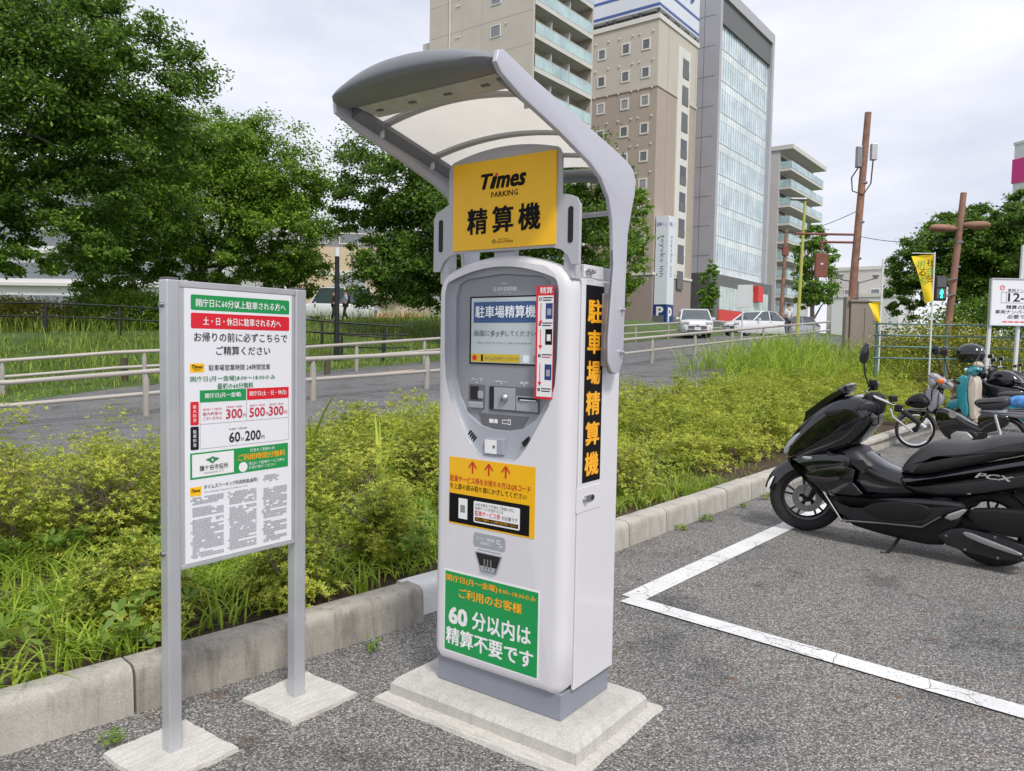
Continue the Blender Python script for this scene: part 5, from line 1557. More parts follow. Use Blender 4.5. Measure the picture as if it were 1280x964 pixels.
slab_part(cb, 'seat', SMC([(.80, .755), (.85, .825), (1.0, .835), (1.22, .885), (1.27, .83), (1.24, .72), (1.08, .68), (.90, .675)], 1), .13, .07, m_seat, 0, 4)
slab_part(cb, 'rear_carrier', SMC([(1.25, .70), (1.65, .72), (1.65, .70), (1.25, .68)], 0), .11, .008, m_steel_d, 0)
obj('cable', MB().tube([(.34, -.10, 1.05), (.26, -.12, .92), (.25, -.09, .72), (.30, -.06, .62)], .008, 6), m_matte, cb, True)
obj('cable', MB().tube([(.40, -.14, 1.02), (.36, -.15, .86), (.34, -.10, .68)], .007, 6), m_matte, cb, True)
slab_part(cb, 'engine_cover', [(.56, .17), (.54, .28), (.62, .34), (.76, .34), (.84, .26), (.80, .16), (.68, .13)], .02, .012, m_alloy, -.14)
obj('foot_peg', MB().tube([(.66, -.13, .15), (.66, -.30, .16)], .014, 8), m_matte, cb, True)
obj('emblem', MB().lathe([(0, -.112), (.055, -.112), (.055, -.104)], (.55, 0, .575), 'Y', 22), m_alloy, cb)
obj('shock', MB().tube([(1.18, -.13, .32), (1.10, -.13, .62)], .022, 10), m_chrome, cb, True)
obj('muffler', MB().tube([(.85, .14, .22), (1.1, .15, .22), (1.55, .16, .30)], [.03, .045, .04], 10), m_chrome, cb, True)
obj('steering_column', MB().tube([(.24, 0, .56), (.33, 0, .84), (.37, 0, 1.06)], [.05, .045, .05], 10), m_gloss, cb, True)
h2 = obj('headlamp_nacelle', MB().slab(SMC([(-.16, .06), (-.09, .11), (.03, .02), (.13, -.04), (.10, -.10), (.0, -.09), (-.09, -.03)], 1), .085, .05, 0, 4), m_greyshield, cb, True)
h2.scale = (1.25, 1.1, 1.25); h2.location = (.36, 0, 1.06); h2.rotation_euler = (0, 0, Y2)
obj('headlamp', MB().lathe([(.0, -.02), (.05, -.015), (.075, .01), (.075, .05)], (-.13, 0, -.0), 'X', 20), m_lens, h2, True)
for s_ in (-1, 1):
    obj('indicator', MB().slab(SMC([(-.09, .03), (-.02, .04), (.0, -.02), (-.07, -.03)], 1), .035, .02, s_ * .135), m_amber, h2, True)
    obj('handlebar', MB().tube([(.05, s_ * .07, .0), (.06, s_ * .20, .03), (.10, s_ * .34, .0)], .012, 8), m_chrome, h2, True)
    obj('grip', MB().tube([(.075, s_ * .24, .02), (.10, s_ * .35, .0)], .018, 10), m_matte, h2, True)
    obj('lever', MB().tube([(.02, s_ * .20, .02), (-.02, s_ * .27, .01), (.02, s_ * .34, -.03)], .006, 6), m_alloy, h2, True)
    obj('mirror_stalk', MB().tube([(.05, s_ * .18, .03), (.0, s_ * .20, .20), (-.03, s_ * .22, .30)], .005, 6), m_matte, h2, True)
    obj('mirror', MB().slab(SMC([(-.09, .33), (-.06, .43), (-.01, .42), (.01, .33), (-.03, .29)], 1), .012, .010, s_ * .22), m_gloss, h2, True)
bg = obj('blue_bag', MB().slab(SMC([(-.13, -.06), (-.15, .06), (-.05, .11), (.10, .10), (.15, .02), (.12, -.07)], 1), .12, .06, 0, 4), m_bluebag, None, True)
bg.location = (7.22 , 10.86, .79); bg.rotation_euler = (0, 0, DROT)
tag(bg, 'blue patterned bag strapped behind the seat of the step-through motorcycle', 'bag')

# ---- teal and cream scooter behind it
tq = thing('scooter', 'teal and cream retro scooter behind the small motorcycle', 'scooter', (8.573, 14.356, 0), DROT)
tq.rotation_euler = (R(3), 0, DROT)
wheel(tq, (-.12, 0, .22), .22, .09, R(20), 5)
wheel(tq, (1.10, 0, .22), .22, .09, 0, 5)
slab_part(tq, 'front_fender', SMC([(-.38, .36), (-.36, .56), (-.20, .62), (.0, .58), (.05, .40), (-.05, .34), (-.15, .45), (-.30, .40)], 1), .10, .06, m_teal, 0, 4)
slab_part(tq, 'front_shield', SMC([(-.16, .60), (-.17, .90), (-.14, 1.06), (-.02, 1.08), (.03, 1.0), (.0, .70), (.06, .40), (.0, .26), (-.08, .40)], 1), .20, .03, m_teal, 0, 4)
slab_part(tq, 'inner_shield', SMC([(.03, 1.06), (.15, 1.02), (.17, .80), (.15, .40), (.20, .26), (.06, .26), (.05, .5), (.01, .75)], 1), .19, .025, m_cream, 0, 4)
slab_part(tq, 'floor', SMC([(.10, .26), (.55, .26), (.60, .20), (.12, .19)], 1), .18, .03, m_cream, 0)
slab_part(tq, 'rear_body', SMC([(.50, .25), (.48, .60), (.62, .72), (1.30, .74), (1.50, .66), (1.40, .45), (1.0, .28)], 1), .17, .10, m_teal, 0, 4)
slab_part(tq, 'seat', SMC([(.45, .72), (.52, .80), (.90, .80), (1.20, .86), (1.36, .84), (1.30, .74), (.60, .70)], 1), .14, .06, m_seat, 0, 4)
h3 = obj('handlebar_cowl', MB().slab(SMC([(-.16, -.02), (-.12, .08), (.0, .11), (.10, .08), (.10, -.02), (-.05, -.08)], 1), .12, .06, 0, 4), m_teal, tq, True)
h3.location = (.08, 0, 1.14); h3.rotation_euler = (0, 0, R(20))
obj('headlamp', MB().lathe([(.0, -.02), (.055, -.01), (.07, .02), (.07, .06)], (-.16, 0, .02), 'X', 18), m_chrome, h3, True)
obj('instrument_cover', MB().slab(SMC([(-.06, .09), (-.02, .20), (.12, .17), (.14, .07)], 1), .10, .04, 0), m_cream, h3, True)
for s_ in (-1, 1):
    obj('grip', MB().tube([(.02, s_ * .11, .02), (.05, s_ * .34, .02)], [.014, .018], 10), m_matte, h3, True)
    obj('lever', MB().tube([(-.02, s_ * .16, .02), (-.06, s_ * .22, .01), (-.03, s_ * .34, -.01)], .007, 6), m_alloy, h3, True)
    obj('mirror_stalk', MB().tube([(.02, s_ * .14, .05), (.0, s_ * .17, .22), (.08, s_ * .20, .36)], .007, 6), m_chrome, h3, True)
    obj('mirror', MB().lathe([(0, -.008), (.05, -.006), (.055, .004), (0, .008)], (.08, s_ * .20, .40), 'X', 16), m_chrome, h3, True)
# helmet hung on its handlebar
hm = thing('helmet', 'black open-face helmet hanging on the handlebar of the teal scooter', 'helmet', (8.55, 14.38, 1.27), DROT)
lp_ = []
for i in range(15):
    u = i / 14
    a = -.85 + u * (math.pi / 2 + .85)
    rr_ = math.cos(a); zz = math.sin(a)
    lp_.append([(.245 * rr_ * math.cos(t) * (1.0 if math.cos(t) < 0 else 1.06), .205 * rr_ * math.sin(t), (.19 + .20 * zz)) for t in [2 * math.pi * k / 28 for k in range(28)]])
obj('shell', MB().loft(lp_, True, True), m_gloss, hm, True)
obj('rim', MB().tube([(.172 * math.cos(t), .142 * math.sin(t), .042) for t in [2 * math.pi * k / 28 for k in range(29)]],   .012, 6, False), m_matte, hm, True)
obj('visor_peak', MB().slab([(-.25, .16), (-.31, .13), (-.30, .12), (-.23, .13)], .12, .01), m_matte, hm, True)

# ---- dark motorcycles at the right edge
def roadster(name, label, loc, cowl, seatm, scale=1.0, grp='dark motorcycles at the right edge'):
    b = thing(name, label, 'motorcycle', loc, DROT, grp)
    b.rotation_euler = (R(3), 0, DROT)
    b.scale = (scale,) * 3
    wheel(b, (0, 0, .30), .30, .11, R(20), 6)
    wheel(b, (1.38, 0, .30), .30, .13, 0, 6)
    arc_fender(b, (0, 0, .30), .29, .335, 140, 40, .06, cowl, 10, R(20))
    for s_ in (-1, 1):
        obj('fork', MB().tube([(.0, s_ * .08, .30), (.27, s_ * .08, .98)], .024, 8), m_steel, b, True)
    slab_part(b, 'fuel_tank', SMC([(.30, .86), (.42, 1.02), (.62, 1.05), (.82, .92), (.86, .80), (.60, .76), (.36, .78)], 1), .15, .10, cowl, 0, 4)
    slab_part(b, 'seat', SMC([(.80, .80), (.95, .83), (1.20, .86), (1.42, .94), (1.70, .97), (1.74, .92), (1.45, .84), (1.20, .76), (.85, .74)], 1), .13, .06, seatm, 0, 4)
    slab_part(b, 'tail', SMC([(1.05, .76), (1.40, .84), (1.78, .94), (1.86, .90), (1.60, .76), (1.2, .66)], 1), .10, .05, cowl, 0)
    slab_part(b, 'side_cowl', SMC([(.22, .92), (.40, .80), (.95, .74), (.92, .50), (.60, .34), (.34, .46), (.20, .72)], 1), .17, .08, cowl, 0, 4)
    slab_part(b, 'engine', SMC([(.40, .30), (.44, .50), (.90, .52), (1.02, .36), (.90, .20), (.55, .18)], 1), .15, .05, m_matte, 0)
    slab_part(b, 'headlamp_cowl', SMC([(.02, .86), (.06, 1.02), (.22, 1.12), (.32, 1.0), (.28, .86), (.12, .80)], 1), .12, .07, cowl, 0, 4)
    obj('headlamp', MB().lathe([(0, -.01), (.05, 0), (.06, .03)], (.02, 0, .92), 'X', 16), m_lens, b, True)
    hb = obj('handlebar', MB().tube([(.06, -.38, 1.06), (.0, -.20, 1.10), (.0, .20, 1.10), (.06, .38, 1.06)], .012, 8), m_chrome, b, True)
    hb.location = (.30, 0, 0)
    for s_ in (-1, 1):
        obj('grip', MB().tube([(.02, s_ * .26, 1.085), (.06, s_ * .38, 1.06)], .018, 10), m_matte, hb, True)
        obj('lever', MB().tube([(-.03, s_ * .2, 1.09), (-.06, s_ * .27, 1.08), (-.01, s_ * .36, 1.05)], .007, 6), m_alloy, hb, True)
        obj('mirror_stalk', MB().tube([(.0, s_ * .2, 1.10), (-.02, s_ * .25, 1.24)], .006, 6), m_chrome, hb, True)
        obj('mirror', MB().slab([(-.05, 1.22), (-.05, 1.29), (.02, 1.30), (.03, 1.23)], .05, .012, s_ * .27), m_gloss, hb, True)
    obj('muffler', MB().tube([(.8, -.15, .28), (1.2, -.17, .30), (1.65, -.18, .46)], [.03, .05, .05], 12), m_steel_d, b, True)
    return b
roadster('motorcycle', 'black motorcycle with a long grey seat behind the teal scooter', (9.05, 15.25, 0), m_gloss, m_seat, 1.12)
roadster('motorcycle', 'dark motorcycle with chrome bars next to the fence at the right edge', (10.2, 16.7, 0), m_matte2, m_seat, 1.08)
roadster('motorcycle', 'grey motorcycle farthest along the row, below the number sign', (12.0, 18.7, 0), m_greyshield, m_seat, .95)
# ================================================================== BUILDINGS (all on the street grid, 37 degrees)
BROT = math.atan2(.8, .6)      # local x runs along the right-hand face, local y along the left-hand face
m_bei = M('concrete_beige', (0.52, 0.47, 0.42), 0.85, var=.07, scale=.35)
m_beiw = M('slab_white', (0.62, 0.60, 0.57), 0.8, var=.05, scale=.5)
m_soff = M('soffit_beige', (0.42, 0.38, 0.34), 0.85, var=.05, scale=.5)
m_dkwin = glass_mat('window_dark', (0.03, 0.03, 0.035), .1, .8)
m_win = glass_mat('window_glass', (0.16, 0.18, 0.20), .08, .9)
m_winl = glass_mat('window_curtain', (0.35, 0.36, 0.37), .2, .7)
m_wframe = M('window_frame_white', (0.72, 0.70, 0.67), .6, var=.04)
m_balglass = glass_mat('balcony_glass', (0.45, 0.60, 0.62), .15, .7)
m_brn = M('hotel_brown', (0.42, 0.35, 0.295), .85, var=.05, scale=.3)
m_hbei = M('hotel_beige', (0.55, 0.50, 0.44), .85, var=.05, scale=.3)
m_hbr2 = M('hotel_taupe', (0.33, 0.27, 0.25), .85, var=.05, scale=.3)
m_hwht = M('hotel_white', (0.70, 0.68, 0.64), .8, var=.04, scale=.5)
m_sgnw = M('roof_sign_white', (0.70, 0.73, 0.80), .5, var=.03, scale=.3)
m_sgnb = M('roof_sign_blue', (0.07, 0.12, 0.36), .5, var=.05)
m_sgng = M('sign_text_grey_blue', (0.10, 0.14, 0.36), .5, var=.05)
m_mgrey = M('metal_panel_grey', (0.43, 0.42, 0.46), .45, var=.05, scale=.4)
m_cw = glass_mat('curtain_wall_glass', (0.66, 0.76, 0.85), .12, .6)
m_cwl = glass_mat('curtain_wall_spandrel', (0.80, 0.87, 0.91), .2, .7)
m_mull = M('mullion_white', (0.60, 0.68, 0.72), .5, var=.03)
m_pod = M('podium_dark', (0.10, 0.10, 0.105), .6, var=.08, scale=.4)
m_podl = M('podium_grey', (0.15, 0.15, 0.155), .6, var=.08, scale=.4)
m_shop = glass_mat('shop_glass', (0.52, 0.62, 0.58), .08, .9)
m_redbnd = M('shop_red', (0.70, 0.05, 0.04), .5, var=.04)
m_pink = M('magenta_band', (0.62, 0.04, 0.22), .6, var=.04)
m_aptw = M('apartment_pale', (0.55, 0.52, 0.51), .85, var=.04, scale=.3)
m_store = M('store_beige', (0.60, 0.48, 0.34), .85, var=.06, scale=.2)
m_roofg = M('roof_grey', (0.22, 0.22, 0.24), .8, var=.12, scale=1.5)
m_white = M('render_white', (0.66, 0.66, 0.67), .8, var=.05, scale=.3)

def window(parent, face, u, z, w, h, off, fm=m_wframe, gm=m_win, fw=.12):
    """face 'x': plane x=off looking to -x, u along y; face 'y': plane y=off looking to -y, u along x"""
    f = MB(); g = MB()
    for a, b, c, d in ((u - w / 2, u + w / 2, z, z + fw), (u - w / 2, u + w / 2, z + h - fw, z + h), (u - w / 2, u - w / 2 + fw, z + fw, z + h - fw), (u + w / 2 - fw, u + w / 2, z + fw, z + h - fw)):
        if face == 'x': f.cbox(off - .07, off + .04, a, b, c, d)
        else: f.cbox(a, b, off - .07, off + .04, c, d)
    if face == 'x': g.cbox(off - .03, off + .02, u - w / 2 + fw, u + w / 2 - fw, z + fw, z + h - fw)
    else: g.cbox(u - w / 2 + fw, u + w / 2 - fw, off - .03, off + .02, z + fw, z + h - fw)
    o = obj('window', f, fm, parent)
    obj('pane', g, gm, o)
    return o

# --- beige apartment block with glass balconies ------------------------------------------------
ap = thing('apartment_block', 'tall beige apartment block with pale blue glass balconies behind the canopy', 'building', (1.4, 74, 1.5), BROT)
H1 = 42; LX, LY = 10.9, 13.3; FH = 3.1
obj('wall', MB().cbox(.28, LX - .28, 1.75, LY, 0, H1), m_bei, ap)
obj('end_wall', MB().cbox(0, .279, 0.0, LY + .0, 0, H1), m_bei, ap)
obj('end_wall', MB().cbox(LX - .279, LX, .02, LY, 0, H1), m_bei, ap)
obj('setback_wing', MB().cbox(.5, 8, LY + .001, LY + 1.4, 0, 31.5), m_bei, ap)
for zz in [28.4 + FH * k - FH * 8 for k in range(13)]:
    jt = obj('panel_joint', MB().cbox(-.012, 0.01, .02, LY - .02, zz - .03, zz), m_soff, ap)
for yy in (6.2, 8.8):
    obj('panel_joint', MB().cbox(-.011, 0.01, yy, yy + .03, .5, H1 - .5), m_soff, ap)
obj('drainpipe', MB().tube([(-.10, 10.4, 0), (-.10, 10.4, H1 - 1)], .09, 8), m_beiw, ap, True)
for k in range(13):
    zf = 29.3 + FH * (k - 9)
    if zf < 1: continue
    sl = obj('balcony', MB().cbox(.28, LX - .28, .0, 1.74, zf - .22, zf), m_beiw, ap)
    obj('fascia', MB().cbox(.27, LX - .27, -.10, -.002, zf - .38, zf + .06), m_beiw, sl)
    n = 7
    for i in range(n):
        a = .32 + (LX - .64) * i / n; b = .32 + (LX - .64) * (i + 1) / n
        obj('glass_panel', MB().cbox(a + .02, b - .02, -.07, -.03, zf + .12, zf + 1.18), m_balglass, sl)
    obj('handrail', MB().cbox(.28, LX - .28, -.09, -.01, zf + 1.18, zf + 1.24), m_beiw, sl)
    for i in range(3):
        a = .5 + (LX - 1.2) * i / 3
        wdo = obj('window', MB().cbox(a, a + 3.0, 1.66, 1.745, zf + .05, zf + 2.25), m_dkwin, ap)
        obj('mullion', MB().cbox(a + 1.45, a + 1.53, 1.62, 1.665, zf + .05, zf + 2.25), m_wframe, wdo)
        if i: obj('partition', MB().cbox(a - .18, a - .10, .3, 1.66, zf + .02, zf + 2.3), m_beiw, sl)
    window(ap, 'x', 4.5, zf + .55, 1.25, 1.15, 0, m_wframe, m_win, .07)
    for yy in (9.9 - .35, 9.9 - .7, 3.2):
        obj('vent', MB().lathe([(0, -.12), (.09, -.10), (.10, 0)], (0, yy, zf + 1.6), 'X', 8), m_beiw, ap, True)

# --- hotel -------------------------------------------------------------------------------------
ho = thing('hotel', 'beige and brown hotel tower with a white roof sign and square windows', 'building', (16.1, 90, 1.0), BROT)
HX, HY, HH = 10.9, 15.0, 38.0
obj('upper_wall', MB().cbox(0, HX, 0, HY, 30.6, HH), m_hbei, ho)
obj('brown_wall', MB().cbox(.003, HX - .003, .003, HY - .003, 9.0, 30.55), m_brn, ho)
obj('base_wall', MB().cbox(.006, HX - .006, .006, HY - .006, 0, 8.95), m_hbr2, ho)
obj('string_course', MB().cbox(-.10, HX + .10, -.10, HY + .1, 30.40, 30.72), m_hbei, ho)
obj('string_course', MB().cbox(-.10, HX + .10, -.10, HY + .1, 8.85, 9.15), m_hwht, ho)
obj('cornice', MB().cbox(-.14, HX + .14, -.14, HY + .14, HH, HH + .55), m_hwht, ho)
for yy in (1.55, 4.2, 7.45, 10.5):
    for k in range(9):
        zc = 35.4 - 3.2 * k
        if zc < 8.5: continue
        gmx = m_winl if (k + int(yy)) % 3 == 0 else m_win
        window(ho, 'x', yy, zc - .65, 1.15, 1.35, 0 if zc > 30.6 else .003, m_wframe, gmx, .17)
        for q in (-.9, .85):
            obj('vent', MB().lathe([(0, -.14), (.11, -.12), (.12, .01)], (0, yy + q, zc + 1.35), 'X', 8), m_hwht, ho, True)
stp = obj('stair_strip', MB().cbox(5.2, 8.6, -.13, .002, 9.2, 36.6), m_hwht, ho)
for k in range(9):
    zc = 34.2 - 3.2 * k
    op = obj('stair_opening', MB().cbox(6.4, 8.1, -.17, -.131, zc - 1.0, zc + 1.25), m_dkwin, stp)
    obj('railing', MB().cbox(6.4, 8.1, -.21, -.172, zc - 1.0, zc - .05), m_podl, stp)
for xx in (2.6, 10.4):
    obj('wall_joint', MB().cbox(xx, xx + .05, -.012, .01, 9.2, HH - .2), m_hbr2, ho)
# roof sign: lattice frame, white boards, blue lines and lettering
rs = obj('roof_sign', MB().cbox(-.05, HX + .05, -.05, HY + .05, HH + 1.25, HH + 13.0), m_sgnw, ho)
for zz in (HH + 1.45, HH + 3.3):
    obj('blue_line', MB().cbox(-.075, HX + .075, -.075, HY + .075, zz, zz + .32), m_sgnb, rs)
for q in range(9):
    obj('frame_strut', MB().tube([(.35, .35 + q * 1.7, HH + .5), (.35, .35 + q * 1.7 + (.85 if q % 2 else -.2), HH + 1.25)], .10, 6), m_podl, rs)
    obj('frame_strut', MB().tube([(.35 + q * 1.4, .30, HH + .5), (.35 + q * 1.4 + (.7 if q % 2 else -.2), .30, HH + 1.25)], .10, 6), m_podl, rs)
obj('frame_core', MB().cbox(.8, HX - .8, .8, HY - .8, HH + .5, HH + 1.27), m_pod, rs)
text(rs, '東横イン', (1.2, HH + 4.3, HX - 1.0, HH + 7.9), -.085, m_sgnb, .02)
def ltext(parent, body, rect, x, mat, bold):      # lettering on a face looking to -x: reads towards -y
    o = text(parent, body, rect, 0, mat, bold)
    me = o.data; co = np.empty(len(me.vertices) * 3, dtype=np.float32); me.vertices.foreach_get('co', co); co = co.reshape(-1, 3)
    k = co[:, 1].copy()
    me.vertices.foreach_set('co', np.stack([x + k * 30, -co[:, 0], co[:, 2]], 1).astype(np.float32).ravel()); me.update()
    return o
ltext(rs, '東横イン', (-HY + 1.0, HH + 4.3, -1.2, HH + 7.9), -.085, m_sgnb, .02)
# vertical blade sign with parking boards
vs_ = obj('blade_sign', MB().cbox(.4, 2.2, -1.7, -.12, 5.4, 15.6), m_sgnw, ho)
obj('parking_board', MB().cbox(.38, 2.22, -1.72, -.10, 3.0, 5.35), m_navy, ho)
ltext(vs_, '東横イン', (.2, 14.4, 1.5, 14.9), .38, m_sgng, .0)
def vtext_left(parent, body, ytop, zt, zb, x, mat):
    """rotated lettering running down a face that looks to -x"""
    co, tr = text_mesh(body); lo, hi = co.min(0), co.max(0)
    k = (zt - zb) / (hi[0] - lo[0])
    V = np.stack([np.full(len(co), x), ytop - (co[:, 1] - lo[1]) * 0 - (1 - (co[:, 1] - lo[1]) / (hi[1] - lo[1])) * 0 + (-(co[:, 1] - hi[1])) * 0, zt - (co[:, 0] - lo[0]) * k], 1)
    return V, tr, co, lo, hi, k
def down_text(parent, body, face, off, u0, u1, zt, zb, mat):
    co, tr = text_mesh(body); lo, hi = co.min(0), co.max(0)
    a = (co[:, 1] - lo[1]) / (hi[1] - lo[1]); b = (co[:, 0] - lo[0]) / (hi[0] - lo[0])
    U = (u0 + (u1 - u0) * a) if face == 'y' else (u1 + (u0 - u1) * a); Z = zt + (zb - zt) * b
    V = np.stack([np.full(len(co), off), U, Z], 1) if face == 'x' else np.stack([U, np.full(len(co), off), Z], 1)
    return obj('lettering', np_mesh(V, tr, mat), mat, parent)
down_text(vs_, 'toyoko inn', 'x', .388, -1.35, -.55, 13.4, 8.6, m_sgng)
down_text(vs_, 'toyoko inn', 'y', -1.712, .9, 1.7, 13.4, 8.6, m_sgng)
text(vs_, 'P', (.85, 3.4, 1.75, 5.0), -1.735, m_wht, .04)
ltext(vs_, 'P', (.5, 4.0, 1.3, 5.1), .365, m_wht, .04)
ltext(vs_, '←', (.5, 3.2, 1.3, 3.8), .365, m_wht, .04)
text(vs_, '東横イン', (.6, 14.4, 2.0, 14.9), -1.712, m_sgng, .0)
obj('garage_opening', MB().cbox(1.0, 10.0, -.02, .02, .3, 3.2), m_hole, ho)
obj('garage_canopy', MB().cbox(.2, 11.2, -1.4, -.001, 3.3, 4.1), m_podl, ho)

# --- glass office tower ------------------------------------------------------------------------
of = thing('office_tower', 'tall office tower with a pale blue glass curtain wall and dark podium', 'building', (27.0, 105, 1.0), BROT)
OX, OY, OH = 21.0, 13.0, 48.5
obj('core_wall', MB().cbox(0, OX, .62, OY, 0, OH), m_mgrey, of)
obj('side_fin', MB().cbox(-.002, .75, 0, .619, 10.5, OH), m_mgrey, of)
obj('side_fin', MB().cbox(OX - .9, OX + .002, -.25, .619, 10.5, OH), m_mgrey, of)
obj('roof_frame', MB().cbox(-.004, OX + .004, -.252, .618, OH - 1.1, OH + .4), m_mgrey, of)
obj('soffit', MB().cbox(.76, OX - .91, .05, .60, OH - 4.4, OH - 1.1), m_podl, of)
floors = 8
z0 = 10.6; zt = OH - 4.4; fh = (zt - z0) / floors
for k in range(floors):
    za = z0 + fh * k
    obj('spandrel_band', MB().cbox(.76, OX - .91, .42, .60, za, za + fh * .28), m_cwl, of)
    n = 22
    for i in range(n):
        a = .76 + (OX - 1.67) * i / n; b = .76 + (OX - 1.67) * (i + 1) / n
        obj('glass_pane', MB().cbox(a + .03, b - .03, .44, .58, za + fh * .28 + .02, za + fh - .02), m_cw if (i * 7 + k * 3) % 5 else m_cwl, of)
    mb = MB()
    for i in range(n + 1):
        a = .76 + (OX - 1.67) * i / n; mb.cbox(a - .05, a + .05, .36, .419, za + .003, za + fh - .003)
    stuff(obj('mullions', mb, m_mull, of))
    obj('transom', MB().cbox(.76, OX - .91, .36, .438, za + fh * .28 - .06, za + fh * .28 + .06), m_mull, of)
for k in range(11):
    zz = 9.0 + 4.0 * k
    obj('panel_joint', MB().cbox(-.014, .01, .63, OY - .05, zz, zz + .06), m_podl, of)
    for yy in (5.2, 6.9):
        window(of, 'x', yy, zz + 1.2, 1.5, 1.0, 0, m_mgrey, m_dkwin, .10)
for yy in (2.2, 3.8, 8.4, 10.0):
    obj('panel_joint', MB().cbox(-.013, .01, yy, yy + .06, 6, OH - .1), m_podl, of)
pd = obj('podium', MB().cbox(-3.0, OX + .6, -.9, OY + 2, 0, 10.4), m_podl, of)
obj('podium_end', MB().cbox(-3.02, -1.2, -.93, OY + 1, 0, 10.42), m_pod, of)
for i in range(16):
    a = .2 + 19.6 * i / 16
    obj('shop_pane', MB().cbox(a + .05, a + 1.17, -.98, -.905, 5.7, 8.8), m_shop, pd)
obj('red_band', MB().cbox(.1, 13.9, -1.02, -.905, 4.1, 5.65), m_redbnd, pd)
obj('red_blade_sign', MB().cbox(13.2, 15.4, -1.7, -.95, 7.4, 9.7), m_redbnd, pd)
obj('entrance_glass', MB().cbox(15.2, 20.2, -1.0, -.905, .5, 4.8), m_shop, pd)
obj('shop_entrance_frame', MB().cbox(15.0, 20.4, -.99, -.906, 4.81, 4.89), m_pod, pd)

# --- farther apartment block with balconies ----------------------------------------------------
fa = thing('apartment_block', 'far pale apartment block with stacked curved balconies right of the glass tower', 'building', (43.3, 128, 1.0), BROT)
FX, FY_, FHH = 19.0, 12.0, 33.0
obj('wall', MB().cbox(0, FX, 0, FY_, 0, FHH), m_aptw, fa)
obj('roof_slab', MB().cbox(-.2, FX + .6, -2.2, FY_ + .2, FHH, FHH + .7), m_beiw, fa)
obj('aerial', MB().tube([(1, 6, FHH + .7), (1, 6, FHH + 4.2)], .06, 6), m_steel_d, fa)
obj('aerial_arm', MB().tube([(1, 4.6, FHH + 3.6), (1, 7.4, FHH + 3.6)], .05, 6), m_steel_d, fa)
for k in range(11):
    zf = FHH - 3.0 - 2.95 * k
    if zf < 2: continue
    short = k >= 3
    xe = FX if not short else FX * .52
    sl = obj('balcony', MB().cbox(.2, xe, -1.9, -.001, zf - .4, zf), m_beiw, fa)
    n = 8 if not short else 4
    for i in range(n):
        a = .25 + (xe - .3) * i / n; b = .25 + (xe - .3) * (i + 1) / n
        obj('glass_panel', MB().cbox(a + .06, b - .06, -1.92, -1.85, zf + .05, zf + 1.15), m_balglass, sl)
    obj('side_panel', MB().cbox(.2, .28, -1.84, -.01, zf + .05, zf + 1.15), m_balglass, sl)
    for i in range(4 if not short else 2):
        a = .6 + i * 4.6
        obj('window', MB().cbox(a, a + 3.0, -.06, -.002, zf + .05, zf + 2.1), m_dkwin, fa)
for k in range(4):
    obj('vent', MB().box((-.02, 3 + 2 * k, 20), (.1, .3, .3)), m_beiw, fa)

# --- low white buildings --------------------------------------------------------------------------
def low_block(label, loc, w, d, h, mat, wins, rot=BROT, parapet=True):
    b = thing('low_building', label, 'building', loc, rot)
    obj('wall', MB().cbox(0, w, 0, d, 0, h), mat, b)
    obj('parapet', MB().cbox(-.12, w + .12, -.12, d + .12, h, h + .4), m_beiw, b)
    for (face, u, z, ww, hh) in wins: window(b, face, u, z, ww, hh, 0, m_wframe, m_win, .09)
    return b
low_block('white flat-roofed house at the end of the street', (42.0, 84, 1.2), 9, 7, 6.2, m_white, [('x', 1.5, 1.2, 1.2, 1.3), ('x', 4.2, 1.2, 1.2, 1.3), ('x', 4.2, 3.9, 1.2, 1.2), ('y', 2, 1.2, 1.4, 1.3), ('y', 5, 1.2, 1.4, 1.3), ('y', 5, 3.9, 1.4, 1.2)])
low_block('taller pale house behind the white flat-roofed house', (44.7, 92, 1.2), 6, 7, 10.0, m_aptw, [('x', 1.5, 6.5, 1.1, 1.2), ('x', 4.5, 6.5, 1.1, 1.2), ('y', 2, 6.5, 1.1, 1.2), ('x', 4.5, 3.4, 1.1, 1.2)])
low_block('white tower with a magenta band at the right edge', (75.2, 100, 1.0), 16, 12, 30, m_white, [('x', 2, 20, 1.5, 1.6), ('x', 6, 20, 1.5, 1.6), ('x', 2, 16, 1.5, 1.6), ('x', 6, 16, 1.5, 1.6)], R(20))
bt = [o for o in bpy.data.objects if o.get('label', '') == 'white tower with a magenta band at the right edge'][0]
obj('magenta_band', MB().cbox(-.15, 16.15, -.15, 12.15, 24.6, 28.0), m_pink, bt)
# --- left background -------------------------------------------------------------------------------
st2 = thing('store_building', 'long cream store with a grey upper storey beyond the trees', 'building', (-26, 88, 2.0), R(4))
obj('wall', MB().cbox(0, 30, 0, 14, 0, 10.2), m_store, st2)
obj('upper_storey', MB().cbox(.1, 29.9, .6, 13.5, 10.2, 12.4), m_roofg, st2)
obj('fascia', MB().cbox(-.1, 30.1, -.12, 0, 7.0, 7.5), m_beiw, st2)
for i in range(6):
    window(st2, 'y', 3 + 4.6 * i, 10.6, 3.4, 1.3, .6, m_beiw, m_win, .12)
    window(st2, 'y', 3 + 4.6 * i, 1.6, 2.6, 2.0, 0, m_beiw, m_win, .12)
pk = thing('parking_structure', 'pale multi-storey building with long horizontal bands behind the left trees', 'building', (-72, 78, 2.0), R(-4))
obj('wall', MB().cbox(0, 44, 0, 16, 0, 16.5), m_white, pk)
for k in range(5):
    obj('window_band', MB().cbox(.4, 43.6, -.06, .02, 2.0 + 3.2 * k, 3.5 + 3.2 * k), m_win, pk)
    obj('ledge', MB().cbox(-.1, 44.1, -.5, -.001, 1.2 + 3.2 * k, 1.5 + 3.2 * k), m_beiw, pk)
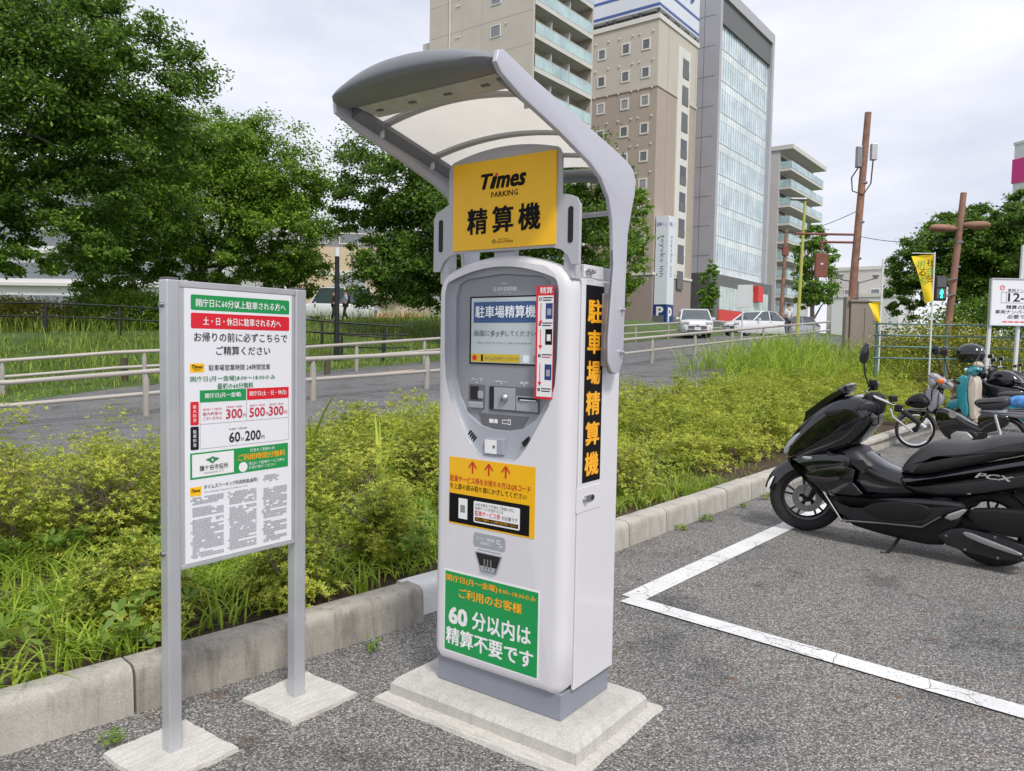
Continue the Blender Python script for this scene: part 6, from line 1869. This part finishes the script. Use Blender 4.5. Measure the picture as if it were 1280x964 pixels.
hs_ = thing('house', 'small cream house with a grey gabled roof left of the machine', 'house', (-14.6, 62, 2.0), R(-8))
m_hcream = M('house_cream', (0.58, 0.47, 0.36), .85, var=.05, scale=.4)
obj('wall', MB().cbox(0, 6.5, 0, 6, 0, 3.4), m_hcream, hs_)
obj('roof', MB().loft([[(-.4, -.5, 3.2), (-.4, 3, 4.9), (-.4, 6.5, 3.2), (-.4, 6.5, 3.0), (-.4, 3, 4.7), (-.4, -.5, 3.0)], [(6.9, -.5, 3.2), (6.9, 3, 4.9), (6.9, 6.5, 3.2), (6.9, 6.5, 3.0), (6.9, 3, 4.7), (6.9, -.5, 3.0)]]), m_roofg, hs_)
gb = obj('gable', MB().prism([(3.0, 3.0), (5.6, 3.0), (5.6, 4.4), (4.3, 5.5), (3.0, 4.4)], -.7, 3.0), m_hcream, hs_)
for sg in (-1, 1):
    obj('gable_roof', MB().prism([(4.3, 5.55), (4.3 + sg * 1.7, 4.15), (4.3 + sg * 1.7, 4.3), (4.3, 5.72)], -.95, 3.0), m_roofg, hs_)
obj('attic_window', MB().lathe([(0, -.06), (.32, -.06), (.36, .0)], (4.3, -.71, 4.4), 'Y', 16), m_win, hs_)
obj('garage_door', MB().cbox(.8, 4.0, -.06, .0, 0, 2.3), m_white, hs_)
for i in range(4):
    obj('door_window', MB().cbox(1.0 + .74 * i, 1.6 + .74 * i, -.10, -.06, 1.5, 2.0), m_win, hs_)

# ================================================================== STREET FURNITURE
m_rust = M('rust_pole', (0.27, 0.145, 0.10), .8, var=.35, scale=3, bmp=.4, bscale=20)
m_rustb = M('rust_box', (0.20, 0.07, 0.05), .7, var=.15, scale=3)
m_lgreen = M('lamp_post_yellow_green', (0.45, 0.45, 0.10), .6, var=.08)
m_gal = M('galvanised', (0.50, 0.51, 0.52), .45, .6, var=.08)
m_wp = M('white_post', (0.68, 0.69, 0.70), .5, var=.05)
m_flag = M('banner_yellow', (0.80, 0.58, 0.015), .7, var=.06)
m_taupe = M('taupe_box', (0.27, 0.23, 0.19), .6, var=.08)

up_ = thing('utility_pole', 'tall rust-red pole carrying a hanging brown box sign', 'pole', (13.15, 30, .9))
obj('shaft', MB().tube([(0, 0, -.9), (.02, 0, 3), (.33, 0, 9.7)], [.155, .15, .12], 14), m_rust, up_, True)
for zz in (1.2, 2.6, 4.1, 5.5, 7.0):
    obj('band', MB().tube([(.04 * zz - .03, 0, zz), (.04 * zz - .03, 0, zz + .06)], .16, 14), m_steel_d, up_, True)
for zz in (4.75, 5.05):
    obj('arm', MB().tube([(.2, 0, zz), (-2.3 if zz > 5 else -1.35, 0, zz)], .045, 8), m_rustb, up_, True)
obj('hanger', MB().tube([(-1.25, 0, 4.75), (-1.25, 0, 4.45)], .05, 8), m_rustb, up_)
bxs = obj('box_sign', MB().box((-1.25, 0, 3.85), (.48, .16, .92)), m_rustb, up_, False, .02)
obj('box_plate', MB().box((-1.25, -.085, 3.9), (.10, .01, .06)), m_wp, bxs)
obj('equipment_box', MB().box((.58, -.05, 8.2), (.22, .2, .62)), m_gal, up_, False, .02)
obj('equipment_box', MB().box((.02, -.05, 8.0), (.20, .2, .80)), m_steel_d, up_, False, .02)
obj('cable_loop', MB().tube([(.0, -.1, 7.6), (-.25, -.1, 7.2), (-.2, -.1, 6.7), (.2, -.15, 6.55), (.5, -.1, 7.0), (.55, -.1, 7.9)], .025, 6), m_blackmetal, up_, True)
cab = thing('street_cabinet', 'taupe metal cabinet at the foot of the tall rust-red pole', 'cabinet', (12.7, 29.0, .6))
obj('body', MB().cbox(0, .95, 0, .5, 0, 2.7), m_taupe, cab, False, .03)
obj('door', MB().cbox(.52, .90, -.03, -.001, .3, 2.5), m_taupe, cab, False, .01)
obj('hood', MB().cbox(-.06, 1.01, -.06, .56, 2.70, 2.78), m_taupe, cab, False, .01)
obj('side_post', MB().cbox(-.14, -.02, .1, .4, 0, 2.9), m_taupe, cab, False, .01)

lp2 = thing('lamp_pole', 'leaning rust-red pole with two horizontal lamp heads beside the trees', 'pole', (14.05, 25, .6))
obj('shaft', MB().tube([(0, 0, -.6), (.05, 0, 1.5), (.36, 0, 6.0)], [.125, .12, .095], 12), m_rust, lp2, True)
for sg, dz in ((-1, 0), (1, .12)):
    hd2 = obj('lamp_head', MB().loft([[(.28 + sg * x, r * math.cos(t), 4.85 + dz + .03 * x + r * .75 * math.sin(t)) for t in [2 * math.pi * k / 12 for k in range(12)]] for x, r in ((.08, .06), (.2, .13), (.5, .17), (.8, .16), (.95, .08))]), m_rust, lp2, True)
for zz in (1.0, 2.4, 3.6, 4.4):
    obj('band', MB().tube([(.02 + .06 * zz, 0, zz), (.02 + .06 * zz, 0, zz + .06)], .128, 12), m_steel_d, lp2, True)
sgl = thing('pedestrian_signal', 'pedestrian signal showing a green walking figure below the lamp pole', 'traffic light', (13.55, 24.6, 2.95))
obj('housing', MB().box((0, 0, .55), (.36, .25, .78)), m_matte2, sgl, False, .03)
m_sg = emis('signal_green', (0.02, 0.75, 0.45), 3.0)
obj('lens_panel', MB().box((0, -.128, .38), (.28, .01, .30)), m_pod, sgl)
obj('red_panel', MB().box((0, -.128, .74), (.28, .01, .30)), m_pod, sgl)
obj('walking_figure', MB().slab([(-.03, .24), (.0, .33), (-.05, .38), (-.03, .45), (.0, .52), (.03, .52), (.05, .45), (.05, .38), (.02, .33), (.05, .24), (.02, .24), (0, .30), (0, .24)], .004, .001, -.137), m_sg, sgl)
obj('bracket', MB().tube([(.18, 0, .8), (.72, .3, .9)], .03, 6), m_steel_d, sgl)
obj('bracket', MB().tube([(.18, 0, .3), (.70, .3, .4)], .03, 6), m_steel_d, sgl)

tp_ = thing('utility_pole', 'thin rust-red pole beside the yellow-green lamp post', 'pole', (17.3, 50, 1.8))
obj('shaft', MB().tube([(0, 0, -.5), (.22, 0, 7.4)], [.13, .10], 10), m_rust, tp_, True)
obj('fitting', MB().box((.18, -.05, 6.0), (.35, .3, .6)), m_rustb, tp_)
lm = thing('street_lamp', 'yellow-green street lamp with a flat head left of the tall rust-red pole', 'lamp post', (16.6, 45, 1.8))
obj('shaft', MB().tube([(0, 0, -.3), (.18, 0, 8.3)], [.11, .07], 10), m_lgreen, lm, True)
obj('head', MB().box((-.20, 0, 8.35), (.95, .26, .12)), m_steel_d, lm, False, .03)
dl = thing('street_lamp', 'slim double-armed lamp far beyond the tall rust-red pole', 'lamp post', (19.6, 44, 1.5))
obj('shaft', MB().tube([(0, 0, 0), (0, 0, 3.9)], .06, 8), m_steel_d, dl, True)
obj('arm', MB().tube([(-1.0, 0, 4.0), (0, 0, 3.8), (1.0, 0, 4.1)], .04, 6), m_steel_d, dl, True)
for sg in (-1, 1): obj('lantern', MB().lathe([(.10, 0), (.20, .22), (.10, .28)], (sg * 1.0, 0, 4.05), 'Z', 10), m_gal, dl, True)
bl = thing('lamp_post', 'slim black lamp post right of the notice board', 'lamp post', (-5.95, 26, hgt(-5.95, 26)))
obj('shaft', MB().tube([(0, 0, 0), (0, 0, .9), (0, 0, 3.55)], [.11, .085, .075], 12), m_blackmetal, bl, True)
obj('cap', MB().tube([(0, 0, 3.55), (0, 0, 3.85)], .085, 12), m_wp, bl, True)
sl_ = thing('street_lamp', 'small bracket lamp in front of the cream store', 'lamp post', (-12.1, 58, 2.2))
obj('shaft', MB().tube([(0, 0, 0), (0, 0, 5.2), (.4, 0, 5.4)], .06, 8), m_steel_d, sl_, True)
obj('lantern', MB().lathe([(.12, 0), (.32, .5), (.18, .6)], (.5, 0, 5.0), 'Z', 10), m_steel_d, sl_, True)

# white board on a post at the roadside
wb = thing('road_sign', 'blank white rectangular sign board on a post in front of the shop', 'sign', (10.7, 36, hgt(10.7, 36)))
obj('post', MB().tube([(0, 0, 0), (0, 0, 1.75)], .045, 8), m_wp, wb, True)
obj('board', MB().box((.08, -.05, 2.1), (.68, .04, 1.05), rz=R(-20)), m_wp, wb, False, .01)

# banners
def banner(label, loc, h, w, fh_, txt, tilt=0.0):
    b = thing('banner', label, 'banner', loc)
    obj('pole', MB().tube([(0, 0, -1.2), (0, 0, h)], .022, 8), m_wp, b, True)
    obj('crossbar', MB().tube([(0, 0, h - .03), (-w, 0, h - .03)], .010, 6), m_wp, b, True)
    nx, nz = 9, 14
    def fn(i, j):
        t = i / (nx - 1); v = j / (nz - 1)
        x = -w * t * (1 - .72 * v); return (x - .01, .06 * math.sin(3 * t + 4 * v) * (1 - .2 * v), h - .05 - fh_ * v - .06 * t)
    cl = obj('cloth', thick(MB().grid(nx, nz, fn), .003), m_flag, b, True)
    for k, (ch, zz, xx) in enumerate(txt):
        text(cl, ch, (xx - .11, h - zz - .18, xx + .06, h - zz), -.085, m_grn if k % 2 else m_black, .01)
    return b
banner('large yellow slanting banner with dark lettering on the green fence', (10.42, 19.2, .9), 3.05, .56, 1.15, [('社', .18, -.12), ('会', .38, -.12), ('を', .56, -.12), ('明', .22, -.34), ('る', .42, -.30), ('く', .60, -.26)])
banner('small yellow banner on a thin pole left of the large banner', (10.15, 21.3, .9), 2.0, .34, .60, [])
obj_ = [o for o in bpy.data.objects if o.get('label', '').startswith('small yellow banner')][0]
ph = obj('pole_top', MB().tube([(0, 0, 1.9), (0, 0, 3.1)], .03, 8), m_wp, obj_, True)

# green rail fence on the right
m_gf = M('fence_green', (0.10, 0.19, 0.18), .5, .2, var=.06)
gfp = [(9.5, 20.3), (16.5, 20.3)]
gf = thing('rail_fence', 'blue-green four-rail fence behind the row of motorcycles', 'fence', (0, 0, 0))
for zz in (2.20, 1.90, 1.60, 1.30):
    obj('rail', MB().tube([(9.5, 20.3, zz), (16.8, 20.3, zz)], .021, 8), m_gf, gf, True)
for xx in (9.6, 11.45, 13.3, 15.15, 16.8):
    obj('post', MB().tube([(xx, 20.33, 0.2), (xx, 20.33, 2.25)], .035, 8), m_gf, gf, True)
# number-plate sign at the right edge
nb = thing('number_sign', 'white number-plate notice on two pale posts at the right edge', 'sign', (12.05, 19.4, .0))
bd = obj('board', MB().cbox(-.06, 1.75, -.03, .03, 2.18, 3.33), m_board, nb)
for xx in (0, .73, 1.6):
    obj('post', MB().tube([(xx - .06, .08, 0), (xx + .02, .08, 3.33 if xx != .73 else 4.2)], .05, 8), m_wp, nb, True)
obj('frame', MB().cbox(-.09, -.061, -.05, .05, 2.16, 3.35), m_alu, nb); obj('frame', MB().cbox(-.06, 1.75, -.05, .05, 3.331, 3.36), m_alu, nb)
obj('emblem_ring', MB().lathe([(.05, -.034), (.065, -.034), (.065, -.031), (.05, -.031)], (.20, 0, 3.12), 'Y', 22, False), m_red, bd)
text(bd, '円', (.17, 3.09, .23, 3.15), -.034, m_red, .0)
text(bd, '車両ナンバー', (.34, 3.02, .95, 3.10), -.034, m_dk, .0)
text(bd, '12-34', (.36, 2.78, 1.15, 2.99), -.034, m_dk, .02)
for (a, b, c, d) in ((.18, 2.74, 1.25, 2.75), (.18, 3.005, 1.25, 3.015), (.18, 2.74, .19, 3.01), (.31, 2.74, .32, 3.01)):
    plate(bd, 'rule', a, b, c, d, -.031, m_grey_t, .002)
text(bd, '精算の際に', (.32, 2.59, 1.0, 2.69), -.034, m_dk, .014)
text(bd, '車両ナンバー（4桁）が', (.05, 2.47, 1.45, 2.57), -.034, m_dk, .014)
text(bd, '必要です', (.36, 2.35, .95, 2.45), -.034, m_dk, .014)
for q_ in range(7): plate(bd, 'fine_print', .24 + .15 * q_, 2.255, .36 + .15 * q_, 2.285, -.031, m_red, .002)

# overhead wires
def wire(label, a, b, sag=.4, r=.02):
    a, b = Vector(a), Vector(b)
    pts = [a.lerp(b, i / 12) - Vector((0, 0, sag * 4 * (i / 12) * (1 - i / 12))) for i in range(13)]
    tag(obj('overhead_wire', MB().tube(pts, r, 5), m_blackmetal, None, True), label, 'wire')
wire('thin overhead wire running left from the tall rust-red pole', (13.3, 30, 6.9), (17.0, 50, 9.0), .3, .015)
wire('overhead wire from the tall rust-red pole towards the lamp pole', (13.3, 30, 5.9), (14.55, 25, 5.2), .2, .012)

# ================================================================== CARS
m_carw = M('car_white', (0.72, 0.73, 0.75), .2, var=.02, coat=.7)
m_cars = M('car_silver', (0.42, 0.43, 0.45), .25, .5, var=.03, coat=.5)
m_carglass = glass_mat('car_glass', (0.06, 0.08, 0.09), .05, .9)
def car(name, label, loc, rz, paint, kind='hatch', grp='cars on the street'):
    c = thing(name, label, 'car', loc, rz, grp)
    L, W, Hc = (4.0, 1.69, 1.5) if kind == 'hatch' else ((4.5, 1.70, 1.46) if kind == 'sedan' else (4.4, 1.69, 1.95))
    # local: front at -y ; sections along y
    def section(y, hw, z0, z1, belt):
        return [(-hw * .92, y, z0), (-hw, y, z0 + .18), (-hw, y, belt - .08), (-hw * .96, y, belt), (-hw * .5, y, z1), (hw * .5, y, z1), (hw * .96, y, belt), (hw, y, belt - .08), (hw, y, z0 + .18), (hw * .92, y, z0)]
    h = L / 2; w = W / 2
    if kind == 'van':
        secs = [(-h, w * .80, .30, .78, .70), (-h + .15, w * .94, .22, .92, .86), (-h + .65, w, .20, 1.02, .98), (h - .3, w, .20, 1.02, .98), (h, w * .93, .25, .98, .92)]
    else:
        secs = [(-h, w * .74, .32, .66, .60), (-h + .12, w * .90, .22, .76, .70), (-h + .55, w * .99, .20, .88, .84), (-h + 1.15, w, .19, .96, .90), (0, w, .19, .97, .92), (h - .6, w, .20, .98, .92), (h - .1, w * .93, .24, .92, .86), (h, w * .82, .32, .80, .74)]
    body = obj('body', MB().loft([section(*q) for q in secs]), paint, c, True, 0)
    ya, yb, yc, yd = (-h + 1.0, -h + 1.75, h - .75, h - .10) if kind == 'hatch' else ((-h + 1.15, -h + 1.95, h - 1.45, h - .75) if kind == 'sedan' else (-h + .55, -h + 1.1, h - .25, h - .03))
    zr = Hc
    def cs(y, hw, z): return [(-hw, y, z), (hw, y, z)]
    cab_ = [(ya, w * .93, .90), (yb, w * .76, zr - .04), (yb + .25, w * .76, zr), (yc, w * .76, zr - .02), (yd, w * .90, .92)]
    mb = MB()
    loops = [[(-hw, y, z), (-hw * .86, y, z + .02), (hw * .86, y, z + .02), (hw, y, z), (hw * 1.02 if z > 1 else hw, y, .88), (-hw * 1.02 if z > 1 else -hw, y, .88)] for y, hw, z in cab_]
    # glasshouse
    gl = obj('glasshouse', MB().loft([[(-q[1], q[0], q[2]), (q[1], q[0], q[2]), (w * .95, q[0], .88), (-w * .95, q[0], .88)] for q in cab_]), m_carglass, c, False, .02)
    obj('roof', MB().loft([[(-w * .77, y, z + .003), (w * .77, y, z + .003), (w * .70, y, z + .035), (-w * .70, y, z + .035)] for y, z in ((yb - .04, zr - .06), (yb + .25, zr), ((yb + yc) / 2, zr + .01), (yc + .05, zr - .03))]), paint, c, True)
    for s_ in (-1, 1):
        for (p, q) in (((s_ * w * .945, ya, .90), (s_ * w * .78, yb, zr - .02)), ((s_ * w * .95, (yb + yc) / 2, .90), (s_ * w * .78, (yb + yc) / 2, zr)), ((s_ * w * .93, yd, .92), (s_ * w * .78, yc, zr - .02))):
            obj('pillar', MB().tube([p, q], .04, 6), paint, c, True)
        obj('headlight', MB().box((s_ * w * .68, -h + .09, .70), (.34, .16, .15), rz=R(s_ * 22)), m_lens, c, False, .03)
        obj('tail_light', MB().box((s_ * w * .80, h - .05, .82), (.20, .10, .26)), m_red, c, False, .03)
        obj('door_mirror', MB().box((s_ * (w + .08), ya + .32, .98), (.20, .10, .14)), paint, c, False, .03)
        obj('fog_lamp', MB().box((s_ * w * .66, -h + .05, .36), (.22, .06, .08)), m_pod, c, False, .01)
        for yy in (-h + .78, h - .78):
            wl = obj('wheel', MB().lathe([(0, -.02), (.17, -.02), (.20, .0), (.20, .17)], (0, 0, 0), 'X', 20), m_alloy, c, True)
            wl.location = (s_ * (w - .14), yy, .30); wl.rotation_euler = (0, 0, 0 if s_ < 0 else math.pi)
            obj('tyre', MB().lathe([(.20, -.015), (.27, -.03), (.30, 0), (.30, .15), (.27, .18), (.2, .17)], (0, 0, 0), 'X', 26, False), m_tyre, wl, True)
        obj('door_handle', MB().box((s_ * (w + .005), .25, .86), (.03, .18, .03)), paint, c)
    obj('grille', MB().box((0, -h - .005, .50), (W * .55, .06, .14)), m_pod, c, False, .02)
    obj('badge', MB().lathe([(0, -.012), (.06, -.01), (.06, .02)], (0, -h - .025, .62), 'Y', 14), m_chrome, c, True)
    obj('number_plate', MB().box((0, -h - .035, .42), (.33, .02, .165)), m_wp, c)
    obj('lower_grille', MB().box((0, -h + .02, .33), (W * .6, .06, .08)), m_pod, c)
    return c
car('parked_car', 'white hatchback facing the camera behind the handrail', (9.75, 41.5, hgt(9.75, 41.5)), R(-8), m_carw, 'hatch')
car('parked_car', 'white sedan half hidden behind the rails right of the hatchback', (14.2, 45.0, hgt(14.2, 45.0)), R(-60), m_carw, 'sedan')
car('parked_car', 'silver car farther off behind the pedestrian in the street', (18.6, 52.0, hgt(18.6, 52.0)), R(-70), m_cars, 'hatch')
car('parked_van', 'white van parked behind the two people at left', (-10.9, 48, hgt(-10.9, 48)), R(-80), m_carw, 'van')
car('parked_car', 'pale car glimpsed below the trees left of the notice board', (-20.5, 45, hgt(-20.5, 45)), R(-85), m_cars, 'hatch')

# red-and-white barrier panels behind the tree
m_orange = M('barrier_orange', (0.72, 0.16, 0.06), .6, var=.08)
for i, x in enumerate((-9.6, -8.4, -7.2)):
    b = thing('road_barrier', ['left', 'middle', 'right'][i] + ' one of three orange and white barriers below the dark tree', 'barrier', (x, 56, 2.55), 0, 'orange barriers below the tree')
    obj('panel', MB().box((0, 0, .75), (1.05, .05, .5)), m_orange, b)
    for k in range(3): obj('stripe', MB().box((-.33 + .33 * k, -.03, .75), (.12, .012, .5), ry=R(25)), m_wp, b)
    for s_ in (-1, 1): obj('leg', MB().tube([(s_ * .45, 0, 0), (s_ * .45, 0, 1.05)], .03, 6), m_orange, b)

# ================================================================== PEOPLE
m_skin = M('skin', (0.45, 0.27, 0.19), .6, var=.05)
m_hair = M('hair_black', (0.012, 0.010, 0.009), .6, var=.2)
m_shirt = M('shirt_white', (0.66, 0.68, 0.72), .8, var=.05, scale=4)
m_blueshirt = M('shirt_pale_blue', (0.40, 0.50, 0.66), .8, var=.05, scale=4)
m_trou = M('trousers_black', (0.018, 0.018, 0.022), .85, var=.15)
m_maroon = M('jacket_maroon', (0.06, 0.02, 0.03), .85, var=.15)
m_blue_tr = M('trousers_grey_blue', (0.10, 0.13, 0.18), .85, var=.15)
def skin_obj(name, verts, edges, rad, mat, parent, root=0, sub=1):
    me = bpy.data.meshes.new(name); me.from_pydata(verts, edges, []); me.materials.append(mat)
    o = bpy.data.objects.new(name, me); COL.objects.link(o); o.parent = parent
    o.modifiers.new('skin', 'SKIN')
    lay = me.skin_vertices[0].data if me.skin_vertices else None
    if lay is None:
        bm = bmesh.new(); bm.from_mesh(me); bm.verts.layers.skin.verify(); bm.to_mesh(me); bm.free(); lay = me.skin_vertices[0].data
    for i, r in enumerate(rad):
        lay[i].radius = r if isinstance(r, tuple) else (r, r); lay[i].use_root = (i == root)
    s_ = o.modifiers.new('sub', 'SUBSURF'); s_.levels = sub; s_.render_levels = sub
    return o
def person(label, loc, rz, shirt, trousers, step=.14, pack=False, h=1.70, carry=False):
    p = thing('person', label, 'person', loc, rz)
    k = h / 1.70
    V = [(0, 0, .95), (0, .0, 1.18), (0, .01, 1.38), (0, -.01, 1.47), (0, -.03, 1.56), (0, -.03, 1.66),
         (.17, 0, 1.40), (.22, .04, 1.14), (.22, -.06, .92), (-.17, 0, 1.40), (-.22, -.02, 1.14), (-.22, -.10, .93),
         (.09, 0, .90), (.10, -step * .5, .50), (.10, -step * .2 + step, .09), (.10, -step + step * 1.0 - .12, .05),
         (-.09, 0, .90), (-.10, -step * .3, .50), (-.10, -step, .09), (-.10, -step - .14, .05)]
    E_ = [(0, 1), (1, 2), (2, 3), (3, 4), (4, 5), (2, 6), (6, 7), (7, 8), (2, 9), (9, 10), (10, 11), (0, 12), (12, 13), (13, 14), (14, 15), (0, 16), (16, 17), (17, 18), (18, 19)]
    Rd = [(.13, .10), (.12, .09), (.14, .09), .055, (.075, .09), (.07, .085), .055, .042, .035, .055, .042, .035, .085, .060, .042, .035, .085, .060, .042, .035]
    V = [tuple(c * k for c in v) for v in V]
    skin_obj('body', V, E_, Rd, m_skin, p, 0, 2)
    sv = [0, 1, 2, 6, 7, 9, 10]; mp_ = {a: i for i, a in enumerate(sv)}
    skin_obj('shirt', [V[i] for i in sv], [(mp_[a], mp_[b]) for a, b in E_ if a in mp_ and b in mp_], [(.155, .125), (.145, .115), (.155, .11), .075, .062, .075, .062], shirt, p, 0, 2)
    tv = [0, 12, 13, 14, 16, 17, 18]; mt_ = {a: i for i, a in enumerate(tv)}
    skin_obj('trousers', [V[i] for i in tv], [(mt_[a], mt_[b]) for a, b in E_ if a in mt_ and b in mt_], [(.15, .12), .105, .080, .065, .105, .080, .065], trousers, p, 0, 2)
    obj('hair', MB().loft([[(.088 * k * math.cos(a) * math.cos(t), (-.02 + .105 * math.cos(a) * math.sin(t)) * k, (1.645 + .095 * math.sin(a)) * k) for t in [2 * math.pi * q / 14 for q in range(14)]] for a in [R(d) for d in (-12, 10, 32, 54, 74, 88)]]), m_hair, p, True)
    for i in (15, 19):
        obj('shoe', MB().box((V[i][0], V[i][1] + .02, .045), (.09, .26, .085)), m_trou, p, False, .03)
    if pack:
        obj('backpack', MB().slab([(.05, 1.02), (.05, 1.42), (.12, 1.46), (.24, 1.38), (.26, 1.08), (.2, 1.0)], .15, .05), m_trou, p, True).rotation_euler = (0, 0, R(90))
    return p
gx = lambda x, y: (x, y, hgt(x, y))
person('person in a pale blue shirt with a black backpack walking beyond the black fence', gx(-9.25, 42.5), R(-70), m_blueshirt, m_trou, .16, True)
person('person in dark maroon clothes walking beside the backpack wearer', gx(-9.95, 42.8), R(-70), m_maroon, m_trou, .12)
person('person in a white shirt seen from behind in the street', gx(14.1, 39.5), R(200), m_shirt, m_blue_tr, .10)
